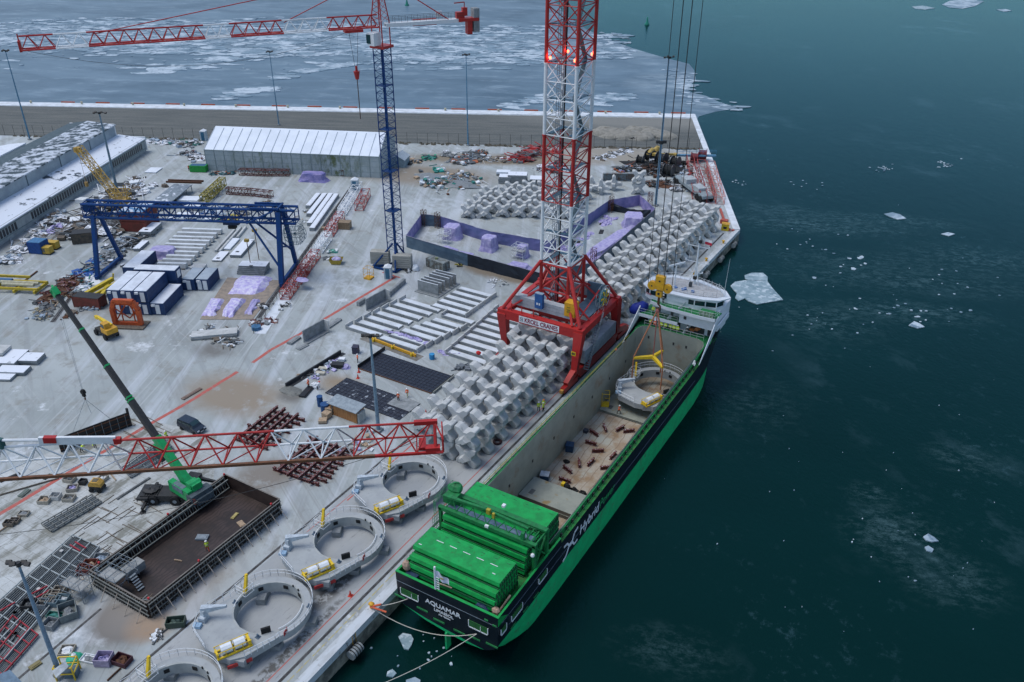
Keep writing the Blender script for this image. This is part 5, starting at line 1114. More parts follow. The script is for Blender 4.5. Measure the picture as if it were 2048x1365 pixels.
m_.blob(loc(2.8,0,1.7,ca),(1.2,1.0,.35),9,3,.25,1); car = build(m_, 'carrier', DARK, gb)
for s_ in (-2.6,-.9,2.2):
    for w_ in (-1.25,1.25): m_ = MB(); m_.tube(loc(s_,w_-.22,.75,ca),loc(s_,w_+.22,.75,ca),.75,14); wh = build(m_, 'wheel', BLK, gb); m_ = MB(); m_.tube(loc(s_,w_-.24,.75,ca),loc(s_,w_+.24,.75,ca),.3,10); build(m_, 'rim', STEELG, wh)
m_ = MB()
for k in range(9): m_.box(loc(4.45,-1.4+k*.35,.8,ca),(.06,.18,.3),ca); m_.box(loc(-1.9+k*.35,-1.5,.8,ca),(.18,.06,.3),ca)
each(m_, 'warning_stripe', C(.5,.4,.38), car)
# upper works: boom foot at px(385,1000), boom head at px(113,590)
zb0, Lb = 3.3, 0
foot = G(379,970,3.0); tipb = None
# choose boom elevation so that the head falls on the pixel: search along heading
best = None
for zt_ in (22,23,24,25,26,27,28): 
    q = G(113,588,zt_); Lq = (q-foot).length; best = q if zt_ == 26 else best
head = best
bd = (head-foot).normalized()
def bp(s): return foot+bd*s
BL = (head-foot).length; k1 = .36
def bsec(s0, s1, w0, w1, mat, nm='boom_section'): m_ = MB(); m_.bar(bp(s0),bp(s1),w0,w0*1.25,w1,w1*1.25); return build(m_, nm, mat, gb)
# fraction of the green base section ends at px (325,868)
bsec(-1.2, BL*.245, 1.05, .95, CGRN); bsec(BL*.245,BL*.44,.78,.78,DARK); bsec(BL*.44,BL*.62,.68,.68,DARK); bsec(BL*.62,BL*.81,.6,.6,DARK); bsec(BL*.81,BL,.52,.52,DARK)
for f_, w_ in ((.245,.98),(.44,.84),(.455,.8),(.62,.74),(.81,.66)): m_ = MB(); m_.bar(bp(BL*f_-.12),bp(BL*f_+.12),w_,w_*1.25); build(m_, 'boom_collar', CGRN, gb)
m_ = MB(); m_.bar(bp(BL-.3),bp(BL+.9),.8,1.0); m_.tube(bp(BL+.8)+Vector((-.3,.2,-.3)),bp(BL+.8)+Vector((.3,-.2,-.3)),.45,10); m_.bar(bp(BL+.2),bp(BL+.4)+Vector((-1.4,.6,.3)),.3); build(m_, 'boom_head', CGRN, gb)
ua = math.atan2(bd.y,bd.x)
def ul(s, w, h): return loc(s,w,h,ua,(foot.x+1.0*math.cos(ua),foot.y+1.0*math.sin(ua)))
m_ = MB(); m_.box(ul(-.6,1.15,2.6),(4.6,.9,1.7),ua); m_.box(ul(-.4,-.95,2.3),(4.2,.8,1.2),ua); m_.box(ul(-.4,0,1.9),(4.4,2.6,.4),ua); m_.tube(ul(.6,0,1.2),ul(.6,0,1.9),1.0,14); ph = build(m_, 'turntable_housing', CGRN, gb)
m_ = MB(); m_.box(ul(-.5,1.6,3.0),(2.4,.1,.8),ua); m_.box(ul(-.5,1.15,3.47),(2.2,.7,.06),ua); each(m_, 'engine_grille', C(.12,.17,.2), ph)
m_ = MB(); m_.box(ul(-3.2,0,2.3),(1.3,3.4,1.6),ua); m_.box(ul(-4.0,-.2,2.0),(.5,2.6,1.0),ua); cw_ = build(m_, 'counterweight', C(.06,.085,.1), gb); m_ = MB()
for k in range(4): m_.bar(ul(-3.86,1.2-.0,1.7+k*.3),ul(-3.86,1.6,1.95+k*.3),.03,.1)
each(m_, 'hazard_stripe', C(.6,.15,.1), cw_)
m_ = MB(); m_.box(ul(-2.2,0,3.4),(1.6,1.5,1.4),ua); m_.box(ul(-1.0,-.5,3.3),(1.2,.4,1.0),ua); m_.tube(ul(-2.3,-.9,3.8),ul(-2.3,.9,3.8),.5,10); m_.bar(ul(-2.6,.6,2.8),bp(1.2),.25,.4); m_.bar(ul(-2.6,-.6,2.8),bp(1.2),.25,.4); build(m_, 'winch_frame', CGRN, gb)
m_ = MB(); m_.bar(ul(.2,-1.0,2.4),G(338,915,4.6),.5,.6); build(m_, 'cab_arm', CGRN, gb)
cq = G(323,905,5.0); m_ = MB(); m_.box(cq,(1.9,1.3,1.9),ua,('Y',-.3)); cb = build(m_, 'operator_cab', C(.02,.05,.06), gb); m_ = MB(); m_.box(cq+Vector((0,0,.97)),(1.95,1.35,.08),ua,('Y',-.3)); build(m_, 'cab_roof', CGRN, cb); m_ = MB(); m_.rail([cq+Vector((-1,-.9,-1.6)),cq+Vector((1.0,-.9,-1.6)),cq+Vector((1.2,.8,-1.6))],1.0,.04,.7,2); build(m_, 'cab_guard', DARK, cb)
m_ = MB(); m_.tube(ul(.8,0,2.6),bp(BL*.2)-Vector((0,0,.5)),.24,8,.18); build(m_, 'lifting_cylinder', STEELG, gb)
m_ = MB(); q0, q1 = G(388,955,2.4), G(432,964,1.7); m_.bar(q0,q1,.5,.55,.3,.35); m_.box(q0,(1.8,1.4,.8),.3); m_.tube(q1,q1-Vector((0,0,1.2)),.06,5); build(m_, 'loader_arm', DARK, gb)
m_ = MB(); q = G(283,972,2.6)
# crane rope, hook and slings to the form panel
hx = G(167,800,0); 
hz_top = bp(BL+.8)
def below(P, py):  # height under point P at which the photo row is py
    return ZAT(P.x, P.y, py)
hkz = below(hz_top, 790)
hkp = Vector((hz_top.x,hz_top.y,hkz))
h2 = thing('crane_hook', 'small black hook block hanging from the green mobile crane', 'hook block', hkp)
m_ = MB(); m_.box(hkp+Vector((0,0,.3)),(.5,.35,1.2)); m_.tube(hkp+Vector((0,-.25,.5)),hkp+Vector((0,.25,.5)),.4,10); build(m_, 'sheave_case', BLK, h2); m_ = MB(); m_.path([hkp+Vector((0,0,-.3)),hkp+Vector((.2,0,-.6)),hkp+Vector((.1,0,-.85)),hkp+Vector((-.2,0,-.75))],.08,5); build(m_, 'hook', RUST, h2)
m_ = MB(); m_.tube(hkp+Vector((-.12,0,.8)),hz_top+Vector((-.25,0,0)),.022,4); m_.tube(hkp+Vector((.12,0,.8)),hz_top+Vector((.3,0,0)),.022,4); each(m_, 'hoist_rope', STEELG, h2)
pa, pb = G(122,905,0), G(262,852,0); hgt = 2.6
fp = thing('shutter_wall', 'long black formwork panel held upright by the mobile crane', 'formwork panel', (pa+pb)/2)
m_ = MB(); m_.bar(pa+Vector((0,0,hgt/2)),pb+Vector((0,0,hgt/2)),.16,hgt); m_.bx(pb.x-.15,pb.x+.15,pb.y-.15,pb.y+.15,0,hgt+.8); build(m_, 'shutter_face', C(.012,.014,.017), fp)
pd = (pb-pa).normalized(); pnn = Vector((pd.y,-pd.x,0)); m_ = MB()
for z_ in (.5,1.4,2.3): m_.bar(pa+pnn*.16+Vector((0,0,z_)),pb+pnn*.16+Vector((0,0,z_)),.12,.1)
build(m_, 'waling', RUST, fp); m_ = MB()
for k in range(9): q = pa.lerp(pb,(k+.5)/9)+pnn*.2; m_.tube(q+Vector((0,0,.1)),q+Vector((0,0,hgt-.1)),.035,4)
each(m_, 'strut', STEELG, fp)
m_ = MB(); m_.tube(hkp-Vector((0,0,.8)),pa.lerp(pb,.22)+Vector((0,0,hgt)),.03,4); m_.tube(hkp-Vector((0,0,.8)),pa.lerp(pb,.75)+Vector((0,0,hgt)),.03,4); m_.tube(hkp-Vector((0,0,.8)),hkp-Vector((-.6,0,3.2)),.03,4); single(m_, 'sling', STEELG, 'thin wire slings between the small hook and the black formwork panel', 'sling')
# ================= long box form with a worker in it
BX0, BX1, BY0, BY1, BH = -85.2, -74.7, 41.0, 63.2, 2.5
bf = thing('box_formwork', 'long dark rectangular formwork box with open top and strutted sides', 'formwork', ((BX0+BX1)/2,(BY0+BY1)/2,0))
BFL = M('form_floor', (.036,.024,.02), (.022,.016,.014), .8, .5, c3=(.05,.034,.03), s3=.25, lo3=.5, hi3=.6, wave=('X', .55, 7, (.022,.015,.013), .35))
BFW = M('form_plywood', (.045,.03,.025), (.03,.02,.018), .7, .45)
m_ = MB(); m_.bx(BX0,BX1,BY0,BY1,.02,.18); build(m_, 'form_floor', BFL, bf)
for a in ((BX0-.08,BX0,BY0,BY1),(BX1,BX1+.08,BY0,BY1),(BX0,BX1,BY1,BY1+.08),(BX0,BX1,BY0-.08,BY0)): build(MB().bx(*a,.02,BH), 'form_side', BFW, bf)
m_ = MB()
for k in range(56):
    y = BY0+.1+k*(BY1-BY0-.2)/55
    for x0, x1 in ((BX1+.1,BX1+.55),): 
        m_.bx(x0,x0+.12,y-.05,y+.05,0,BH-.1); 
        if k % 2 == 0: m_.bar((x1+.1,y,.1),(x0+.05,y,BH*.55),.06)
for k in range(26):
    x = BX0+.2+k*(BX1-BX0-.4)/25; m_.bx(x-.05,x+.05,BY0-.25,BY0-.12,0,BH-.1)
build(m_, 'soldier_row', M('form_timber_dark', (.17,.165,.14), (.03,.03,.03), 1.8, .8, lo=.45, hi=.55), bf)
m_ = MB()
for z_ in (.7,1.5,2.2): m_.bx(BX1+.24,BX1+.34,BY0,BY1,z_,z_+.12); m_.bx(BX0,BX1+.3,BY0-.36,BY0-.26,z_,z_+.12)
each(m_, 'waling_beam', C(.2,.21,.2), bf)
m_ = MB()
for k in range(14): y = BY0+.8+k*(BY1-BY0-1.4)/13; m_.tube((BX1+.4,y,1.7),(BX1+1.6,y+rnd(-.1,.1),.05),.055,5)
for k in range(5): x = BX0+1+k*2.2; m_.tube((x,BY0-.4,1.7),(x,BY0-1.5,.05),.05,5)
each(m_, 'push_pull_prop', C(.42,.36,.3), bf)
m_ = MB()   # inner catwalk truss along the landward side
for z_, x_ in ((2.35,BX0+.2),(2.35,BX0+1.0),(1.5,BX0+.25),(.9,BX0+1.0)): m_.bx(x_-.07,x_+.07,BY0+.3,BY1-.5,z_-.06,z_+.06)
for k in range(26): y = BY0+.5+k*(BY1-BY0-1)/25; m_.bx(BX0+.08,BX0+.16,y-.05,y+.05,.2,2.4); m_.bar((BX0+.2,y,2.3),(BX0+1.0,y,.9),.06); 
build(m_, 'inner_bracing', C(.19,.2,.18), bf)
m_ = MB(); m_.bx(BX0-.1,BX0+.12,BY0-.1,BY1+.1,BH,BH+.06); m_.bx(BX1-.04,BX1+.14,BY0-.1,BY1+.1,BH,BH+.06); m_.bx(BX0+.13,BX1-.05,BY0-.12,BY0+.08,BH,BH+.05); m_.bx(BX0+.13,BX1-.05,BY1-.06,BY1+.12,BH,BH+.05); each(m_, 'top_plank', C(.17,.15,.13), bf)
m_ = MB()
for x,y in ((BX0,BY1-.2),(BX1,BY1-1.5),(BX1,BY0+8),(BX1-.2,BY0+.5),(BX0,BY0+12),(BX0,BY0+1.3)): m_.box((x,y,BH+.2),(.22,.22,.25))
each(m_, 'red_cap', C(.5,.03,.04), bf)
m_ = MB(); m_.box((BX0+3.2,BY0+3.6,1.4),(1.4,2.6,1.2)); build(m_, 'inner_platform', C(.27,.28,.27), bf); m_ = MB()
for k in range(6): m_.box((BX0+4.4+k*.3,BY0+2.6-k*.05,1.6-k*.24),(.26,.9,.07))
build(m_, 'access_steps', STEELG, bf)
# scaffold stair at its near-left corner
def scaffold(c, w_, l_, h_, rz, label, mat=STEELG, lifts=2, deck=True, name='scaffold', group=None):
    t_ = thing(name, label, 'scaffold', c, rz, group); m_ = MB()
    for x in (-w_/2,0,w_/2):
        for y in (-l_/2,0,l_/2): m_.tube((x,y,0),(x,y,h_),.04,4)
    for i in range(1,lifts+2):
        z_ = h_*i/(lifts+1)
        for y in (-l_/2,0,l_/2): m_.tube((-w_/2,y,z_),(w_/2,y,z_),.035,4)
        for x in (-w_/2,0,w_/2): m_.tube((x,-l_/2,z_),(x,l_/2,z_),.035,4)
    for s_ in (-1,1): m_.tube((-w_/2,s_*l_/2,0),(w_/2,s_*l_/2,h_),.03,4); m_.tube((s_*w_/2,-l_/2,0),(s_*w_/2,l_/2,h_),.03,4)
    build(m_, 'frame', mat, t_, True)
    if deck: build(MB().bx(-w_/2,w_/2,-l_/2,0,h_*.62,h_*.62+.06), 'deck_board', C(.3,.31,.3), t_, True)
    return t_
scaffold((BX0-.2,BY0-1.4,0), 3.4, 3.2, 3.2, R(8), 'scaffold stair tower at the near left corner of the formwork box')
scaffold((BX0+3.2,BY0+1.6,1.2), 3.0, 3.4, 2.4, R(4), 'scaffold tower standing inside the formwork box near its left end')
for (x,y,z,d,rz,l,mt,nm,ct) in ((BX0+5.2,BY0+12.8,.2,(1.6,1.0,.25),.5,'grey metal tray on the floor of the formwork box',STEELG,'metal_tray','tray'),(BX0+7.6,BY0+17.5,.2,(1.3,.8,.12),-.3,'pale board on the far floor of the formwork box',TIMB,'board','board'),(BX0+5.6,BY0+18.2,.2,(.5,1.3,.1),.2,'narrow yellow plank on the floor of the formwork box, far end',C(.4,.33,.12),'plank','plank'),(BX0+5.8,BY0+8.2,.2,(1.1,.14,.1),.3,'short pale batten on the dark floor of the formwork box',TIMB,'batten','batten')):
    m_ = MB(); m_.box((x,y,z+d[2]/2),d,rz); m_.box((x,y,z+d[2]+.03),(d[0]*.8,d[1]*.8,.05),rz); single(m_, nm, mt, l, ct)
# ================= buildings
UA = R(26.5); ub = Vector((math.cos(UA),math.sin(UA),0)); vb = Vector((-math.sin(UA),math.cos(UA),0))
# white storage tent
TL, TR = Vector((-201.2,164.2,0)), Vector((-153.4,185.2,0)); ta = math.atan2((TR-TL).y,(TR-TL).x); TLn = (TR-TL).length
tent = thing('storage_tent', 'long white fabric storage tent with ribbed roof and green-stained wall', 'tent', TL, ta)
TW, TE, TH = 19.5, 6.3, 10.6
TFAB = M('tent_roof_fabric', (.66,.72,.8), (.6,.66,.73), .25, .55)
t = NT('tent_wall_fabric'); c = t.mix(t.rng(t.noise(.25, (1,1,.5), 7), .35, .65), (.36,.41,.43), (.28,.33,.34)); zsep = t.N.new('ShaderNodeSeparateXYZ'); t.L.new(t.P, zsep.inputs[0])
p = TL+(TR-TL)*.74; c = t.mix(t.math('MULTIPLY', t.spot(p.x,p.y,13,14,0,.9), t.rng(t.noise(.5, (1,1,.6), 7, rough=.7), .44, .6)), c, (.09,.12,.05))
p = TL+(TR-TL)*.35; c = t.mix(t.math('MULTIPLY', t.spot(p.x,p.y,18,18,0,.9), t.rng(t.noise(.8, (1,1,.5), 7, rough=.7), .5, .66)), c, (.16,.2,.14)); TWALL = t.done(c, .6)
m_ = MB(); m_.add([(0,0,TE),(TLn,0,TE),(TLn,TW/2,TH),(0,TW/2,TH),(0,TW,TE),(TLn,TW,TE)], [(0,1,2,3),(3,2,5,4)]); roof = build(m_, 'roof', TFAB, tent, True)
m_ = MB(); m_.add([(0,0,0),(TLn,0,0),(TLn,0,TE),(0,0,TE),(TLn,TW,0),(TLn,TW,TE),(TLn,TW/2,TH),(0,TW,0),(0,TW,TE),(0,TW/2,TH)], [(0,1,2,3),(1,4,5,6,2),(0,3,9,8,7),(4,7,8,5)]); wall_ = build(m_, 'wall', TWALL, tent, True)
m_ = MB(); nr = 18
for k in range(nr+1): x = TLn*k/nr; m_.bar((x,-.03,TE+.02),(x,TW/2*.93,TE+(TH-TE)*.93+.04),.16,.12)
each(m_, 'roof_rib', C(.35,.42,.48), roof, True); m_ = MB()
for k in range(nr+1): x = TLn*k/nr; m_.bx(x-.07,x+.07,-.08,0,0,TE)
each(m_, 'wall_post', C(.22,.28,.28), wall_, True)
m_ = MB()
for z_ in (1.6,3.2,4.8): m_.bx(0,TLn,-.04,-.005,z_,z_+.05)
m_.bx(0,TLn,-.14,.02,TE-.12,TE+.05); each(m_, 'seam', C(.25,.32,.33), wall_, True)
# warehouse at the left: high nave and low front annex with long window bands
wa = thing('warehouse', 'long low warehouse with snow-patched roofs and window bands at the left edge', 'warehouse', (-232.6,167.2,0), math.atan2(67.7,-32.7)+math.pi)
# local x runs along the front wall away from the camera is negative; build in world instead
F1 = Vector((-232.2,167.4,0)); fdv = (Vector((-200.0,99.6,0))-Vector((-232.7,167.3,0))).normalized(); fnv = Vector((-fdv.y,fdv.x,0)); fnv = fnv if fnv.x < 0 else -fnv; L_W = 112
def wp(s, d, z): return F1+fdv*s+fnv*d+Vector((0,0,z))
def wq(m_, s0, s1, d0, d1, z0, z1): m_.add([wp(s0,d0,z0),wp(s1,d0,z0),wp(s1,d1,z0),wp(s0,d1,z0),wp(s0,d0,z1),wp(s1,d0,z1),wp(s1,d1,z1),wp(s0,d1,z1)], [(3,2,1,0),(4,5,6,7),(0,1,5,4),(1,2,6,5),(2,3,7,6),(3,0,4,7)])
WW = M('warehouse_render', (.36,.4,.4), (.28,.31,.32), .5, .8, c3=(.2,.22,.22), s3=.5, lo3=.62, hi3=.75); WW2 = M('warehouse_upper_wall', (.3,.36,.4), (.24,.29,.33), .3, .7)
H1, D1, H2, H3, D2 = 4.2, 8.2, 8.4, 9.3, 22.5
m_ = MB(); wq(m_,0,L_W,0,D1,0,H1-.02); front = build(m_, 'annex_wall', WW, wa); m_ = MB(); wq(m_,1,L_W,D1+.02,D2,0,H2); nave = build(m_, 'nave_wall', WW2, wa)
m_ = MB(); m_.add([wp(-.4,-.5,H1-.1),wp(L_W,-.5,H1-.1),wp(L_W,D1,H1+.9),wp(-.4,D1,H1+.9),wp(-.4,-.5,H1-.35),wp(L_W,-.5,H1-.35),wp(-.4,D1,H1-.2)], [(0,3,2,1),(4,0,1,5),(4,6,3,0)])
SNOWA = M('snow_roof_annex', (.62,.67,.74), (.05,.07,.09), .16, .7, lo=.6, hi=.63, det=9, c3=(.07,.09,.1), s3=.6, lo3=.64, hi3=.66); build(m_, 'annex_roof', SNOWA, wa)
m_ = MB(); mid = D1+8.6; m_.add([wp(.4,D1-.4,H2),wp(L_W,D1-.4,H2),wp(L_W,mid,H3),wp(.4,mid,H3),wp(.4,D1-.4,H2-.3),wp(L_W,D1-.4,H2-.3)], [(0,3,2,1),(4,0,1,5)])
SN2 = M('snow_roof_nave', (.5,.55,.61), (.045,.07,.085), .55, .7, lo=.44, hi=.54, det=10, st=(1.2,.7,1)); build(m_, 'nave_roof', SN2, wa)
m_ = MB(); m_.add([wp(.4,mid,H3),wp(L_W,mid,H3),wp(L_W,D2+.4,H2),wp(.4,D2+.4,H2)], [(0,3,2,1)]); m_.add([wp(1,D1,H2),wp(1,mid,H3-.02),wp(1,D2,H2)],[(0,1,2)]); build(m_, 'back_roof', ROOFD, wa)
m_ = MB(); s_ = 2.0; 
WN = []
while s_ < L_W-2:
    if not (22 < s_ < 26.5 or 62 < s_ < 67): WN.append(s_)
    s_ += 1.18
for i, s_ in enumerate(WN[:84]):
    m_ = MB(); wq(m_, s_, s_+.8, -.04, .0, 1.3, 3.1); build(m_, 'window', C(.03,.04,.05,.3), front)
m_ = MB(); wq(m_,22.6,26,-.06,0,.1,3.2); build(m_, 'loading_door', C(.24,.34,.4), front)
m_ = MB(); wq(m_,0,L_W,-.1,-.005,3.25,3.4); wq(m_,0,L_W,-.1,-.005,1.0,1.15); each(m_, 'string_course', C(.2,.26,.27), front)
m_ = MB()
for s_ in range(16,110,16): wq(m_, s_, s_+.25, D1-.12, D1+.01, H1+.8, H2)
each(m_, 'downpipe', C(.1,.15,.18), nave)
m_ = MB(); wq(m_,-.45,-.1,-.4,D1+.2,.5,H1+.4); wq(m_,.5,.9,D1,D2,H1,H2+.2); each(m_, 'end_pier', WHT, wa)
m_ = MB(); m_.prism([G(0,312,5)[:2],G(52,286,5)[:2],G(22,288,5)[:2],G(-40,300,5)[:2]], 4.6, 5); sh = thing('small_shed', 'small shed with a clean snowy roof behind the warehouse, at the left edge', 'shed', G(10,310,0)); build(m_, 'roof', SNOW, sh); m_ = MB(); m_.prism([G(0,312,5)[:2],G(51,287,5)[:2],G(22,289,5)[:2],G(-38,300,5)[:2]], 0, 4.6); build(m_, 'wall', C(.12,.13,.13), sh)
# dark footings of old crane rails by the warehouse not modelled; little grey hut beside the tent
def gable(c, w_, l_, h_, hr, rz, label, wm_, rm_, name='hut', door=True):
    t_ = thing(name, label, 'hut', c, rz); m_ = MB(); m_.bx(-w_/2,w_/2,-l_/2,l_/2,0,h_); m_.add([(-w_/2,-l_/2,h_),(w_/2,-l_/2,h_),(0,-l_/2,hr),(-w_/2,l_/2,h_),(w_/2,l_/2,h_),(0,l_/2,hr)],[(0,1,2),(4,3,5)]); build(m_, 'wall', wm_, t_, True)
    m_ = MB(); e=.25
    for s_ in (-1,1): m_.add([(s_*(w_/2+e),-l_/2-e,h_-.1),(s_*(w_/2+e),l_/2+e,h_-.1),(0,l_/2+e,hr+.08),(0,-l_/2-e,hr+.08)],[(0,1,2,3) if s_ > 0 else (3,2,1,0)])
    build(m_, 'roof', rm_, t_, True)
    if door: build(MB().bx(-.5,.5,-l_/2-.05,-l_/2,0,2), 'door', C(.15,.2,.24), t_, True)
    return t_
p = G(800,330); gable(p,4.5,5.5,2.4,3.6,UA-.1,'little grey gabled hut at the right end of the white tent',C(.22,.3,.35),C(.36,.42,.47))
# orange timber shed by the near lamp post
t_ = thing('timber_shed', 'orange-brown boarded shed with a grey flat roof beside the lamp post', 'shed', (-82.0,87.0,0)); m_ = MB(); m_.bx(-85.2,-79.6,85.6,87.6,0,2.3); wb = build(m_, 'wall', WOOD, t_)
m_ = MB(); m_.add([(-85.5,85.2,2.35),(-79.3,85.2,2.35),(-79.3,87.9,2.6),(-85.5,87.9,2.6),(-85.5,85.2,2.25),(-79.3,85.2,2.25),(-79.3,87.9,2.5),(-85.5,87.9,2.5)],[(0,1,2,3),(4,5,1,0),(5,6,2,1),(6,7,3,2),(7,4,0,3)]); build(m_, 'roof', M('shed_roof_sheet',(.27,.32,.35),(.2,.24,.27),1.5,.6), t_)
m_ = MB()
for z_ in (.5,1.0,1.5): m_.bx(-84.9,-84.5,85.53,85.58,z_,z_+.3)
each(m_, 'opening', C(.08,.08,.08), wb); m_ = MB(); m_.bx(-79.6,-79.2,85.8,87.4,0,1.9); build(m_, 'white_board', C(.42,.45,.44), t_)
# ================= blue gantry crane
gl0, gl1 = Vector((-163.2,99.2,0)), Vector((-126.5,117.4,0)); gc_ = (gl0+gl1)/2; ga = math.atan2((gl1-gl0).y,(gl1-gl0).x); GS = (gl1-gl0).length
gn = thing('gantry_crane', 'dark blue lattice gantry crane spanning the precast yard', 'gantry crane', gc_, ga)
HB = 13.0
m_ = MB(); m_.lattice((-GS/2-2,5.0,HB),(GS/2+3.4,5.0,HB),2.6,2.9,18,.28,.13); girder = build(m_, 'girder', BLUE, gn, True)
for s_ in (-1,1):
    m_ = MB(); x = s_*GS/2
    if s_ < 0: m_.bar((x,0,.8),(x,3.9,HB+.4),.8,.8); m_.bar((x,10.5,.8),(x,6.1,HB+.4),.7,.7); m_.bar((x,-.8,.7),(x,11.2,.7),.6,.7)
    else:
        m_.bar((x,-.2,.8),(x,3.6,HB+2.6),1.0,1.0); m_.bar((x,10.3,.8),(x,6.2,HB+2.6),.8,.8); m_.bar((x,-1,.7),(x,11.5,.7),.6,.8); m_.bar((x,10,5),(x,3,8),.4); m_.tube((x-7,4.2,HB),(x-.4,.6,4.5),.25,6); m_.tube((x-7,5.8,HB),(x-.4,9.6,4.5),.25,6); m_.tube((x-1,3,HB+2.9),(x-7,3,HB),.2,6)
        m_.bar((x-6,3.4,HB+3.3),(x,3.4,HB+3.3),.35); m_.bar((x-6,6.6,HB+3.3),(x,6.6,HB+3.3),.35); m_.bar((x,3,HB+3.3),(x,7,HB+3.3),.35)
    build(m_, 'leg_frame', BLUE, gn, True); m_ = MB()
    for y in (-.6,.4,10,11): m_.tube((x-.12,y,.3),(x+.12,y,.3),.3,8)
    each(m_, 'wheel', DARK, gn, True)
m_ = MB(); c_ = Vector((GS/2+2.6,4.6,HB-2.6))
for i in range(14):
    a0, a1 = i*math.pi/7,(i+1)*math.pi/7
    for w_ in (-.5,.5): m_.tube(c_+Vector((2.4*math.cos(a0),w_,2.4*math.sin(a0))),c_+Vector((2.4*math.cos(a1),w_,2.4*math.sin(a1))),.05,4)
    m_.tube(c_+Vector((2.4*math.cos(a0),-.5,2.4*math.sin(a0))),c_+Vector((2.4*math.cos(a0),.5,2.4*math.sin(a0))),.04,4); m_.tube(c_,c_+Vector((2.4*math.cos(a0),0,2.4*math.sin(a0))),.04,4)
build(m_, 'cable_reel', C(.02,.09,.12), gn, True); m_ = MB(); m_.rail([(GS/2+.8,3.2,HB-4.6),(GS/2+4,3.2,HB-4.6),(GS/2+4,6.4,HB-4.6)],4.2,.05,.8,5); build(m_, 'reel_cage', C(.015,.07,.12), gn, True)
m_ = MB(); m_.box((GS/2-11,5,HB-.7),(3.4,1.6,.6)); trl = build(m_, 'trolley', C(.01,.03,.08), gn, True); m_ = MB(); m_.box((GS/2-11,5,HB-1.6),(1.6,1.2,.7)); build(m_, 'hoist', BLK, trl, True)
m_ = MB()
for x in (-2,2.6): m_.bx(x,x+1.7,3.6,3.66,HB-.1,HB+.6)
each(m_, 'board', WHT, girder, True)
m_ = MB(); m_.bx(-GS/2-2,-GS/2-.4,4,6.4,HB+1,HB+2.6); build(m_, 'electric_cabinet', BLUE, gn, True)
# yard rails
m_ = MB()
for a, b in ((G(504,654),G(699,380)),(G(105,645),G(265,425))):
    d = (b-a).normalized(); nn = Vector((-d.y,d.x,0)); m_.sheet([a-nn*.5,a+nn*.5,b+nn*.5,b-nn*.5],.012); m_.bar(a+Vector((0,0,.06)),b+Vector((0,0,.06)),.12,.12)
struct(m_, 'gantry_rail', GRV)
# strip of concrete barriers with mesh fence along the yard rail
a, b = G(520,668), G(712,378); m_ = MB(); d = (b-a).normalized(); nn = Vector((-d.y,d.x,0)); m_.sheet([a-nn*1.1,a+nn*1.1,b+nn*1.1,b-nn*1.1],.015); struct(m_, 'kerb_strip', MSNOW)
yf = thing('yard_fence', 'low mesh fence along the gantry rail beside the snowy strip', 'fence', a)
m_ = MB(); L_F = (b-a).length; nF = 34
for k in range(nF+1): q = a.lerp(b,k/nF)+nn*1.2; m_.tube(q,q+Vector((0,0,1.3)),.06,4)
each(m_, 'post', DARK, yf); m_ = MB(); q0, q1 = a+nn*1.2, b+nn*1.2
for z_ in (.5,.9,1.25): m_.tube(q0+Vector((0,0,z_)),q1+Vector((0,0,z_)),.025,4)
build(m_, 'mesh_wire', DARK, yf)
# far fence along the mole
fa, fb_ = E1-n_e*43+inn*3, E1-v*43-u*330; ff = thing('boundary_fence', 'long fence of tall thin posts between the yard and the mole', 'fence', fa); m_ = MB(); Lf = (fb_-fa).length; nF = 98
for k in range(nF): q = fa.lerp(fb_,k/(nF-1)); m_.tube(q,q+Vector((0,0,3.6)),.055,4)
each(m_, 'post', DARK, ff); m_ = MB()
for z_ in (1.2,2.4,3.3): m_.tube(fa+Vector((0,0,z_)),fb_+Vector((0,0,z_)),.018,4)
build(m_, 'wire', C(.1,.11,.11), ff)
# overgrown verge under the fence
m_ = MB()
VG = M('weedy_verge', (.07,.065,.045), (.12,.11,.09), 1.2, .95)
for k in range(520): q = fa.lerp(fb_,random.random())-v*rnd(-.4,1.3); h = rnd(.1,.5); m_.blob((q.x,q.y,0),(rnd(.3,1.1),rnd(.3,.8),h),6,2,.3,1)
struct(m_, 'verge_weeds', VG, 'stuff')
# ================= lilac enclosure
EN = [(-116.5,148.4),(-121.6,161.7),(-117.1,163.0),(-101.0,160.9),(-85.9,162.9),(-85.6,195.4),(-80.4,203.1),(-72.9,195.5),(-71.9,157.5),(-79.0,146.5),(-98.2,146.9),(-111.3,147.9)]
en = thing('tarpaulin_enclosure', 'angled work enclosure walled with lilac, slate and navy sheeting', 'enclosure', (-95,155,0))
mats = [PUR,TARP,PURD,PURD,PURD,PUR,PUR,TARP,TARP,TARPN,TARP,TARP]
for i in range(len(EN)):
    a, b = Vector((*EN[i],0)), Vector((*EN[(i+1)%len(EN)],0)); n_ = max(3,int((b-a).length/1.3)); d = (b-a).normalized(); nn = Vector((-d.y,d.x,0)); vs = []
    for k in range(n_+1):
        q = a.lerp(b,k/n_)
        for z_ in (0,1,2,3.0): j = 0 if k in (0,n_) else rnd(-.12,.12); vs.append(q+nn*j+Vector((0,0,z_+(rnd(-.12,.06) if z_ == 3 else 0))))
    m_ = MB(); m_.add(vs,[(k*4+j,(k+1)*4+j,(k+1)*4+j+1,k*4+j+1) for k in range(n_) for j in range(3)]); build(m_, 'sheet_wall', mats[i], en)
m_ = MB()
for i in range(len(EN)): a, b = Vector((*EN[i],3.0)), Vector((*EN[(i+1)%len(EN)],3.0)); m_.tube(a,b,.05,4)
build(m_, 'top_wire', C(.3,.3,.4), en)
m_ = MB(); q = Vector((-85.0,197,0))
nk = 10; vs = []
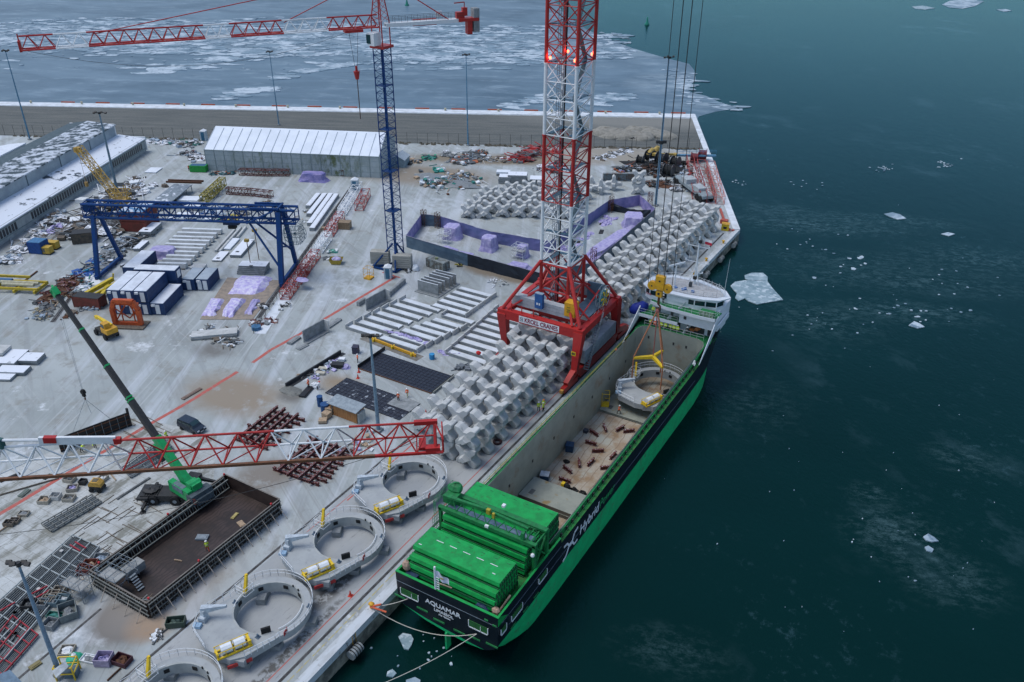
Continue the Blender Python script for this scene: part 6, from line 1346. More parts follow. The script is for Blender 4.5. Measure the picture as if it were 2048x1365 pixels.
for k in range(nk+1): q = Vector((-85.2,195.6,0)).lerp(Vector((-74.2,195.9,0)),k/nk); vs += [q+Vector((0,rnd(-.3,.3),0)),q+Vector((0,rnd(-.3,.3),1.5+rnd(-.2,.2))),q+Vector((0,0,2.4-.9*math.sin(math.pi*k/nk)))]
m_.add(vs,[(k*3+j,(k+1)*3+j,(k+1)*3+j+1,k*3+j+1) for k in range(nk) for j in range(2)]); build(m_, 'hanging_tarp', TARPN, en)
for (x, y, h, mt) in ((-121,161.2,4.2,RUST),(-117.3,161.9,4.0,RUST),(-84.9,194.4,4.2,RUST),(-76.2,199.5,5.4,DRED),(-73.6,160.5,4.6,DRED)):
    m_ = MB(); m_.lattice((x,y,0),(x,y,h),1.0,1.0,5,.06,.04,updir=(0,1,0)); build(m_, 'lattice_post', mt, en)
# wrapped workpieces inside
def wrapped(c, d, rz, label, mat=PURL, skirt=True):
    t_ = thing('wrapped_block', label, 'wrapped block', c, rz, None); m_ = MB(); w_, l_, h_ = d; nn_ = 14; vs = []
    for r_, (k, z_) in enumerate(((1.35,0),(1.12,h_*.35),(1.0,h_*.93),(.9,h_))):
        for i in range(nn_):
            a = 2*math.pi*i/nn_; x, y = math.cos(a), math.sin(a); s_ = 1/max(abs(x),abs(y)); s_ = min(s_,1.25); j = 1+rnd(-.09,.09)*(1 if r_ < 3 else .3)
            vs.append((x*s_*w_/2*k*j, y*s_*l_/2*k*j, z_+(rnd(-.06,.06) if r_ else 0)))
    fs = [(r_*nn_+i,r_*nn_+(i+1)%nn_,(r_+1)*nn_+(i+1)%nn_,(r_+1)*nn_+i) for r_ in range(3) for i in range(nn_)]+[tuple(range(3*nn_,4*nn_))]
    m_.add(vs,fs); build(m_, 'film_cover', mat, t_, True); build(MB().bx(-w_*.42,w_*.42,-l_*.42,l_*.42,0,h_*.9), 'core', CONCD, t_, True); return t_
wrapped((-110.6,159.2,0),(3.6,3.4,3.1),.2,'lilac-wrapped block with a scaffold in the left corner of the enclosure')
scaffold((-110.6,155.6,0),2.6,2.2,3,.1,'white scaffold in front of the left wrapped block in the enclosure',WHT)
wrapped((-99.2,157.6,0),(3.2,3.2,3.2),.1,'second lilac-wrapped block, in the middle of the enclosure')
scaffold((-90.6,157.2,0),3.0,2.8,3.1,.05,'white scaffold with lilac film right of the two wrapped blocks',WHT,3); wrapped((-90.3,158.2,0),(2.4,2.0,2.7),.1,'lilac bundle inside the right-hand white scaffold',PURL)
wrapped((-76.0,189.2,0),(4.6,4.6,2.9),.4,'rounded lilac-wrapped block at the far end of the enclosure')
for (x0,y0,l_,h_,rz,lb) in ((-75.5,174.5,17,1.4,R(87),'long low lilac-covered slab along the right-hand wall of the enclosure'),(-106,150.9,5,1.0,R(-8),'low lilac heap at the front left wall of the enclosure'),(-101.5,150.4,4.6,.9,R(5),'low pale lilac heap near the middle of the front wall'),(-88,152.2,5,.8,R(8),'pale lilac heap behind the dark navy wall')):
    wrapped((x0,y0,0),(l_*.5 if l_ > 10 else 4.2,2.6,h_) if l_ < 10 else (l_,3.2,h_),rz,lb)
m_ = MB()
for k in range(26): q = Vector((rnd(-84.6,-81.5),rnd(165,192),0)); m_.blob(q,(rnd(.4,1),rnd(.5,1.4),rnd(.15,.5)),7,3,.35,1)
single(m_, 'crumpled_film', PURL, 'crumpled lilac film along the inner foot of the right enclosure wall', 'plastic film', kind=None)
for (x,y,w_,l_,lb) in ((-83,186,1.5,1.6,'dark square panel on the enclosure floor, far one'),(-81,181,1.0,2.6,'dark narrow panel on the enclosure floor, middle one'),(-83.6,172,2.2,1.2,'dark panel on the enclosure floor, near the mast')): m_ = MB(); m_.box((x,y,.08),(w_,l_,.12),.3); m_.box((x,y,.17),(w_*.9,.1,.05),.3); single(m_, 'floor_panel', DARK, lb, 'panel')
# rusty tank in front
p = G(876,536); t_ = thing('storage_tank_box', 'weathered grey steel tank box in front of the slate enclosure wall', 'tank', p, R(-6)); build(MB().bx(-2.6,2.6,-1.1,1.1,.15,2.1), 'tank_body', M('stained_steel',(.24,.27,.26),(.11,.1,.08),1.2,.7), t_, True); m_ = MB()
for k in range(6): m_.bx(-2.5+k,-2.42+k,-1.16,-1.1,.15,2.1)
each(m_, 'rib', C(.16,.17,.16), t_, True); m_ = MB(); m_.tube((-.3,0,2.1),(-.3,0,2.4),.4,8); build(m_, 'hatch', C(.2,.22,.1), t_, True)
# ================= precast channel beams dusted with snow
WSN = M('snowy_beam_top', (.6,.65,.7), (.44,.48,.5), .35, .8, lo=.4, hi=.7)
def cbeam(x0, x1, y, end, label, group):
    c = Vector(((x0+x1)/2,y,0)); L_ = x1-x0; t_ = thing('precast_beam', label, 'precast beam', c, rnd(-.012,.012), group); w_ = 1.75
    m_ = MB(); m_.bx(-L_/2,L_/2,-w_/2,w_/2,.08,.3); build(m_, 'slab', CONC, t_, True); m_ = MB(); m_.bx(-L_/2+.05,L_/2-.05,-w_/2+.2,w_/2-.16,.3,.33); build(m_, 'snow_layer', WSN, t_, True)
    m_ = MB(); m_.bx(-L_/2,L_/2,-w_/2-.16,-w_/2,.0,.62); build(m_, 'edge_rib', CONCD, t_, True)
    m_ = MB(); e = -L_/2 if end < 0 else L_/2; m_.bx(min(e,e+end*.25),max(e,e+end*.25),-w_/2-.1,w_/2+.3,0,.98); build(m_, 'end_plate', CONC, t_, True)
for gname, desc_, x0s, x1s, y0, y1, n_, end in (
    ('channel beams in the left block','left block, beside the red line',(-102.2,-100.2),(-94.6,-90.7),110.6,125.2,7,-1),('channel beams in the upper right block','block nearest the standing slabs',(-93.4,-93.2),(-84.9,-84.8),126.6,136.0,5,1),
    ('channel beams in the middle block','middle block, between two snowy lanes',(-94.0,-89.6),(-84.9,-82.5),110.2,121.4,6,1),('channel beams in the right block','right block, next to the X-shaped blocks',(-79.9,-81.2),(-71.6,-72.6),112.4,131.5,9,-1)):
    for i in range(n_):
        f_ = i/(n_-1); cbeam(x0s[0]+(x0s[1]-x0s[0])*f_,x1s[0]+(x1s[1]-x1s[0])*f_,y0+(y1-y0)*f_,end,'snow-dusted concrete channel beam, %s, %s from the near end' % (desc_,nth(i)),gname)
cbeam(-88.9,-82.1,124.2,-1,'single snow-dusted channel beam with its end plate on the left, above the middle block',None)
# standing slabs
for i in range(6):
    x = -97.6+.05*i; y = 130.8+i*1.15+(.5 if i > 2 else 0); t_ = thing('wall_slab', 'upright grey concrete slab in the rack of slabs, %s from the front' % nth(i), 'wall slab', (x,y,0), R(1), 'upright concrete slabs in a rack'); build(MB().bx(-2.6,2.6,-.11,.11,.2,2.6), 'slab', CONCD, t_, True); build(MB().bx(-2.6,2.6,-.1,.1,2.6,2.63), 'snow_edge', WSN, t_, True)
m_ = MB(); m_.bx(-100.6,-94.4,129.9,138,.02,.18); m_.bx(-100.2,-94.8,130.4,130.6,.18,.3); single(m_, 'slab_rack_base', CONCD, 'low concrete base carrying the rack of upright slabs', 'base')
# tall wall elements on the red line
def welem(p0, p1, h, label):
    a, b = G(*p0), G(*p1); d = (b-a).normalized(); nn = Vector((-d.y,d.x,0)); t_ = thing('wall_element', label, 'wall element', a); m_ = MB(); m_.bar(a+Vector((0,0,h/2)),b+Vector((0,0,h/2)),.25,h); build(m_, 'panel', CONCD, t_); m_ = MB(); m_.bar(a+nn*-.5+Vector((0,0,.12)),b-nn*.5+Vector((0,0,.12)),1.2,.22); build(m_, 'foot', CONCD, t_)
    m_ = MB(); q = b; m_.bar(q-nn*.1+Vector((0,0,h/2)),q-nn*1.2+Vector((0,0,h/2)),.2,h,.2,h*.9); build(m_, 'buttress', CONC, t_)
welem((733,622),(772,600),2.6,'tall L-shaped wall element beside the upper stretch of the red line'); welem((608,686),(650,662),2.6,'tall L-shaped wall element straddling the lower stretch of the red line')
for p0, p1, h, l in (((775,596),(809,566),1.0,'low grey concrete beam continuing from the upper wall element'),((716,613),(730,604),.9,'short grey concrete kerb left of the upper wall element'),((578,690),(598,676),.4,'flat dark concrete piece left of the lower wall element'),((655,657),(680,640),.35,'stack of dark boards right of the lower wall element'),((595,700),(615,690),.2,'dark plank below the lower wall element')):
    a, b = G(*p0), G(*p1); m_ = MB(); m_.bar(a+Vector((0,0,h/2)),b+Vector((0,0,h/2)),.7 if h > .5 else 1.1,h); m_.bar(a+Vector((0,0,h+.03)),b+Vector((0,0,h+.03)),.5,.05); single(m_, 'concrete_kerb', CONCD, l, 'concrete piece')
# yellow spreader beam, mats
a, b = G(742,680), G(832,715); t_ = thing('spreader_beam', 'long yellow lifting beam lying beside the black reinforcement mat', 'lifting beam', (a+b)/2); m_ = MB(); m_.bar(a+Vector((0,0,.35)),b+Vector((0,0,.35)),.3,.5); build(m_, 'beam', YEL, t_); m_ = MB()
for k in (.08,.5,.92): q = a.lerp(b,k); m_.box(q+Vector((0,0,.3)),(.3,.9,.6))
each(m_, 'lug', YELL, t_); m_ = MB(); d=(b-a).normalized(); nn=Vector((-d.y,d.x,0)); m_.sheet([a-nn*1.1-d*2,a+nn*1.1-d*2,b+nn*1.1+d,b-nn*1.1+d],.02); struct(m_, 'damp_patch', M('damp_soil',(.13,.125,.11),(.2,.19,.17),.8,.85))
MATM = M('black_steel_mat', (.012,.017,.03), (.02,.026,.04), 1.2, .5, c3=(.3,.34,.38), s3=1.5, lo3=.72, hi3=.76); MATM2 = M('black_mat_dusted', (.013,.018,.032), (.03,.036,.05), 1.2, .55, c3=(.3,.34,.38), s3=.8, lo3=.585, hi3=.65)
def mat_form(x0,x1,y0,y1,mt,label,side=True):
    t_ = thing('casting_bed', label, 'casting bed', ((x0+x1)/2,(y0+y1)/2,0)); build(MB().bx(x0,x1,y0,y1,.02,.12), 'bed', mt, t_); m_ = MB()
    for k in range(int((x1-x0)/.8)+1): m_.bx(x0+k*.8,x0+k*.8+.04,y0,y1,.12,.16)
    for k in range(int((y1-y0)/.8)+1): m_.bx(x0,x1,y0+k*.8,y0+k*.8+.04,.16,.19)
    build(m_, 'rebar_grid', C(.03,.03,.045), t_)
    if side: m_ = MB(); m_.bx(x0-.1,x0,y0,y1+1.4,.0,.75); m_.bx(x1,x1+.12,y0,y1,0,.6); each(m_, 'side_form', C(.02,.022,.025), t_); m_ = MB(); m_.bx(x1+.14,x1+.3,y0,y1,.2,.5); build(m_, 'waling', C(.3,.32,.3), t_); m_ = MB(); m_.bx(x0,x1,y0-.1,y0,0,.2); build(m_, 'timber_edge', RUST, t_)
mat_form(-90.6,-74.3,99.2,105.7,MATM,'black casting bed with raised side forms, the farther of two'); mat_form(-90.2,-74.3,89.9,95.6,MATM2,'black casting bed dusted with snow, the nearer of two',False)
m_ = MB(); m_.sheet([(-78.9,92.6),(-74.2,92.6),(-74.2,95.7),(-78.9,95.7)],.2); struct(m_, 'fresh_concrete_patch', CONCD)
# ================= containers and yard goods
def container(c, w_, l_, h_, rz, label, body, roof=None, group=None, doors=None, z=0, ends=True):
    t_ = thing('container', label, 'container', (c[0],c[1],z), rz, group)
    m_ = MB(); m_.bx(-w_/2+.06,w_/2-.06,-l_/2+.06,l_/2-.06,.1,h_-.08); build(m_, 'body', body, t_, True)
    m_ = MB(); n_ = int(l_/.45)
    for k in range(n_): y = -l_/2+.2+k*(l_-.4)/(n_-1); m_.bx(w_/2-.06,w_/2-.01,y-.1,y+.1,.2,h_-.2); m_.bx(-w_/2+.01,-w_/2+.06,y-.1,y+.1,.2,h_-.2)
    build(m_, 'corrugation', body, t_, True)
    m_ = MB()
    for a in (-1,1):
        for b in (-1,1): m_.bx(a*w_/2-.09 if a > 0 else -w_/2, a*w_/2 if a > 0 else -w_/2+.09, b*l_/2-.09 if b > 0 else -l_/2, b*l_/2 if b > 0 else -l_/2+.09, 0, h_)
    each(m_, 'corner_post', body, t_, True)
    build(MB().bx(-w_/2+.1,w_/2-.1,-l_/2+.1,l_/2-.1,h_-.08,h_+.03), 'roof', roof or body, t_, True)
    if doors:
        for x0 in doors: m_ = MB(); m_.bx(x0-.45,x0+.45,-l_/2-.02,-l_/2+.05,.25,2.3); build(m_, 'door', WHT, t_, True)
        m_ = MB(); m_.bx(-w_/2+.3,-w_/2+1.0,-l_/2-.3,-l_/2+.05,2.0,2.4); build(m_, 'air_unit', WHT, t_, True)
    return t_
SNC = M('snow_cabin_roof', (.62,.67,.74), (.52,.56,.62), .5, .7); SNG = M('grey_cabin_roof', (.34,.4,.46), (.28,.34,.4), .5, .7)
CF = Vector((-146.9,90.2,0)); grp = 'blue site cabins with white roofs'
def cpos(i, j, w_=2.78, l_=9.1): return CF + ub*(w_*(i+.5)) + vb*(l_*(j+.5))
for i in range(3):
    container(cpos(i,0),2.74,9.1,2.65,UA,'blue site cabin on the ground under the %s cabin of the front trio' % ('left','middle','right')[i],BCON,BCON,grp,(.3,),0)
    container(cpos(i,0),2.74,9.1,2.65,UA,'blue site cabin with white roof, %s of the upper front trio' % ('left','middle','right')[i],BCON,SNC,grp,(.3,),2.72)
container(cpos(3,0)+vb*.2,2.78,9.1,2.65,UA,'blue site cabin with white roof, single storey, right of the front trio',BCON,SNC,grp,(0,))
container(CF+ub*5.4+vb*11.2,9.0,2.6,2.65,UA,'blue site cabin on the ground lying crosswise behind the trio',BCON,BCON,grp); container(CF+ub*5.4+vb*11.2,9.0,2.6,2.65,UA,'blue site cabin with pale roof lying crosswise on top, behind the trio',BCON,SNC,grp,None,2.72)
m_ = MB(); q = CF+ub*9.95+vb*11.2; m_.box(q+Vector((0,0,4.2)),(.06,1.5,1.5),UA); single(m_, 'cabin_window', WHT, 'white window panel on the end of the crosswise upper cabin', 'window panel')
container(CF+ub*11.4+vb*14.6,2.7,6,2.65,UA,'blue site cabin with grey roof, ground floor, at the right end of the cabin group',BCON,SNG,grp,(0,)); container(CF+ub*14.3+vb*14.8,2.7,6,2.65,UA,'blue cabin with three white doors at the far right of the cabin group',BCON,SNG,grp,(-.6,.6))
p = G(1240/4.55,400+625/4.55,2.7); container(Vector((-157.4,103.2,0))+vb*4.8,3.3,9.4,2.65,UA,'blue site cabin with clean white roof standing apart behind the trio',BCON,SNC,grp)
c2_ = Vector((-182.2,119.9,0))+ub*3.2+vb*3.6
container(c2_,6.3,7.2,2.6,UA,'rust-red container, lower one of the stack behind the gantry girder',RCON,RCON,'rust-red containers'); container(c2_,6.3,7.2,2.6,UA,'rust-red container with blue and white covered roof, upper one of the stack',RCON,M('blue_white_roof',(.06,.18,.34),(.5,.55,.62),.7,.6,lo=.48,hi=.52),'rust-red containers',None,2.65)
p = G(182,612); container(Vector((p.x,p.y,0)),6.0,2.6,2.4,UA-.12,'rust-brown container with dark open roof, left of the site cabins',RCON,DARK)
p = G(172,483); container(Vector((p.x,p.y,0)),5.4,3.2,2.6,UA+.35,'dirty brown skip container near the warehouse',M('dirty_brown',(.1,.08,.06),(.05,.05,.045),1.5,.9),DARK)
p = G(72,507); container(Vector((p.x,p.y+1,0)),3.4,3.0,2.9,UA-.1,'small square blue container beside the yellow generators',M('mid_blue',(.015,.07,.25),(.01,.05,.18),2),C(.05,.17,.33))
for (px, py, l) in ((93,507,'yellow generator housing, nearer of two, beside the blue container'),(106,497,'yellow generator housing, farther of two, beside the blue container')):
    p = G(px,py); t_ = thing('generator', l, 'generator', p, UA-.1, 'yellow generators'); build(MB().bx(-1.5,1.5,-.8,.8,.25,1.8), 'housing', C(.5,.33,.05), t_, True); build(MB().bx(-1.6,1.6,-.9,.9,0,.25), 'skid', DARK, t_, True); build(MB().bx(-.5,.4,-.84,-.8,.6,1.5), 'grille', C(.15,.14,.1), t_, True)
# generic scatter heap
def heap(a, b, wid, n, sz, mats, label, cat='scrap heap', hmax=1., name='scrap_heap', long=1., kind=None, mound=True):
    a, b = G(*a), G(*b); m_ = MB(); d = (b-a); L_ = max(d.length,.1); dn = d/L_; nn = Vector((-dn.y,dn.x,0))
    if mound:
        k_ = max(1,int(L_/max(wid,1)))
        for i in range(k_): q = a+d*((i+.5)/k_); m_.cm = 0; m_.blob(q,(L_/k_*.62,wid*.42,hmax*.45),10,3,.25,1)
    for i in range(n):
        f_ = random.random(); g_ = random.gauss(0,.33)*wid; q = a+d*f_+nn*g_; m_.cm = random.randrange(len(mats)); env = max(.08,(1-(g_/wid)**2*3))*hmax
        z_ = rnd(.05,1)*env*.8; s_ = rnd(*sz); th = rnd(0,math.pi); k = random.random()
        if k < .42: m_.box(q+Vector((0,0,z_*.5+s_*.15)),(s_,s_*rnd(.4,1),s_*rnd(.15,.6)),th,('X',rnd(-.35,.35)))
        elif k < .85: v_ = Vector((math.cos(th),math.sin(th),rnd(-.25,.3)))*s_*long; m_.bar(q+Vector((0,0,z_+.1))-v_,q+Vector((0,0,z_+.1))+v_,rnd(.06,.2))
        else: m_.blob(q+Vector((0,0,z_*.6)),(s_*.5,s_*.4,s_*.35),7,4,.2)
    for p_ in m_.v: p_.z = max(p_.z,.01)
    return single(m_, name, mats, label, cat, kind=kind)
GY, GY2, LB, OR_ = C(.2,.22,.23), C(.09,.1,.105), C(.3,.38,.46), C(.4,.12,.05)
SNM = M('snowy_scrap', (.14,.15,.15), (.1,.1,.1), 2, .8, snow=(.42,2)); TEAL = C(.03,.2,.17); LIL = PURL
heap((135,482),(215,430),9,150,(.8,2.6),[SNM,DARK,GY,TIMD],'dark stacked timber and steel between warehouse and gantry, lower part',hmax=2.2,long=2.2)
heap((170,452),(268,372),10,190,(.8,2.8),[SNM,DARK,GY2,WHT,TIMD],'snow-dusted rows of steel packs along the warehouse front',hmax=1.6,long=2.4)
heap((10,530),(120,425),5,130,(.5,1.6),[SNM,GY,LB,TIMD,WHT],'snowy clutter heap along the near end of the warehouse wall',hmax=1.2,long=1.5)
heap((225,470),(262,440),5,60,(.5,2),[GY2,SNM,DARK,GY,TIMD],'dark machine parts heap left of the rust-red containers',hmax=1.6,long=1.6); heap((300,425),(345,395),4,60,(.4,1.6),[GY,GY2,SNM,WHT],'grey stillages heap beside the sheet rack',hmax=1.4); heap((440,445),(480,432),2.5,40,(.4,1.2),[C(.45,.35,.05),C(.3,.05,.03),C(.05,.2,.12),GY2],'yellow, red and green machine cluster behind the gantry girder',hmax=1.6); heap((215,455),(240,425),3,40,(.5,1.8),[DARK,GY2,SNM],'black beams heap at the foot of the yellow lattice crane',hmax=1.2,long=1.6); heap((85,470),(130,448),3,20,(.8,1.6),[LIL,WHT,GY],'pale lilac film heap near the warehouse windows',hmax=1.2); heap((110,455),(150,440),3,20,(.5,1.2),[DARK,GY2,BLK],'black cable drums lying by the timber stacks',hmax=2)
heap((80,640),(112,590),3.4,60,(.4,1.2),[GY2,TIMB,GY,LB,C(.35,.3,.18)],'mixed debris heap at the near end of the scrap row',hmax=1.3)
heap((85,612),(150,560),4,110,(.5,1.5),[RUST,DRED,RUST,GY2],'rusty tubular frame heap in the scrap row',hmax=1.9,long=1.6)
heap((160,588),(188,552),3.2,50,(.4,1.1),[WHT,TEAL,GY,LB],'heap of white sacks with green netting in the scrap row',hmax=1.3)
heap((150,560),(205,520),4,90,(.4,1.2),[C(.02,.09,.32),C(.05,.3,.45),BLUE,GY,LB],'heap of blue hoses and pipes at the gantry left leg',hmax=1.7)
heap((190,545),(250,480),6,190,(.4,1.3),[GY,GY2,LB,DARK,SNM],'grey scrap metal heap right behind the gantry left leg',hmax=1.6,long=1.3)
heap((245,500),(300,462),3,50,(.5,1.6),[GY2,TIMD,DARK,SNM],'low strip of planks and tubes beside the gantry rail',hmax=.7,long=1.8)
heap((72,640),(95,632),2,26,(.3,1),[C(.4,.36,.25),GY,TIMB,LB],'coiled beige hose heap at the end of the left rail',hmax=.8)
heap((150,622),(205,616),1.6,40,(.3,.9),[GY,GY2,LB],'grey clamps heap in front of the rust-brown container',hmax=.7)
heap((120,640),(150,625),1.2,14,(.4,1.2),[TIMD,RUST],'short row of rusty sticks beside the left rail end',hmax=.3,mound=False)
heap((275,283),(400,290),5,120,(.5,1.7),[SNM,GY,TEAL,LB,TIMD,WHT],'line of mixed scrap along the fence left of the tent',hmax=1.4)
heap((370,305),(408,322),5,60,(.5,1.6),[SNM,GY2,LB,DARK,DRED],'snowy tangled scrap heap at the left end of the tent',hmax=1.5)
heap((240,378),(280,355),3.4,50,(.4,1.4),[SNM,GY2,TIMD,WHT],'small scrap heap beside the lamp post by the warehouse',hmax=1)
heap((418,350),(470,348),2,34,(.4,1.2),[C(.04,.12,.14),GY2,OR_],'dark teal bins and orange bits at the foot of the tent wall',hmax=1.2)
heap((405,395),(440,380),4,60,(.4,1.5),[GY,GY2,LB,SNM],'grey metal heap left of the olive truss',hmax=1.1); heap((470,432),(545,405),4,80,(.3,1.2),[GY2,GY,LB,TIMD,WHT],'drums and mixer scrap heap right of the olive truss',hmax=1.3)
heap((400,430),(455,420),4,50,(.3,1.2),[LB,WHT,C(.02,.1,.3),GY],'pale plastic and blue bits near the yard slabs',hmax=.9)
heap((595,445),(625,420),6,40,(.3,.9),[CONC,WHT,GY,TIMB],'scattered pale concrete lumps left of the four long beams',hmax=.4,mound=False)
heap((405,660),(480,690),5,90,(.3,1.1),[GY,GY2,WHT,TIMD],'grey demolition debris below the lilac sheets',hmax=.5,mound=False)
heap((690,350),(720,352),1.6,20,(.4,1),[WHT,GY,TEAL],'small boxes and white bags at the right foot of the tent',hmax=1)
heap((500,650),(555,640),2,44,(.3,1),[DRED,WHT,GY,C(.4,.25,.2)],'heap of short red and white tubes beside the kerb strip end',hmax=.6,long=1.2)
heap((515,615),(585,612),2.5,36,(.3,1.1),[WHT,GY,DARK],'white sheets and sticks on the kerb strip',hmax=.5,mound=False)
heap((805,318),(835,328),4,60,(.4,1.4),[TIMB,GY,GY2,DARK,SNM],'brown pallets heap right of the grey hut',hmax=1.3); heap((845,318),(872,315),3,50,(.4,1.2),[TEAL,C(.02,.3,.16),GY2],'green netting heap right of the grey hut',hmax=1.6)
heap((885,310),(910,312),2.6,40,(.6,2),[CONC,GY,SNM],'pile of grey slabs near the middle fence',hmax=1.4,long=1); heap((915,330),(960,305),6,120,(.5,1.6),[GY2,LB,GY,TIMD,WHT,OR_],'big mixed scrap heap around the middle lamp post',hmax=1.7)
heap((850,375),(945,352),10,190,(.4,1.6),[GY,GY2,TIMB,TEAL,RUST,WHT,LB],'wide demolition heap with teal tarp left of the X-shaped back group',hmax=1.5); heap((865,343),(888,343),2,20,(.5,1.3),[C(.04,.45,.38),TEAL,WHT],'turquoise tarpaulin bundles on top of the demolition heap',hmax=2.4)
heap((1030,325),(1085,300),6,130,(.8,2.4),[DRED,REDP,RED,GY],'red scaffold tube heap left of the crane mast',hmax=1.8,long=2.2); heap((1088,345),(1130,330),6,60,(.5,1.8),[SNM,LB,GY2,DRED],'snowy blocks and red tubes seen through the crane mast',hmax=1.3)
heap((960,325),(1030,318),5,50,(.4,1.4),[TIMD,GY,WHT,SNM],'sparse poles and tubes on the brown soil',hmax=.5,mound=False)
heap((1190,320),(1260,300),4,60,(.4,1.4),[SNM,GY,GY2,TIMD],'low strip of scrap at the fence right of the mast',hmax=.7); heap((1235,345),(1270,335),4,60,(.4,1.3),[GY2,LB,LIL,DARK,OR_],'scrap heap left of the cable drums with a lilac bale',hmax=1.6)
heap((1280,350),(1345,322),11,300,(.4,1.6),[BLK,DARK,BLK,SNM,RUST,GY2],'large black cable and hose heap near the quay corner',hmax=2.6); heap((1295,372),(1345,368),5,80,(.4,1.4),[RUST,GY2,DARK,BLK,GY],'rusty anchor chain heap in front of the black heap',hmax=1.3)
heap((1350,385),(1370,345),3,50,(.4,1.4),[SNM,GY2,LB,DARK],'grey machine parts beside the black heap',hmax=2)
for (px,py,l,r_,w_) in ((1300,322,'dark cable drum behind the yellow reels',1.7,2.2),(1322,330,'dark blue cable drum, largest in the heap',2.0,2.6),(1350,335,'rust-brown cable drum right of the black heap',1.7,2.0),(1404,322,'wine-red cable drum near the far quay edge',1.9,2.2),(1388,325,'dark cable drum left of the wine-red one',1.6,2.0),(1336,352,'large black winch drum in front of the heap',1.8,2.6),(1280,330,'black cable drum on the left side of the heap',1.5,1.8)):
    p = G(px,py); t_ = thing('cable_drum', l, 'cable drum', p, rnd(-.4,.4), 'cable drums near the quay corner'); cm_ = C(.22,.03,.04) if 'wine' in l else C(.03,.04,.05); m_ = MB(); m_.tube((-w_/2,0,r_),(w_/2,0,r_),r_*.72,14); build(m_, 'wound_cable', BLK if 'wine' not in l else C(.15,.02,.03), t_, True); m_ = MB()
    for s_ in (-1,1): m_.tube((s_*w_/2-.08,0,r_),(s_*w_/2+.08,0,r_),r_,16)
    each(m_, 'flange', cm_, t_, True)
for (px,py,l) in ((1302,306,'yellow anchor reel lying on the drum heap, left one'),(1312,302,'yellow funnel-shaped casting at the back of the drum heap')):
    p = G(px,py,2.4); t_ = thing('yellow_reel', l, 'reel', (p.x,p.y,2.2), .3); m_ = MB(); m_.tube((0,0,0),(.6,0,1.6),1.3,12,.6); build(m_, 'cone', C(.42,.3,.08), t_, True); m_ = MB(); m_.tube((0,0,-.1),(0,0,.1),1.6,12); build(m_, 'rim', C(.42,.3,.08), t_, True)
a, b = G(1310,309,2.5), G(1350,309,2.5); m_ = MB(); m_.bar(a,b,.5,.6); m_.box(a,(1.4,1.4,.7)); m_.box(b,(1,1.6,.5)); single(m_, 'yellow_spreader', C(.45,.32,.08), 'long pale yellow spreader resting on the cable drums', 'spreader beam')
a, b = G(1352,311,2.0), G(1432,312,2.0); t_ = thing('blue_girder', 'light blue steel girder with railing across the far quay edge', 'girder', a); m_ = MB(); m_.bar(a,b,1.0,.5); build(m_, 'beam', C(.1,.25,.38), t_); m_ = MB(); m_.rail([a+Vector((0,0,.7)),b+Vector((0,0,.7))],1.0,.05,2,2); build(m_, 'railing', C(.08,.28,.45), t_)
# containers/packs behind and lattice crane parts at the quay corner
def lat(a, b, w_, h_, n_, mt, label, group=None, z=.2, name='lattice_section', cat='lattice section', rc=.1, rd=.06):
    a, b = G(*a), G(*b); a.z = b.z = z; m_ = MB(); m_.lattice(a,b,w_,h_,n_,rc,rd); return single(m_, name, mt, label, cat, group)
lg = 'crane lattice sections on the ground'
lat((1392,400),(1379,325),2.0,2.0,6,REDP,'red lattice section leaning behind the grey trailer',lg); lat((1422,408),(1401,335),2.4,2.2,6,REDP,'pale red lattice section, left of two by the far quay edge',lg); lat((1440,410),(1420,338),2.2,2.2,6,C(.5,.2,.17),'faded red lattice section closest to the far quay edge',lg); lat((1410,398),(1392,345),1.8,1.6,4,WHT,'white lattice section between the red ones',lg)
m_ = MB(); a, b = G(1448,447), G(1440,423); m_.bar(a+Vector((0,0,.6)),b+Vector((0,0,.6)),.5,.5); m_.box(a+Vector((0,0,.5)),(1.8,1.4,1)); single(m_, 'winch_frame', C(.4,.08,.05), 'small orange-red winch frame near the quay corner', 'winch')
for (a_,b_,w2,h2,n2,mt,l) in (((570,601),(590,574),2.0,1.8,5,REDP,'red lattice mast section nearest the lower end of the kerb strip'),((593,571),(612,545),2.0,1.8,5,REDP,'red lattice mast section with a lilac sheet draped on it'),((605,552),(633,515),2.0,1.8,6,REDP,'red lattice mast section, third from the lower end'),((637,508),(657,480),1.8,1.7,5,WHT,'short white lattice section in the middle of the row'),((658,475),(682,438),2.0,1.8,6,REDP,'red lattice mast section beside the brown box'),((684,432),(718,377),2.0,1.8,8,WHT,'long white lattice section at the upper end of the row'),((718,423),(733,392),2.2,1.9,4,REDP,'separate red lattice section right of the long white one')):
    lat(a_,b_,w2,h2,n2,mt,l,'lattice mast sections laid along the kerb strip')
m_ = MB(); q = G(603,560,2.0); m_.blob(q,(1.5,1.1,.3),9,4,.2); single(m_, 'film_sheet', PURL, 'violet film draped over the red lattice section', 'plastic film')
for (a_,b_,l) in (((455,388),(500,391),'dark red trestle frame left of the drums, left one'),((500,391),(545,396),'dark red trestle frame, right one, under the tent lane'),((480,350),(530,352),'rusty red frame stack at the foot of the tent, left'),((530,352),(580,352),'rusty red frame stack at the foot of the tent, middle'),((590,342),(690,352),'long dark rusty frame against the green-stained tent wall')):
    lat(a_,b_,1.5,1.6,7,DRED if 'long' not in l else RUST,l,'rusty red frames',.2,'trestle_frame','trestle frame')
lat((408,412),(448,374),1.6,2.2,9,C(.3,.26,.06),'olive yellow truss girder standing on the yard',None,.6,'truss_girder','truss girder',.16,.1)
p = G(628,362); wrapped((p.x,p.y,0),(6.6,2.6,2.5),UA-.05,'lilac-wrapped long bundle in front of the tent',PUR)
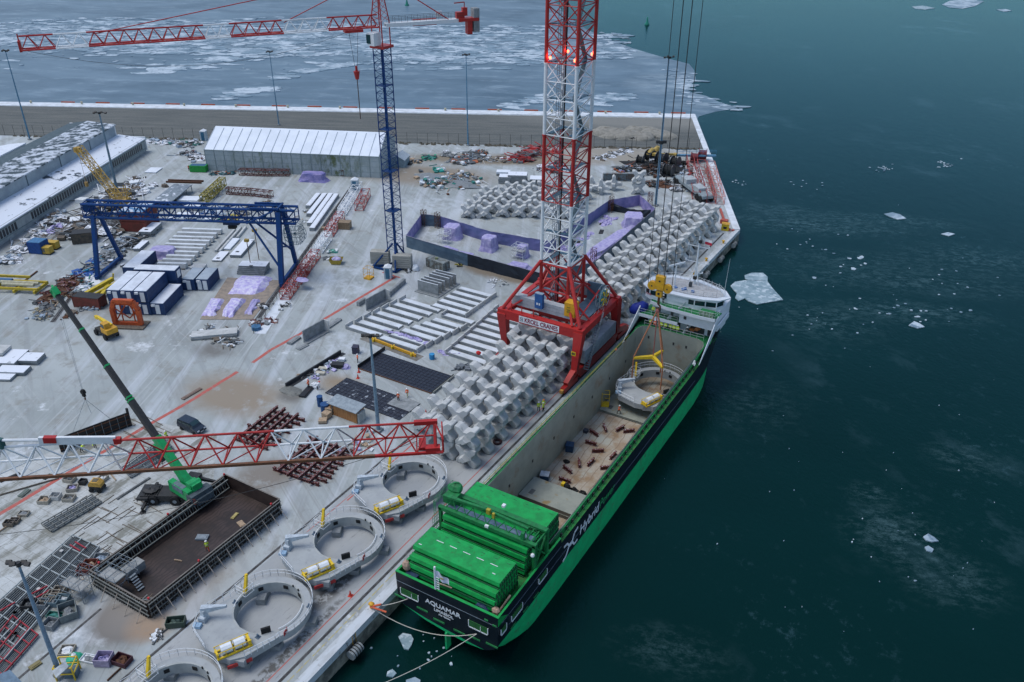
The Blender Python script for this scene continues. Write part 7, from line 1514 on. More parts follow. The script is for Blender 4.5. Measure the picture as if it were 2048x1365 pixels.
# corrugated trough on stands
tq = [Vector((-188.8,135.0,0)),Vector((-185.0,135.6,0)),Vector((-190.0,148.7,0)),Vector((-196.1,146.9,0))]; c_ = (tq[0]+tq[2])/2
t_ = thing('sheet_rack', 'elevated rack carrying grey corrugated sheets, behind the red containers', 'rack', (c_.x,c_.y,0), UA); build(MB().bx(-2.6,2.6,-7,7,1.9,2.1), 'sheet_pack', M('corrugated_sheets',(.2,.24,.27),(.14,.17,.2),1,.6,snow=(.55,.8)), t_, True); m_ = MB()
for y in (-6.5,-3.2,0,3.2,6.5):
    for x in (-2.4,2.4): m_.tube((x,y,0),(x,y,1.9),.12,6)
each(m_, 'stand', STEELG, t_, True); m_ = MB(); m_.bar((-5,7.6,2.4),(5,7.6,2.4),.4,.5); m_.bar((-5,9,2.4),(5,9,2.4),.4,.5); each(m_, 'cross_beam', RUST, t_, True)
# --- precast rows inside the gantry
La = [(-169.3,124.6),(-168.1,122.4),(-166.9,120.2),(-165.7,118.0),(-164.5,115.8),(-163.3,113.6),(-158.9,115.9),(-158.2,113.8),(-157.4,111.7),(-157.6,109.5)]; Ra = [(-160.1,131.6),(-159.2,129.3),(-158.0,127.1),(-157.1,125.2),(-156.0,123.1),(-155.1,121.3),(-154.2,119.2),(-153.1,117.2),(-152.1,115.3),(-151.4,113.3)]
for i in range(10):
    b = Vector((*Ra[9-i],0)); Lr = 9.8 if i > 3 else 6.6; a = b-ub*Lr; t_ = thing('trough_beam', 'long grey concrete beam in the gantry yard, %s of ten from the near end' % nth(i), 'concrete beam', (a+b)/2, UA, 'ten parallel concrete beams in the gantry yard')
    m_ = MB(); m_.extr([(-Lr/2,-.75,.25),(-Lr/2,.75,.25),(-Lr/2,.45,1.2),(-Lr/2,-.45,1.2)],(Lr,0,0)); build(m_, 'beam', CONC, t_, True); m_ = MB(); m_.bx(-Lr/2,Lr/2,-.4,.4,1.2,1.23); build(m_, 'dusted_top', WSN, t_, True)
    m_ = MB()
    for x in (-Lr*.4,Lr*.4): m_.bx(x-.3,x+.3,-.9,.9,0,.25)
    each(m_, 'bearer', TIMD, t_, True)
p = G(315,513); wrapped((p.x+1,p.y+1,0),(5,3.6,1.9),UA,'lilac film-covered heap at the left end of the beam rows')
def slabs(px, py, w_, l_, n_, rz, label, mt=CONCS, th=.28, step=.0, hole=True, z0=.1):
    p = G(px,py); t_ = thing('slab_stack', label, 'slab stack', p, rz)
    for k in range(n_): m_ = MB(); o_ = rnd(-.12,.12); m_.bx(-w_/2+o_,w_/2+o_,-l_/2+step*k,l_/2-step*k*.3,z0+k*(th+.06),z0+th+k*(th+.06)); build(m_, 'slab', mt if k == n_-1 else CONCD, t_, True)
    if hole: zt = z0+n_*(th+.06)-.06; build(MB().bx(-.5,.3,-l_*.33,-l_*.33+.7,zt,zt+.02), 'opening', DARK, t_, True)
slabs(302,465,3.0,6.2,4,UA,'stack of concrete slabs with a dark opening, left of the beam rows'); slabs(508,543,6.2,4.0,5,UA,'stepped pile of concrete slabs below the hanging grabs',step=.25); slabs(442,515,2.2,5.2,1,UA,'flat concrete slab with a hole, near end'); slabs(462,490,2.2,6.5,1,UA,'flat snowy slab right behind the slab with a hole',SNOW,hole=False); slabs(485,500,2.6,9.5,2,UA,'long brown-sided slab pair right of the flat slabs',CONCS)
slabs(283,495,1.6,5,2,UA,'short concrete beams stacked left of the cabins',hole=False); slabs(400,545,3,2.4,2,UA,'concrete block at the right side of the cabins',CONC,.7,hole=False)
slabs(380,405,5.5,3.4,2,UA,'snow-covered slab pair near the yard rail',SNOW,.5,hole=False); slabs(392,418,4.5,3,2,UA,'snow-topped crate of concrete by the yellow bits',SNOW,.6,hole=False); slabs(375,433,6,3,1,UA,'flat snow-covered slab just behind the gantry girder',SNOW,.4,hole=False); slabs(410,438,4,3,1,UA,'second flat snowy slab behind the gantry girder',SNOW,.4,hole=False); slabs(350,440,4,2.4,1,UA,'small snowy slab behind the gantry girder, leftmost',SNOW,.4,hole=False); slabs(307,342,3.5,4.5,1,UA,'lone snow-covered plate lying in the open yard',SNOW,.2,hole=False)
for i,(a_,b_) in enumerate((((432,505),(470,462)),((440,506),(482,458)),((475,478),(492,457)))):
    a, b = G(*a_), G(*b_); m_ = MB(); m_.bar(a+Vector((0,0,.3)),b+Vector((0,0,.3)),.55,.5); m_.bar(a+Vector((0,0,.57)),b+Vector((0,0,.57)),.45,.04); single(m_, 'slim_beam', CONC, ('slim pale concrete beam, left one of the slanted pair','slim pale concrete beam, right one of the slanted pair','short slim concrete beam behind the slanted pair')[i], 'concrete beam')
for i,(a_,b_) in enumerate((((616,415),(637,390)),((618,431),(650,390)),((619,450),(662,390)),((624,460),(673,391)))):
    a, b = G(*a_), G(*b_); a, b = G(a_[0],a_[1],.4), G(b_[0],b_[1],.4); a.z = b.z = 0; m_ = MB(); m_.bar(a+Vector((0,0,.45)),b+Vector((0,0,.45)),1.3,.9); m_.bar(a+Vector((0,0,.91)),b+Vector((0,0,.91)),1.0,.05); single(m_, 'snowy_beam', CONCS, 'long snow-dusted beam on the open yard, %s of four from the left' % nth(i), 'concrete beam', 'four long beams lying parallel')
# lilac sheets on racks
def sheet_pile(pts, label, mt=PURL, h=.6):
    P_ = [G(*q) for q in pts]; c = sum(P_,Vector())/len(P_); t_ = thing('covered_pallets', label, 'covered pallets', c); m_ = MB(); n_ = 7; vs = []
    for i in range(n_+1):
        for j in range(n_+1):
            u_, v_ = i/n_, j/n_; q = P_[0].lerp(P_[1],u_).lerp(P_[3].lerp(P_[2],u_),v_); e = min(u_,1-u_,v_,1-v_); z_ = .04 if e == 0 else h+rnd(-.1,.1); q = q+Vector((rnd(-.25,.25),rnd(-.25,.25),0))*(1.5 if e == 0 else .4); vs.append((q.x,q.y,z_))
    m_.add(vs,[(i*(n_+1)+j,(i+1)*(n_+1)+j,(i+1)*(n_+1)+j+1,i*(n_+1)+j+1) for i in range(n_) for j in range(n_)]); build(m_, 'film_cover', mt, t_); return t_
PW = M('white_lilac_film', (.62,.6,.74), (.42,.36,.66), 1.3, .5, lo=.42, hi=.58, bump=.5)
sheet_pile([(455,590),(522,590),(546,556),(478,554)],'broad pallet pile under white and lilac film beside the gantry leg',PW,.9); sheet_pile([(404,632),(430,634),(450,600),(425,597)],'lilac-covered pallet pile, left of the lower three',PW,.7); sheet_pile([(440,634),(468,636),(492,600),(462,598)],'lilac-covered pallet pile, middle of the lower three',PW,.8); sheet_pile([(490,630),(504,632),(520,600),(506,598)],'narrow lilac-covered pile, right of the lower three',PURL,.5)
m_ = MB(); m_.prism([G(*q)[:2] for q in ((400,640),(505,640),(565,562),(455,556))],.02,.08); single(m_, 'plywood_sheet_floor', M('brown_boards',(.3,.25,.2),(.22,.19,.16),1,.9), 'brown board floor under the lilac-covered pallet piles', 'board floor')
slabs(430,672,2.4,8.5,2,R(-48),'broken long concrete plank stack among debris under the lilac sheets',CONC,.3,hole=False)
slabs(28,745,2.4,5.2,2,R(-62),'grey slab with snow at the left edge, lower one',CONCS,.3,hole=False); slabs(22,722,5,4.6,2,R(-62),'stack of dusted slabs at the left edge, middle one',CONCS,.45,hole=False); slabs(52,722,3,6,2,R(-62),'dark framed slab stack at the left edge, right one',CONCS,.4,hole=False); slabs(6,757,2.4,4,1,R(-62),'small slab at the left edge, nearest one',CONCS,.4,hole=False); slabs(2,715,3,3,3,R(-62),'square block pile touching the left edge',CONC,.5,hole=False)
slabs(1010,365,3.4,3,3,UA,'pile of dark slabs with snow behind the X-shaped back group, left',CONCS,.6,hole=False); slabs(1035,365,5.4,3.4,5,UA,'tall pile of grey slabs behind the X-shaped back group',CONCS,.45,hole=False); slabs(1074,368,4.0,3.4,5,UA,'striped pile of snowy slabs left of the crane mast',CONCS,.3,hole=False); slabs(1007,350,4,2.4,2,UA,'bluish slab pile behind the tall slab pile',SNOW,.5,hole=False)
a, b = G(1206,362), G(1288,362); m_ = MB(); d=(b-a).normalized(); m_.bar(a+Vector((0,0,.2)),b+Vector((0,0,.2)),1.0,.12); m_.bar(a+Vector((0,0,1.2)),b+Vector((0,0,1.2)),.12,2.0); m_.bar(a+Vector((0,0,2.2)),b+Vector((0,0,2.2)),1.0,.12)
for k in range(6): q = a.lerp(b,k/5)+Vector((0,-.3,1.2)); m_.box(q,(.1,.6,1.9),UA)
single(m_, 'steel_girder', M('girder_steel',(.17,.21,.23),(.12,.08,.06),1,.6), 'long grey steel plate girder beside the plus-shaped blocks', 'steel girder')
# two hanging grabs (stored hoists) by the slab pile
for (px,py,l) in ((503,540,'thin rust-coloured pole with a yellow clamp, left of two by the slab pile'),(518,520,'thin rust-coloured pole with a yellow clamp, right of two by the slab pile')):
    p = G(px,py); h = ZAT(p.x,p.y,py-55); t_ = thing('lifting_pole', l, 'lifting pole', p); m_ = MB(); m_.tube((0,0,0),(-.3,.2,h),.09,5); build(m_, 'pole', RUST, t_, True); m_ = MB(); m_.box((-.3,.2,h+.3),(.9,.7,.6),.3); build(m_, 'clamp', C(.4,.28,.06), t_, True)
# yellow crawler crane near the warehouse
p = G(240,422); b_ = G(155,300,14.5); yc = thing('crawler_crane', 'old yellow lattice-boom crane parked between warehouse and gantry', 'crane', p); m_ = MB(); m_.lattice(p+Vector((0,0,3)),b_,1.7,1.6,12,.12,.08,updir=(0,0,1)); build(m_, 'lattice_boom', C(.48,.32,.08), yc); m_ = MB(); m_.box(b_,(1.6,1.2,1.2),.3); build(m_, 'boom_head', C(.45,.28,.06), yc); m_ = MB(); m_.box(p+Vector((.8,.6,2.4)),(3.6,3,1.8),.4); build(m_, 'house', C(.42,.28,.07), yc); m_ = MB(); m_.rail([p+Vector((-2.4,1,3.2)),p+Vector((2,3,3.2)),p+Vector((3.2,.5,3.2)),p+Vector((0,-2,3))],2.2,.09,1.3,2); m_.tube(p+Vector((1,1.5,3)),p+Vector((.6,2.2,6.5)),.12,5); m_.tube(p+Vector((2,1.5,3)),p+Vector((1.4,2.2,6.5)),.12,5); build(m_, 'gantry_frame', C(.46,.3,.07), yc)
m_ = MB(); m_.box(p+Vector((0,-1.6,.7)),(4.6,1.0,1.4),.4); m_.box(p+Vector((1.2,1.8,.7)),(4.6,1.0,1.4),.4); each(m_, 'crawler_track', DARK, yc); m_ = MB(); q = b_+Vector((.8,-.4,-1)); m_.tube(q,q-Vector((0,0,7.5)),.05,4); m_.box(q-Vector((0,0,8)),(.7,.6,1.2)); build(m_, 'hook', C(.4,.25,.08), yc)
# yellow trestle with pipes at the left edge
p = G(25,578); t_ = thing('pipe_trailer', 'long yellow frame loaded with cream and blue pipes at the left edge', 'pipe frame', p, R(25.5)+R(90)); m_ = MB()
for x in (-6,6): m_.bar((-0+x*.0+(-1.8 if x < 0 else 1.8),-7,1),(-1.8 if x < 0 else 1.8,7,1),.4,.5)
for y in (-6.5,-2,3,6.5): m_.bar((-2.6,y,.6),(2.6,y,.6),.4,.6)
m_.bar((-3,6.4,1.6),(3,6.4,1.6),.5,.6); m_.bar((2.4,-3,1.8),(2.4,6,1.8),.4,.5); build(m_, 'frame', C(.5,.38,.04), t_, True)
for i,(x,cc,y0,y1) in enumerate(((-1.2,C(.45,.43,.3),-6,1),(-.2,C(.45,.43,.3),-6.5,2),(.8,C(.04,.14,.3),0,6),(-.6,C(.45,.43,.3),2.5,6.8))): m_ = MB(); m_.tube((x,y0,1.7),(x,y1,1.7),.36,9); build(m_, 'pipe', cc, t_, True)
a, b = G(30,575), G(72,543); m_ = MB(); m_.bar(a+Vector((.5,0,.15)),b+Vector((.5,0,.15)),.25,.25); m_.box(a+Vector((.5,0,.1)),(.6,.4,.2)); single(m_, 'rusty_pipe', RUST, 'rusty pipe lying beside the yellow pipe frame', 'pipe')
# yellow lifting frame by the cabins
a, b = G(172,588,1.2), G(226,558,2.2); m_ = MB(); m_.bar(a,b,.8,.8); m_.bar(a+Vector((1.4,.8,-.3)),b+Vector((1.3,.6,-.4)),.5,.6); m_.bar(G(205,590,.8),G(218,566,1.6),.7,.7); m_.bar(b,b+Vector((.2,.2,1.2)),.3); single(m_, 'steel_lifting_rig', C(.55,.42,.03), 'bright yellow steel lifting frame left of the site cabins', 'lifting frame')
# orange clamp frame
p = G(258,652); of_ = thing('clamp_frame', 'tall orange steel clamp frame standing before the site cabins', 'clamp frame', (p.x,p.y,0), UA); m_ = MB()
for x in (-2.6,2.6): m_.bar((x,0,.4),(x,0,3.6),.8,.8); m_.bar((x,0,3.6),(x*.72,0,5.4),.8,.8)
m_.bar((-2.0,0,5.4),(2.0,0,5.4),.8,.8); m_.bar((-2.6,0,.6),(2.6,0,.6),.6,.6); m_.bar((-2.4,.9,4.4),(2.4,.9,4.4),.5,.5); build(m_, 'yoke', ORG, of_, True); m_ = MB()
for a,b in (((-2.4,.4,1),(-.3,1.2,4.2)),((2.4,.4,1),(.3,1.2,4.2)),((-2.2,.5,3.4),(0,1.0,1.2)),((2.2,.5,3.4),(0,1.0,1.2)),((-1.2,.6,.8),(-1.2,.6,4.6)),((1.2,.6,.8),(1.2,.6,4.6))): m_.tube(a,b,.14,5)
each(m_, 'bracing', ORG, of_, True); build(MB().bx(-3.4,3.6,-1.6,1.8,0,.3), 'base_mat', TIMD, of_, True)
# small yellow wheeled crane
p = G(216,672); ym = thing('yard_crane', 'small yellow wheeled crane with stubby boom beside the orange frame', 'yard crane', p, R(-8)); build(MB().bx(-2.6,2.2,-1.0,1.0,.7,1.3), 'chassis', DARK, ym, True); m_ = MB(); m_.bx(.1,2.4,-1.1,1.1,1.3,2.3); m_.bx(.2,1.6,-1.0,.2,2.3,3.3); build(m_, 'body', C(.6,.32,.03), ym, True); m_ = MB(); m_.bx(.14,.19,-.9,.1,2.45,3.15); m_.bx(.4,1.4,-1.06,-1.01,2.45,3.15); each(m_, 'cab_window', GLASS, ym, True)
m_ = MB(); m_.bar((1.0,.6,2.2),(-3.6,.5,2.7),.7,.8,.45,.5); m_.box((-4.0,.5,2.5),(.9,.5,.6)); build(m_, 'boom', YELL, ym, True)
for x in (-2.0,1.4):
    for y in (-1.15,1.15): m_ = MB(); m_.tube((x,y-.2,.6),(x,y+.2,.6),.6,12); build(m_, 'wheel', BLK, ym, True)
# ================= near yard: grids, beams, goods
def grid(pts, nx, ny, label, c1, c2, h=.35, fill=True, dots=0):
    P_ = [G(*q) for q in pts]; c = sum(P_,Vector())/4; t_ = thing('formwork_grid', label, 'formwork grid', c)
    def q_(u_, v_, z): q = P_[0].lerp(P_[1],u_).lerp(P_[3].lerp(P_[2],u_),v_); return Vector((q.x,q.y,z))
    m_ = MB()
    if fill:
        n3 = nx*7
        for i in range(n3+1): m_.bar(q_(i/n3,.01,.14),q_(i/n3,.99,.14),.07,.1)
        build(m_, 'joist_layer', C(.2,.23,.24), t_); m_ = MB(); m_.sheet([q_(0,0,.03),q_(1,0,.03),q_(1,1,.03),q_(0,1,.03)]); build(m_, 'plywood_face', DARK, t_)
    m_ = MB()
    for j in range(ny+1): m_.bar(q_(0,j/ny,.3),q_(1,j/ny,.3),.13,.15)
    build(m_, 'cross_waling', c1, t_); m_ = MB()
    for i in range(nx+1): m_.bar(q_(i/nx,0,.45),q_(i/nx,1,.45),.12,.14)
    build(m_, 'long_waling', c2, t_)
    m_ = MB()
    for _ in range(dots): q = q_((random.randrange(nx)+.5)/nx,(random.randrange(ny)+.5)/ny,.5); m_.box(q,(.4,.4,.12),.2)
    if dots: each(m_, 'timber_pad', C(.5,.5,.48), t_)
    return t_
RDS = C(.32,.02,.035)
grid([(-70,1270),(10,1335-10),(200,1098),(148,1074)],3,9,'large grey formwork grid lying at the left edge, with white pads',C(.34,.38,.38),C(.36,.4,.4),dots=9)
grid([(-60,1350),(-10,1375),(78,1274),(28,1236)],3,5,'dark formwork grid framed with wine-red beams at the lower left',RDS,RDS)
grid([(84,1052),(104,1066),(204,1007),(186,994)],3,8,'narrow dark formwork panel lying in the left yard',C(.16,.17,.16),C(.2,.21,.2))
grid([(245,940),(262,958),(352,905),(330,880)],3,6,'dark formwork panel with grey walings lying behind the foreground jib',C(.14,.16,.17),C(.2,.22,.23))
m_ = MB()
for a,b in (((140,1090),(160,1102)),((150,1084),(172,1097)),((60,1190),(95,1172)),((62,1202),(100,1180)),((-5,1225),(30,1205))): m_.bar(G(*a,.62),G(*b,.62),.16,.14)
each_ = [single(q, 'red_beam', RDS, l, 'beam', 'loose wine-red beams') for q, l in zip(islands(m_), ('short wine-red beam at the upper end of the large grid','second wine-red beam at the upper end of the large grid','wine-red beam near the middle of the large grid','second wine-red beam near the middle of the large grid','wine-red beam at the lower left of the large grid'))]
# red-brown beam lattices
def beamgrid(c, rz, n1, n2, l1, l2, label, z=.9):
    t_ = thing('beam_lattice', label, 'beam lattice', c, rz, 'lattices of oxide-red steel beams')
    for i in range(n1):
        y = (i-(n1-1)/2)*l2/(n1)*1.02; o_ = rnd(-.7,.7); m_ = MB()
        for z0 in (.02,.42): m_.bx(-l1/2+o_,l1/2+o_,y-.17,y+.17,z0,z0+.06)
        m_.bx(-l1/2+o_,l1/2+o_,y-.03,y+.03,.02,.46)
        for x in (-l1/2+o_+.3,l1/2+o_-.3): m_.box((x,y,.56),(.5,.34,.18))
        build(m_, 'cross_beam', DRED, t_, True)
    for j in range(n2):
        x = (j-(n2-1)/2)*l1/(n2)*.9; o_ = rnd(-.6,.6); m_ = MB()
        for z0 in (.5,.95): m_.bx(x-.17,x+.17,-l2/2+o_,l2/2+o_,z0,z0+.06)
        m_.bx(x-.03,x+.03,-l2/2+o_,l2/2+o_,.5,.98); build(m_, 'long_beam', DRED, t_, True)
    return t_
beamgrid((-78.6,74.4,0),R(4),9,4,8.6,9.6,'oxide-red beam lattice nearer the camera, beside the ring platforms'); beamgrid((-90.6,76.9,0),R(6),8,4,6.6,9.8,'oxide-red beam lattice farther from the camera, behind the foreground jib')
# vehicles
p = G(384,868); vn = thing('van', 'dark blue-black family van parked on the open yard', 'van', p); p1, p2 = G(366,852), G(404,868); va = math.atan2((p2-p1).y,(p2-p1).x); vn.rotation_euler = (0,0,va); vn.location = (p1+p2)/2
m_ = MB(); prof = [(-2.3,.45),(-2.35,1.0),(-2.2,1.75),(-1.9,1.9),(.5,1.88),(1.2,1.5),(1.45,1.12),(2.25,.95),(2.35,.6),(2.3,.4)]
VP = M('dark_car_paint', (.012,.022,.038), None, rough=.25, spec=.6)
vs = []; n = len(prof)
for y, k in ((-.93,1),(-.86,1.0),(.86,1.0),(.93,1)): 
    for x, z in prof: vs.append((x, y if z < 1.2 or abs(y) < .9 else y*.86, z))
vs = [(x,-.93 if z < 1.15 else -.78,z) for x,z in prof]+[(x,.93 if z < 1.15 else .78,z) for x,z in prof]
m_.add(vs,[tuple(range(n)),tuple(range(2*n-1,n-1,-1))]+[(i,i+n,(i+1)%n+n,(i+1)%n) for i in range(n)]); vb_ = build(m_, 'body', VP, vn, True)
m_ = MB(); m_.add([(.52,-.7,1.86),(1.22,-.72,1.5),(1.22,.72,1.5),(.52,.7,1.86)],[(0,1,2,3)]); m_.v = [p_+Vector((.02,0,.02)) for p_ in m_.v]; build(m_, 'windscreen', GLASS, vn, True); m_ = MB()
for s_ in (-1,1):
    for x0,x1 in ((-2.0,-1.15),(-1.05,-.1),(0,.85)): m_.box(((x0+x1)/2,s_*.84,1.5),(x1-x0,.04,.42))
each(m_, 'side_window', GLASS, vn, True); m_ = MB(); m_.box((2.3,-.65,.85),(.1,.4,.18)); m_.box((2.3,.65,.85),(.1,.4,.18)); each(m_, 'headlight', C(.5,.55,.6), vn, True); m_ = MB(); m_.bx(2.3,2.36,-.3,.3,.5,.62); build(m_, 'number_plate', C(.6,.6,.6), vn, True)
for x in (-1.45,1.45):
    for y in (-.85,.85): m_ = MB(); m_.tube((x,y-.12,.34),(x,y+.12,.34),.34,12); build(m_, 'wheel', BLK, vn, True)
p = G(196,980); t_ = thing('mini_loader', 'small yellow-orange wheeled machine parked in the left yard', 'mini loader', p, R(25)); build(MB().bx(-.9,.9,-.6,.6,.35,1.0), 'chassis', DARK, t_, True); m_ = MB(); m_.extr([(-.95,-.6,.9),(.95,-.6,.9),(.9,-.6,1.35),(.5,-.6,1.75),(-.6,-.6,1.75),(-.95,-.6,1.3)],(0,1.2,0)); build(m_, 'hood', C(.55,.32,.06), t_, True); build(MB().bx(-.4,.4,-.4,.4,1.76,1.8), 'hatch', C(.12,.1,.06), t_, True)
for x in (-.6,.6):
    for y in (-.65,.65): m_ = MB(); m_.tube((x,y-.1,.35),(x,y+.1,.35),.35,10); build(m_, 'wheel', BLK, t_, True)
# trailer-like machine by the corner
p = G(1385,385); t_ = thing('heavy_trailer', 'grey heavy trailer with big tyres near the quay corner', 'trailer', p, R(26)+.35); build(MB().bx(-1.6,1.6,-9,9,1.2,2.0), 'bed', C(.25,.3,.32), t_, True); m_ = MB()
for y in (-8,-6,6.5,8): m_.tube((-1.9,y,.9),(-1.3,y,.9),.9,12); m_.tube((1.3,y,.9),(1.9,y,.9),.9,12)
each(m_, 'tyre', BLK, t_, True); m_ = MB(); m_.box((0,3,2.6),(3,3.4,1.3)); m_.box((.3,-3,2.4),(2.4,4,.8)); each(m_, 'load_box', C(.4,.43,.44), t_, True)
# goods around the shed
def barrel(px, py, label, mat, r_=.42, h=1.1, group=None):
    p = G(px,py); t_ = thing('barrel', label, 'barrel', p, 0, group); m_ = MB(); m_.tube((0,0,0),(0,0,h),r_,12); build(m_, 'drum', mat, t_, True); m_ = MB()
    for z in (h*.33,h*.66,h-.03): m_.tube((0,0,z),(0,0,z+.05),r_+.025,12)
    each(m_, 'hoop', mat, t_, True)
NB = C(.015,.07,.2); barrel(641,812,'tall dark blue barrel left of the tubs by the shed',NB,.5,1.9); barrel(651,822,'wide dark blue tub with pale contents beside the shed',NB,.75,1.4); barrel(661,816,'second dark blue tub right behind the wide one',NB,.55,1.1); barrel(864,718,'light blue bin near the end of the black casting bed',C(.03,.25,.5),.5,1.0); barrel(513,659,'blue round tub at the end of the kerb strip',C(.05,.16,.3),.9,.7)
for i,(px,py,l) in enumerate(((654,835,'cardboard-coloured pallet load, nearest one left of the shed'),(661,826,'cardboard-coloured pallet load, middle one left of the shed'),(668,819,'tall pallet load touching the shed'),(646,845,'low brown crate in front of the pallet loads'))):
    p = G(px,py); t_ = thing('pallet_load', l, 'pallet load', p, .2*i, 'pallet loads beside the timber shed'); build(MB().bx(-.65,.65,-.55,.55,.15,(1.0,1.1,1.7,.6)[i]), 'cartons', TIMB, t_, True); m_ = MB()
    for y in (-.5,0,.5): m_.bx(-.65,.65,y-.08,y+.08,0,.15)
    each(m_, 'skid', TIMD, t_, True)
def frame_pack(px, py, w_, l_, rz, label, mt, h=.6):
    p = G(px,py); m_ = MB(); c = Vector((p.x,p.y,0)); M3 = Matrix.Rotation(rz,3,'Z')
    for k in range(5): y = -l_/2+k*l_/4; m_.bar(c+M3@Vector((-w_/2,y,h*.4)),c+M3@Vector((w_/2,y,h*.4)),.1,.12)
    for x in (-w_/2,w_/2,0): m_.bar(c+M3@Vector((x,-l_/2,h*.7)),c+M3@Vector((x,l_/2,h*.7)),.12,.14)
    single(m_, 'bundle', mt, label, 'bundle')
a, b = G(572,775), G(682,708); m_ = MB(); m_.bar(a+Vector((0,0,.4)),b+Vector((0,0,.4)),.25,.8); m_.bar(a+Vector((.4,.4,.05)),b+Vector((.4,.4,.05)),.8,.1); single(m_, 'long_form_panel', C(.03,.033,.038), 'long thin black form panel leaning across the work area', 'form panel')
heap((615,760),(672,725),1.8,70,(.3,.9),[GY2,DARK,LB,PURL,WHT],'bundles of dark tubes and fittings next to the long black panel',hmax=.6,long=1.6,mound=False)
heap((598,756),(604,752),1.2,10,(.3,.5),[C(.45,.4,.33),TIMB],'small pale sandbag ring near two workers',hmax=.5); p = G(582,783); m_ = MB(); m_.blob(p,(2.2,1.4,.35),12,4,.12,1); single(m_, 'gravel_pile', C(.16,.165,.15), 'low grey-green gravel pile left of the two workers', 'gravel pile')
p = G(608,780); a, b = G(604,796), G(622,776); m_ = MB(); m_.bar(a+Vector((0,0,.2)),b+Vector((0,0,.2)),1.3,.1); m_.bar(a+Vector((0,0,.3)),b+Vector((0,0,.3)),.9,.1); single(m_, 'black_board', C(.012,.014,.018), 'short black formwork board at the workers feet', 'board')
m_ = MB(); q = G(690,735); m_.blob(q,(1.1,.9,.7),9,4,.2,1); single(m_, 'film_bundle', PURL, 'lilac film bundle beside the black mats', 'plastic film'); m_ = MB(); q = G(630,774); m_.blob(q,(.8,.7,.9),9,5,.12,1); single(m_, 'big_bag', WHT, 'white bulk bag between two workers', 'bulk bag')
for (px,py,d,l,mt) in ((684,722,(1.1,.8,.5),'white box on the work area near the lilac bundle',WHT),(647,740,(1.6,.7,.4),'cream pack on the dark tube bundle, upper one',C(.5,.47,.38)),(641,749,(1.6,.7,.4),'cream pack on the dark tube bundle, lower one',C(.5,.47,.38)),(712,706,(1.1,1.2,1.4),'tall dark cabinet standing behind an orange worker',C(.04,.04,.07)),(676,735,(2.2,1.2,.8),'dark tool chest beside the lilac bundle',DARK),(690,457,(3.0,2.0,1.8),'brown plywood box beside the red lattice sections',C(.25,.18,.11)),(648,470-10,(1,1,.6),'small beige block on the yard near the four long beams',TIMB)):
    p = G(px,py); t_ = thing('box', l, 'box', p, .4); build(MB().bx(-d[0]/2,d[0]/2,-d[1]/2,d[1]/2,.08,d[2]), 'case', mt, t_, True); build(MB().bx(-d[0]/2-.04,d[0]/2+.04,-d[1]/2-.04,d[1]/2+.04,d[2],d[2]+.06), 'lid', mt, t_, True); build(MB().bx(-d[0]/2+.1,d[0]/2-.1,-d[1]/2+.1,d[1]/2-.1,0,.08), 'skid', TIMD, t_, True)
heap((910,735),(940,738),1.4,26,(.6,1.2),[C(.1,.12,.14),C(.16,.18,.2)],'stack of dark grey planks between casting bed and X-shaped blocks',hmax=.4,long=1.2,mound=False,name='plank_stack',cat='plank stack')
for (a,b,l) in (((880,705),(925,714),'crumpled lilac film in front of the right beam block'),((775,665),(852,688),'lilac film strewn over the second beam of the middle block')):
    a, b = G(*a), G(*b); m_ = MB()
    for k in range(9): q = a.lerp(b,k/8)+Vector((rnd(-.3,.3),rnd(-.3,.3),.35 if 'strewn' in l else 0)); m_.blob(q,(rnd(.5,1.0),rnd(.3,.7),rnd(.15,.4)),8,3,.35,1)
    single(m_, 'film_strip', PURL, l, 'plastic film')
heap((700,880),(740,905),3,30,(.3,.9),[WHT,GY,PURL,TIMB],'small parts and lilac film behind the foreground jib end',hmax=.4,mound=False); 
m_ = MB(); p = G(730,862)
for k in range(5): q = p+Vector((k*.55-.9,(k%2)*.5,.3)); m_.tube(q-Vector((0,.3,0)),q+Vector((0,.3,0)),.32,10)
for q_,l in zip(islands(m_),('first','second','third','fourth','fifth')): single(q_, 'white_reel', WHT, 'small white reel behind the timber shed, %s from the left' % l, 'reel', 'small white reels')
# tyre, cones, toilet, basket, skip
p = G(995,886); m_ = MB(); n=16
for i in range(n):
    a0, a1 = 2*math.pi*i/n, 2*math.pi*(i+1)/n; m_.tube(p+Vector((.55*math.cos(a0),.55*math.sin(a0),.2)),p+Vector((.55*math.cos(a1),.55*math.sin(a1),.2)),.2,7)
single(m_, 'tyre', C(.05,.02,.022), 'dark tyre lying on the apron beside the X-shaped blocks', 'tyre')
for i,(px,py,l) in enumerate(((701,1192,'red traffic cone on the apron near the dark wet patch'),(852,828,'red traffic cone at the foot of the nearest X-shaped block'),(718,745,'red cone at the corner of the black casting bed'),(716,757,'second red cone beside the black casting bed'))):
    p = G(px,py); t_ = thing('traffic_cone', l, 'traffic cone', p, .3, 'red traffic cones'); m_ = MB(); m_.tube((0,0,.05),(0,0,.85),.2,10,.04); build(m_, 'cone', C(.6,.05,.03), t_, True); build(MB().bx(-.28,.28,-.28,.28,0,.05), 'base', C(.5,.05,.03), t_, True)
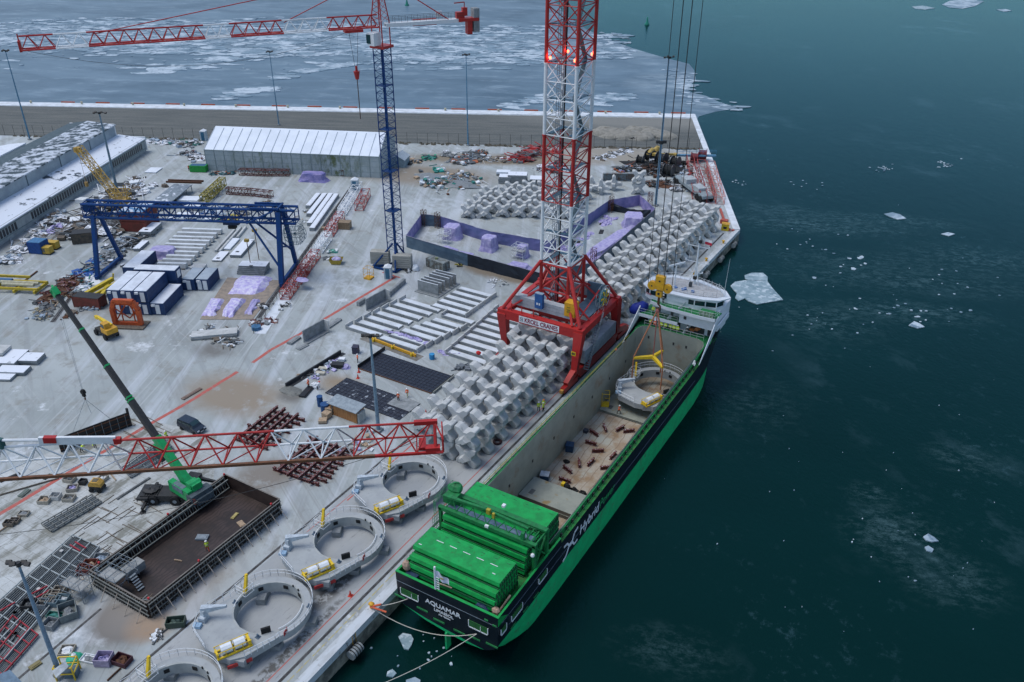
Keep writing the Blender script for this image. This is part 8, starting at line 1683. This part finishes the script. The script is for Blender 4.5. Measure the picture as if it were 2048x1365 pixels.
for (px,py,l) in ((777,556,'white and blue portable toilet at the end of the red line'),(409,281,'pale portable toilet by the fence left of the tent'),(711,381,'grey-blue portable toilet at the upper end of the white lattice section')):
    p = G(px,py); t_ = thing('portable_toilet', l, 'portable toilet', p, UA, 'portable toilets'); s_ = 1.3 if px == 777 else 1.5; build(MB().bx(-.6*s_,.6*s_,-.6*s_,.6*s_,0,2.1*s_), 'cabin', C(.45,.52,.56), t_, True); m_ = MB(); m_.add([(-.65*s_,-.65*s_,2.1*s_),(.65*s_,-.65*s_,2.1*s_),(.65*s_,.65*s_,2.1*s_),(-.65*s_,.65*s_,2.1*s_),(0,-.4*s_,2.45*s_),(0,.4*s_,2.45*s_)],[(0,1,4),(1,2,5,4),(2,3,5),(3,0,4,5)]); build(m_, 'roof', WHT, t_, True); build(MB().bx(-.35*s_,.35*s_,-.63*s_,-.6*s_,.1,1.9*s_), 'door', C(.04,.15,.24), t_, True)
basket(738,557,0,'small yellow man basket standing left of the portable toilet',1.4,YEL,2.6,.1)
p = G(673,527); t_ = thing('skip', 'yellow skip filled with rubbish bags beside the lattice row', 'skip', p, .5); m_ = MB(); m_.add([(-1,-.8,0),(1,-.8,0),(1,.8,0),(-1,.8,0),(-1.5,-1.1,1.2),(1.5,-1.1,1.2),(1.5,1.1,1.2),(-1.5,1.1,1.2)],[(3,2,1,0),(0,1,5,4),(1,2,6,5),(2,3,7,6),(3,0,4,7)]); build(m_, 'tub', C(.45,.33,.05), t_, True); m_ = MB(); m_.blob((0,0,1.0),(1.2,.9,.5),9,4,.25); build(m_, 'rubbish', PURL, t_, True)
heap((655,505),(675,503),1.6,16,(.5,1),[TEAL,C(.2,.5,.4),WHT],'green and white bags beside the yellow skip',hmax=1); heap((645,520),(655,518),1,10,(.4,.8),[WHT,GY],'white sacks left of the yellow skip',hmax=.8)
p = G(1450,460); t_ = thing('tool_box', 'yellow equipment box at the quay corner', 'equipment box', p, .2); build(MB().bx(-.9,.9,-.8,.8,0,1.6), 'housing', YELL, t_, True); build(MB().bx(-.95,.95,-.85,.85,1.6,1.7), 'lid', YEL, t_, True); build(MB().bx(-.4,.4,-.84,-.8,.5,1.1), 'panel', DARK, t_, True)
m_ = MB()
for (px,py,l) in ((1458,462,'small red and white objects beside the yellow box'),): q = G(px,py); m_.box(q+Vector((0,0,.3)),(.7,.5,.6),.3); m_.box(q+Vector((.9,.3,.2)),(.6,.5,.4),.8); single(m_, 'safety_gear', C(.5,.12,.1), l, 'safety gear')
for (px,py,s_,l) in ((950,728,1,'small red bag lying on the nearest X-shaped blocks'),):
    q = G(px-1+8,706,5.6); m_ = MB(); m_.blob(q,(.5,.4,.4),8,4,.15); single(m_, 'red_bag', C(.65,.03,.03), l, 'bag')
# crates and boxes in the lower left yard
def bin_(px, py, w_, l_, h, rz, label, mt, fill=None, name='crate'):
    t_ = thing(name, label, name.replace('_',' '), G(px,py), rz); m_ = MB(); e=.08
    for a in ((-w_/2,w_/2,-l_/2,-l_/2+e),(-w_/2,w_/2,l_/2-e,l_/2),(-w_/2,-w_/2+e,-l_/2+e,l_/2-e),(w_/2-e,w_/2,-l_/2+e,l_/2-e)): m_.bx(*a,.05,h)
    m_.bx(-w_/2+e,w_/2-e,-l_/2+e,l_/2-e,.05,.12); build(m_, 'side', mt, t_, True)
    m_ = MB(); m_.blob((0,0,.12),(w_*.42,l_*.42,h*.65),9,3,.3,1); build(m_, 'content', fill or DARK, t_, True)
WB = C(.36,.33,.27)
for a in ((139,1120-120,1.6,1.2,.6,.5,'open pale timber crate beside the nearest small machine',WB,GY),(146,980,1.5,1.2,.6,.7,'open timber crate with lilac sack left of the yellow machine',WB,PURL),(140,962,1.6,1.2,.6,.3,'open timber crate behind the lilac sack crate',WB,GY2),(112,997,1.4,1.2,.7,.5,'white-sided crate left of the lilac sack crate',C(.5,.5,.48),GY),(90,1004,1.6,1.3,.6,.5,'open pale crate left of the white-sided crate',WB,TIMB),(207,960,1.2,1.2,.6,.2,'small crate with white bag right of the yellow machine',WB,WHT),(167,968,1.0,.9,.7,.4,'dark stool-like box between crates and yellow machine',DARK,DARK),
          (170,1145,1.6,1.3,.9,.6,'wine-red crate beside the far end of the large grid',C(.16,.04,.035),RUST),(183,1135,1.7,1.3,.9,.6,'red-brown crate stacked with timber near the large grid',C(.2,.06,.04),TIMB),(203,1120,1.8,1.4,.6,.6,'pile of grey clamps in a tray by the formwork box',GY,LB),(120,1188,1.4,1.3,.8,.5,'beige open bin, right one of the row below the grid',C(.28,.25,.2),TIMD),(108,1196,1.4,1.3,.8,.5,'beige open bin, middle of the row below the grid',C(.28,.25,.2),RUST),(97,1205,1.4,1.2,.8,.5,'beige open bin, left one of the row below the grid',C(.28,.25,.2),DARK),(88,1214,1.3,1.2,.9,.5,'grey wire cage box left of the bin row',GY,DARK),(108,1208,1.5,1.3,.8,.5,'blue-grey tool bin in front of the bin row',C(.15,.22,.25),GY),(128,1203,1.5,1.1,.8,.5,'blue-grey bin with white sack in front of the bin row',C(.15,.22,.25),WHT),
          (148,1172,2.0,1.6,.5,.4,'tray of mixed timber offcuts right of the bin row',TIMB,TIMB),(60,1215,1.5,1.4,.9,.6,'black cage box under the foot of the lamp arm',DARK,GY2),(138,1230,2.4,2.0,1.1,-.5,'large steel stillage with folded frames below the bins',C(.16,.19,.19),GY),(115,1235,2.4,.9,.5,.4,'green frame stack left of the steel stillage',C(.04,.14,.11),TEAL),(103,1253,1.5,1.4,.8,.3,'round heap of grey couplers below the green frames',GY,GY),
          (210,1325,1.8,1.5,1.1,.5,'lilac-covered crate on the lower left apron',C(.35,.3,.42),PURL),(245,1325,2.0,1.4,.7,.2,'dark wine-red crate right of the lilac-covered crate',C(.07,.02,.03),RUST),(353,1250,2.2,1.2,.9,R(38),'long dark green crate near the corner of the formwork box',C(.05,.08,.06),C(.08,.12,.1)),(180,1320,2.0,1.1,.3,.3,'white tray of fittings left of the lilac-covered crate',WHT,GY),(135,1305,1.6,1.5,.5,.6,'timber tray with a white sack by the lamp post foot',WB,WHT),(30,1045,1.3,1.0,.5,.5,'timber tray at the end of a plank, left edge',TIMD,GY2),(20,1050,1.4,1.0,.6,.5,'dark timber box at the left edge, beside a long plank',TIMD,DARK),(48,1030,1.4,1.0,.4,.5,'open pale tray on the slab paving at the left edge',WB,GY)): bin_(*a)
m_ = MB(); q = G(150,1318); m_.blob(q,(1.0,.9,.5),10,4,.15,1); m_.cm = 1; m_.blob(q+Vector((0,0,.3)),(.35,.35,.6),8,4,.1); single(m_, 'rope_tub', [C(.02,.38,.22),WHT], 'bright green tub with a white sack near the lamp post foot', 'tub')
heap((300,1285),(325,1262),1,30,(.25,.7),[WHT,GY2,TIMD],'narrow heap of white and dark fittings near the formwork box corner',hmax=.6,mound=False); heap((290,1200),(300,1205),1,14,(.3,.8),[GY,TIMD],'small tangle of tubes at the scaffold foot',hmax=.6,mound=False)
for (a,b,w_,mt,l) in (((40,995),(58,980),.8,C(.12,.15,.13),'dark green board bundle lying across the red line, left edge'),((88,960),(102,950),.5,C(.04,.1,.08),'dark green batten under the foreground jib'),((-10,995),(118,958),.15,TIMD,'very long dark pole under the foreground jib'),((-10,1072),(48,1030),.12,TIMB,'long pale plank at the left edge'),((300,957),(234,1000),.35,C(.13,.14,.14),'dark steel strip lying on the yard left of the green crane'),((0,965),(40,948),.5,DARK,'dark angle bar bundle at the left edge beneath the jib'),((60,1340),(82,1325),.7,C(.2,.17,.07),'short olive roll lying near the rail at the bottom left'),((215,1363),(242,1338),.12,RUST,'thin rusty rail piece near the bottom edge'),((232,962),(222,950),.15,TIMB,'short pale batten beside the yellow machine'),((365,800),(402,778),.7,C(.2,.14,.11),'narrow wooden crate lid on the red line, centre left')):
    a, b = G(*a), G(*b); m_ = MB(); m_.bar(a+Vector((0,0,.12)),b+Vector((0,0,.12)),w_,.18); m_.bar(a.lerp(b,.1)+Vector((0,0,.23)),a.lerp(b,.9)+Vector((0,0,.23)),w_*.5,.06); single(m_, 'board_strip', mt, l, 'board')
# sparse sticks on slab paving: joint battens
m_ = MB()
for k in range(60):
    q = G(rnd(150,330),rnd(985,1150)); 
    if q.x > BX0-1.5: continue
    a_ = random.choice((R(0),R(90)))+rnd(-.08,.08); L_ = rnd(.8,2.4); d = Vector((math.cos(a_),math.sin(a_),0))*L_; m_.bar(q-d+Vector((0,0,.05)),q+d+Vector((0,0,.05)),.08,.06)
for k in range(14): q = G(rnd(240,330),rnd(840,900)); d = Vector((rnd(1.2,2.2),rnd(-.2,.2),0)); m_.bar(q-d+Vector((0,0,.05)),q+d+Vector((0,0,.05)),.1,.06)
struct(m_, 'strewn_battens', TIMD, 'stuff')
# corner of a grey cabin roof and control stand at the bottom edge
t_ = thing('site_cabin', 'slate-blue cabin roof corner cut by the bottom left corner of the photo', 'cabin', G(15,1370)); P_ = [G(*q,2.5) for q in ((0,1348),(20,1340),(47,1368),(30,1420),(-60,1420),(-60,1360))]; m_ = MB(); m_.prism([q[:2] for q in P_],2.3,2.5); build(m_, 'roof', C(.12,.19,.26), t_); m_ = MB(); c_ = sum(P_,Vector())/6; m_.prism([(c_.x+(q.x-c_.x)*.93,c_.y+(q.y-c_.y)*.93) for q in P_],0,2.3); build(m_, 'wall', C(.1,.15,.2), t_)
t_ = thing('work_stand', 'yellow-framed work stand with a grey board at the foot of the near lamp post', 'work stand', G(140,1352)); P_ = [G(*q,2.2) for q in ((106,1345),(132,1323),(135,1330),(109,1352))]; m_ = MB(); m_.prism([q[:2] for q in [G(*q,2.2) for q in ((104,1342),(131,1322),(137,1334),(112,1356))]],2.1,2.2); build(m_, 'board', C(.42,.46,.48), t_)
m_ = MB(); q = G(138,1350); M3 = Matrix.Rotation(.6,3,'Z')
for x in (-1,1):
    for y in (-.8,.8): m_.tube(q+M3@Vector((x,y,0)),q+M3@Vector((x,y,2.0)),.09,5)
for z in (1.0,2.0): m_.path([q+M3@Vector((x,y,z)) for x,y in ((-1,-.8),(1,-.8),(1,.8),(-1,.8),(-1,-.8))],.08,5)
build(m_, 'frame', YELL, t_); m_ = MB(); m_.box(q+Vector((.4,.2,.5)),(1.4,1.0,1.0),.6); build(m_, 'machine', C(.1,.15,.18), t_)
# gravel mounds on the mole
for i in range(11):
    px = 1212+i*11.5; q = G(px,rnd(262,276)); m_ = MB(); m_.blob(q,(rnd(4,6),rnd(3,5),rnd(1.4,2.2)),14,5,.09,1); single(m_, 'gravel_heap', M('heap_gravel_%d' % i,(.2,.195,.17),(.26,.25,.22),1,.95) if i == 0 else bpy.data.materials['heap_gravel_0'], 'grey gravel heap on the mole, %s from the left' % nth(i), 'gravel heap', 'gravel heaps on the mole', smooth=True)
# orange fenders and bollards along the mole edge
of0 = None
for i in range(18):
    s_ = 6+i*13.4; q = E1-u*s_+v*.35; q.z = -.2
    if of0 is None: of0 = o = thing('edge_fender', 'x', 'fender', q, R(27.6), 'orange fenders along the outer mole edge'); build(MB().bx(-2.6,2.6,-.1,.35,-.2,.75), 'pad', C(.5,.1,.04), o, True); m_ = MB(); m_.tube((-2,.1,.75),(-2,-.6,.8),.05,4); m_.tube((2,.1,.75),(2,-.6,.8),.05,4); each(m_, 'chain', DARK, o, True)
    else: o = copy_tree(of0); o.location = q
    o['label'] = 'orange fender pad on the outer mole edge, %s from the corner' % nth(i)
bo0 = None
for i in range(13):
    s_ = 13+i*19.5; q = E1-u*s_-v*1.4; q.z = .2
    if bo0 is None: bo0 = o = thing('mole_bollard', 'x', 'bollard', q, 0, 'pale bollards along the mole edge'); build(MB().tube((0,0,0),(0,0,.7),.35,8,.28), 'post', C(.45,.42,.3), o, True); m_ = MB(); m_.blob((0,0,.75),(.55,.45,.22),8,4,0); build(m_, 'cap', C(.45,.42,.3), o, True)
    else: o = copy_tree(bo0); o.location = q
    o['label'] = 'small pale bollard on the snowy mole edge, %s from the corner' % nth(i)
# buoys
for (px,py,l) in ((1294,50,'green navigation buoy floating right of the crane mast'),(814,12,'green navigation buoy above the counter-jib, near the top edge')):
    q = G(px,py,-3); t_ = thing('navigation_buoy', l, 'buoy', q, 0, 'green navigation buoys'); m_ = MB(); m_.tube((0,0,-.4),(0,0,.9),1.5,12,1.3); build(m_, 'float', C(.02,.22,.16), t_, True); m_ = MB(); m_.tube((0,0,.9),(0,0,3.6),.9,8,.35); build(m_, 'tower', C(.02,.25,.18), t_, True); m_ = MB(); m_.tube((0,0,3.7),(0,0,4.6),.55,8,.02); build(m_, 'top_mark', C(.02,.25,.18), t_, True)
# ================= lamp posts
def lamp(px, py, ptop, label, r0=.32, mat=BLUG, heads=4, hs=.9):
    p = G(px,py); h = ZAT(p.x,p.y,ptop); t_ = thing('lamp_post', label, 'lamp post', p, 0, 'high-mast lamp posts'); m_ = MB(); m_.tube((0,0,0),(0,0,h),r0,9,r0*.45); build(m_, 'pole', mat, t_, True); m_ = MB(); m_.tube((0,0,h-.3),(0,0,h+.2),r0*.9,8); ux, uy = rt.x, rt.y
    m_.bar((-ux*hs*1.4,-uy*hs*1.4,h),(ux*hs*1.4,uy*hs*1.4,h),.14); build(m_, 'head_frame', DARK, t_, True)
    for k in range(heads): a = (k-(heads-1)/2)*hs*.85; m_ = MB(); m_.box((ux*a+(.3 if k%2 else -.3)*uy,uy*a-(.3 if k%2 else -.3)*ux,h+(.25 if k%2 else -.1)),(hs*.62,hs*.5,hs*.34),YAW+rnd(-.3,.3),('X',.5)); build(m_, 'floodlight', DARK, t_, True)
    m_ = MB(); m_.bx(-r0*1.8,r0*1.8,-r0*1.8,r0*1.8,0,.4); build(m_, 'footing', CONCD, t_, True); return t_
lamp(757,862,672,'lamp post beside the timber shed and the black mats',.34); lamp(121,1352,1128,'lamp post at the lower left, nearest the camera',.3,C(.16,.24,.32)); lamp(60,280,102,'tall lamp post at the far left behind the warehouse',.28,C(.08,.2,.3)); lamp(236,388,226,'lamp post in front of the warehouse wall',.4,C(.14,.22,.28),5)
lamp(558,251,104,'tall thin lamp post behind the white tent',.22,C(.12,.24,.34),4,.8); lamp(936,292,110,'tall thin lamp post left of the big crane mast',.24,C(.1,.24,.36),4,.8); lamp(1311,412,115,'tallest lamp post, between the X-shaped blocks and the cable drums',.36,C(.15,.27,.38),4,.8)
q = G(1263,300); lamp(1263,300,277,'short dark lamp post by the fence near the gravel heaps',.12,DARK,2,.7)
q = G(1311,412); m_ = MB(); q.z = ZAT(q.x,q.y,285); m_.tube(q-Vector((0,0,.4)),q+Vector((0,0,.4)),.6,8); 
for a in (-1,1): m_.box(q+Vector((a*.9*rt.x,a*.9*rt.y,.1)),(.9,.7,.7),YAW)
single(m_, 'mast_platform', DARK, 'dark lamp ring halfway up the tallest lamp post', 'lamp ring')
# dark lattice pole by the small lamp near the warehouse
# ================= people
def skin_person(name, pts, edges, rad):
    me = bpy.data.meshes.new(name); me.from_pydata(pts, edges, []); o = bpy.data.objects.new('tmp', me); COL.objects.link(o); o.modifiers.new('s','SKIN')
    sv = me.skin_vertices[0] if me.skin_vertices else me.attributes.new and None
    if not me.skin_vertices:
        bpy.context.view_layer.objects.active = o
    for i, r_ in enumerate(rad): me.skin_vertices[0].data[i].radius = (r_, r_)
    me.skin_vertices[0].data[0].use_root = True
    ss = o.modifiers.new('u','SUBSURF'); ss.levels = 1; ss.render_levels = 1
    bpy.context.view_layer.update(); dg = bpy.context.evaluated_depsgraph_get(); nm = bpy.data.meshes.new_from_object(o.evaluated_get(dg)); nm.name = name; bpy.data.objects.remove(o); return nm
def pose(kind):
    # pelvis, chest, neck, head, shoulders, elbows, hands, hips, knees, feet, toes (facing +x)
    lean = {'stand':0,'walk':.08,'bend':.5}[kind]; st = {'stand':.06,'walk':.3,'bend':.12}[kind]; dz = -.12 if kind == 'bend' else 0
    P_ = [(0,0,.98+dz),(lean*.45,0,1.28+dz*1.3),(lean*.75,0,1.5+dz*1.6),(lean*.95,0,1.66+dz*1.8)]
    E_ = [(0,1),(1,2),(2,3)]; Rr = [.15,.165,.075,.105]
    for s_ in (-1,1):
        b = len(P_); P_ += [(lean*.7,s_*.19,1.43+dz*1.6),(lean*.7+.05+s_*st*.3,s_*.27,1.16+dz*1.7),(lean*.7+.22-s_*st*.4,s_*.2,.98+dz*1.2),(0,s_*.1,.9+dz),(s_*st*.6+.04,s_*.12,.5),(s_*st,s_*.13,.1),(s_*st+.16,s_*.14,.05)]
        E_ += [(1,b),(b,b+1),(b+1,b+2),(0,b+3),(b+3,b+4),(b+4,b+5),(b+5,b+6)]; Rr += [.085,.065,.05,.11,.08,.055,.05]
    return P_, E_, Rr
BODY = {}
for k in ('stand','walk','bend'):
    P_, E_, Rr = pose(k); nm = skin_person('body_'+k, P_, E_, Rr); BODY[k] = nm
def clothes(base, jacket, trousers, key, hz):
    k = 'cm_'+key
    if k in bpy.data.meshes: return bpy.data.meshes[k]
    me = base.copy(); me.name = k; me.materials.clear()
    for m in (jacket, trousers, SKIN, BLK): me.materials.append(m)
    for p_ in me.polygons:
        c = p_.center; p_.material_index = 3 if c.z < .13 else 1 if c.z < .86*hz else 2 if c.z > 1.52*hz and abs(c.y) < .1 else 0
    return me
PID = 0
def person(px, py, jc, label, pk='stand', z=0., rz=None, helmet=HEL, tr=CLO, x=None, group=None):
    p = G(px,py,z); p.z = z
    if x: p = Vector((x[0],x[1],z))
    key = pk+jc.name+tr.name; me = clothes(BODY[pk], jc, tr, key, .93 if pk == 'bend' else 1)
    o = bpy.data.objects.new('person', me); COL.objects.link(o); o.location = p; o.rotation_euler = (0,0,rnd(-3,3) if rz is None else rz); tag(o, label, 'person', group)
    hx_ = {'stand':0,'walk':.076,'bend':.475}[pk]; hz_ = {'stand':1.66,'walk':1.66,'bend':1.44}[pk]; m_ = MB(); m_.blob((hx_,0,hz_+.03),(.15,.13,.13),10,4,0,1); m_.tube((hx_+.03,0,hz_+.02),(hx_+.03,0,hz_+.05),.17,10); build(m_, 'helmet', helmet, o, True, smooth=True)
    m_ = MB(); c = Vector((hx_*.55,0,1.18 if pk != 'bend' else 1.05)); m_.tube(c-Vector((0,0,.03)),c+Vector((0,0,.03)),.2,10); build(m_, 'reflective_band', C(.6,.6,.55), o, True); return o
person(416,1103,HIVY,'worker in yellow jacket walking on the floor of the formwork box','walk',.2,tr=C(.55,.1,.04))
person(1077,822,HIVY,'worker in dark clothes and vest beside the big blocks, left of three','stand',tr=CLO); person(1086,823,HIVY,'worker in bright yellow-green jacket beside the big blocks, in front'); person(1087,817,HIVY,'worker with orange helmet standing behind the yellow-green one','stand',helmet=C(.8,.25,.03))
person(335,880,HIVY,'worker in yellow jacket walking right of the black crane boom','walk'); person(329,893,HIVO,'worker in orange vest just above the foreground jib'); person(191,896,HIVY,'worker in yellow jacket bending at the black formwork panel','bend'); person(164,905,HIVY,'worker in yellow jacket crouching at the lower end of the black panel','bend')
person(618,777,HIVO,'orange-vested worker with red helmet left of the white bulk bag','stand',helmet=HELR); person(635,780,WHT,'worker in white jacket and dark trousers beside the bulk bag','bend',helmet=HELR); person(716,725,HIVO,'orange-vested worker at the corner of the far black mat'); person(797,803,HIVO,'orange-vested worker standing on the nearer black mat',tr=CLO); person(815,794,HIVO,'orange-vested worker in pale trousers beside the nearer black mat','walk',tr=C(.5,.5,.3))
person(1237,828,HIVO,'worker in orange guiding a tag line on the hold pontoon','walk',-2.4); person(1366,750,WHT,'deckhand in pale overalls on the outer hold coaming','stand',5.1,x=(-36.0,121.8)); person(378,342,HIVO,'worker in orange beside the green skip near the tent')
for i,(dx,jc,l) in enumerate(((-4.6,HIVY,'crew member in yellow vest at the left end of the row behind the hold railing'),(-3.7,HIVO,'crew member in orange-red vest, second in the row behind the hold railing'),(-2.6,HIVY,'crew member in yellow vest left of the slings, behind the hold railing'),(-1.8,HIVY,'crew member in yellow vest directly behind the slings'),(-.9,HIVY,'crew member in yellow vest right of the slings, behind the hold railing'),(-.2,HIVY,'crew member in pale yellow vest, second from the right of the row'),(.5,HIVY,'crew member in yellow vest at the right end of the row behind the hold railing'))):
    person(0,0,jc,l,'stand',6.2,-1.57+rnd(-.3,.3),x=(SC+dx,130.2+rnd(-.1,.3)),group='crew standing behind the hold railing')
person(0,0,HIVY,'crew member in yellow vest on the middle green deck of the ship','stand',8.45,-1.5,x=(SC-4.6,131.0)); person(0,0,DARK,'dark-clothed crew member on the upper green deck under the bridge','stand',11.0,-1.5,x=(SC-3.0,131.2)); person(0,0,DARK,'dark-clothed crew member at the right end of the hold railing','stand',6.2,-1.5,x=(SC+2.2,130.6))
t_ = thing('green_skip', 'bright green skip at the left front corner of the tent', 'skip', G(399,343), UA); m_ = MB(); m_.bx(-2.4,2.4,-1.1,1.1,.1,1.8); build(m_, 'tub', C(.02,.3,.05), t_, True); m_ = MB(); m_.bx(-2.45,2.45,-1.15,1.15,1.8,1.95); build(m_, 'rim', C(.03,.36,.08), t_, True); build(MB().bx(-2.2,2.2,-.95,.95,1.95,2.0), 'content', C(.03,.1,.2), t_, True)
t_ = thing('floating_bag', 'white covered bale beside the pale ballast of the blue tower crane', 'bale', G(831,541)); m_ = MB(); m_.blob((0,0,.1),(.9,.8,1.4),10,5,.1,1); build(m_, 'cover', WHT, t_, True); m_ = MB(); m_.box((0,0,.1),(1.2,1.2,.2)); build(m_, 'skid', TIMD, t_, True); t_.name = 'white_bale'
heap((812,545),(826,540),1,20,(.3,.8),[GY2,DARK,WHT],'small fittings heap right of the tower crane base',hmax=.6,mound=False); heap((915,530),(925,535),1,10,(.3,.8),[DARK,C(.4,.35,.05)],'black and yellow hoses beside the stained steel tank',hmax=.5,mound=False); heap((985,560),(1010,575),3,24,(.2,.7),[WHT,GY],'scattered white bits in front of the navy sheeting',hmax=.3,mound=False)
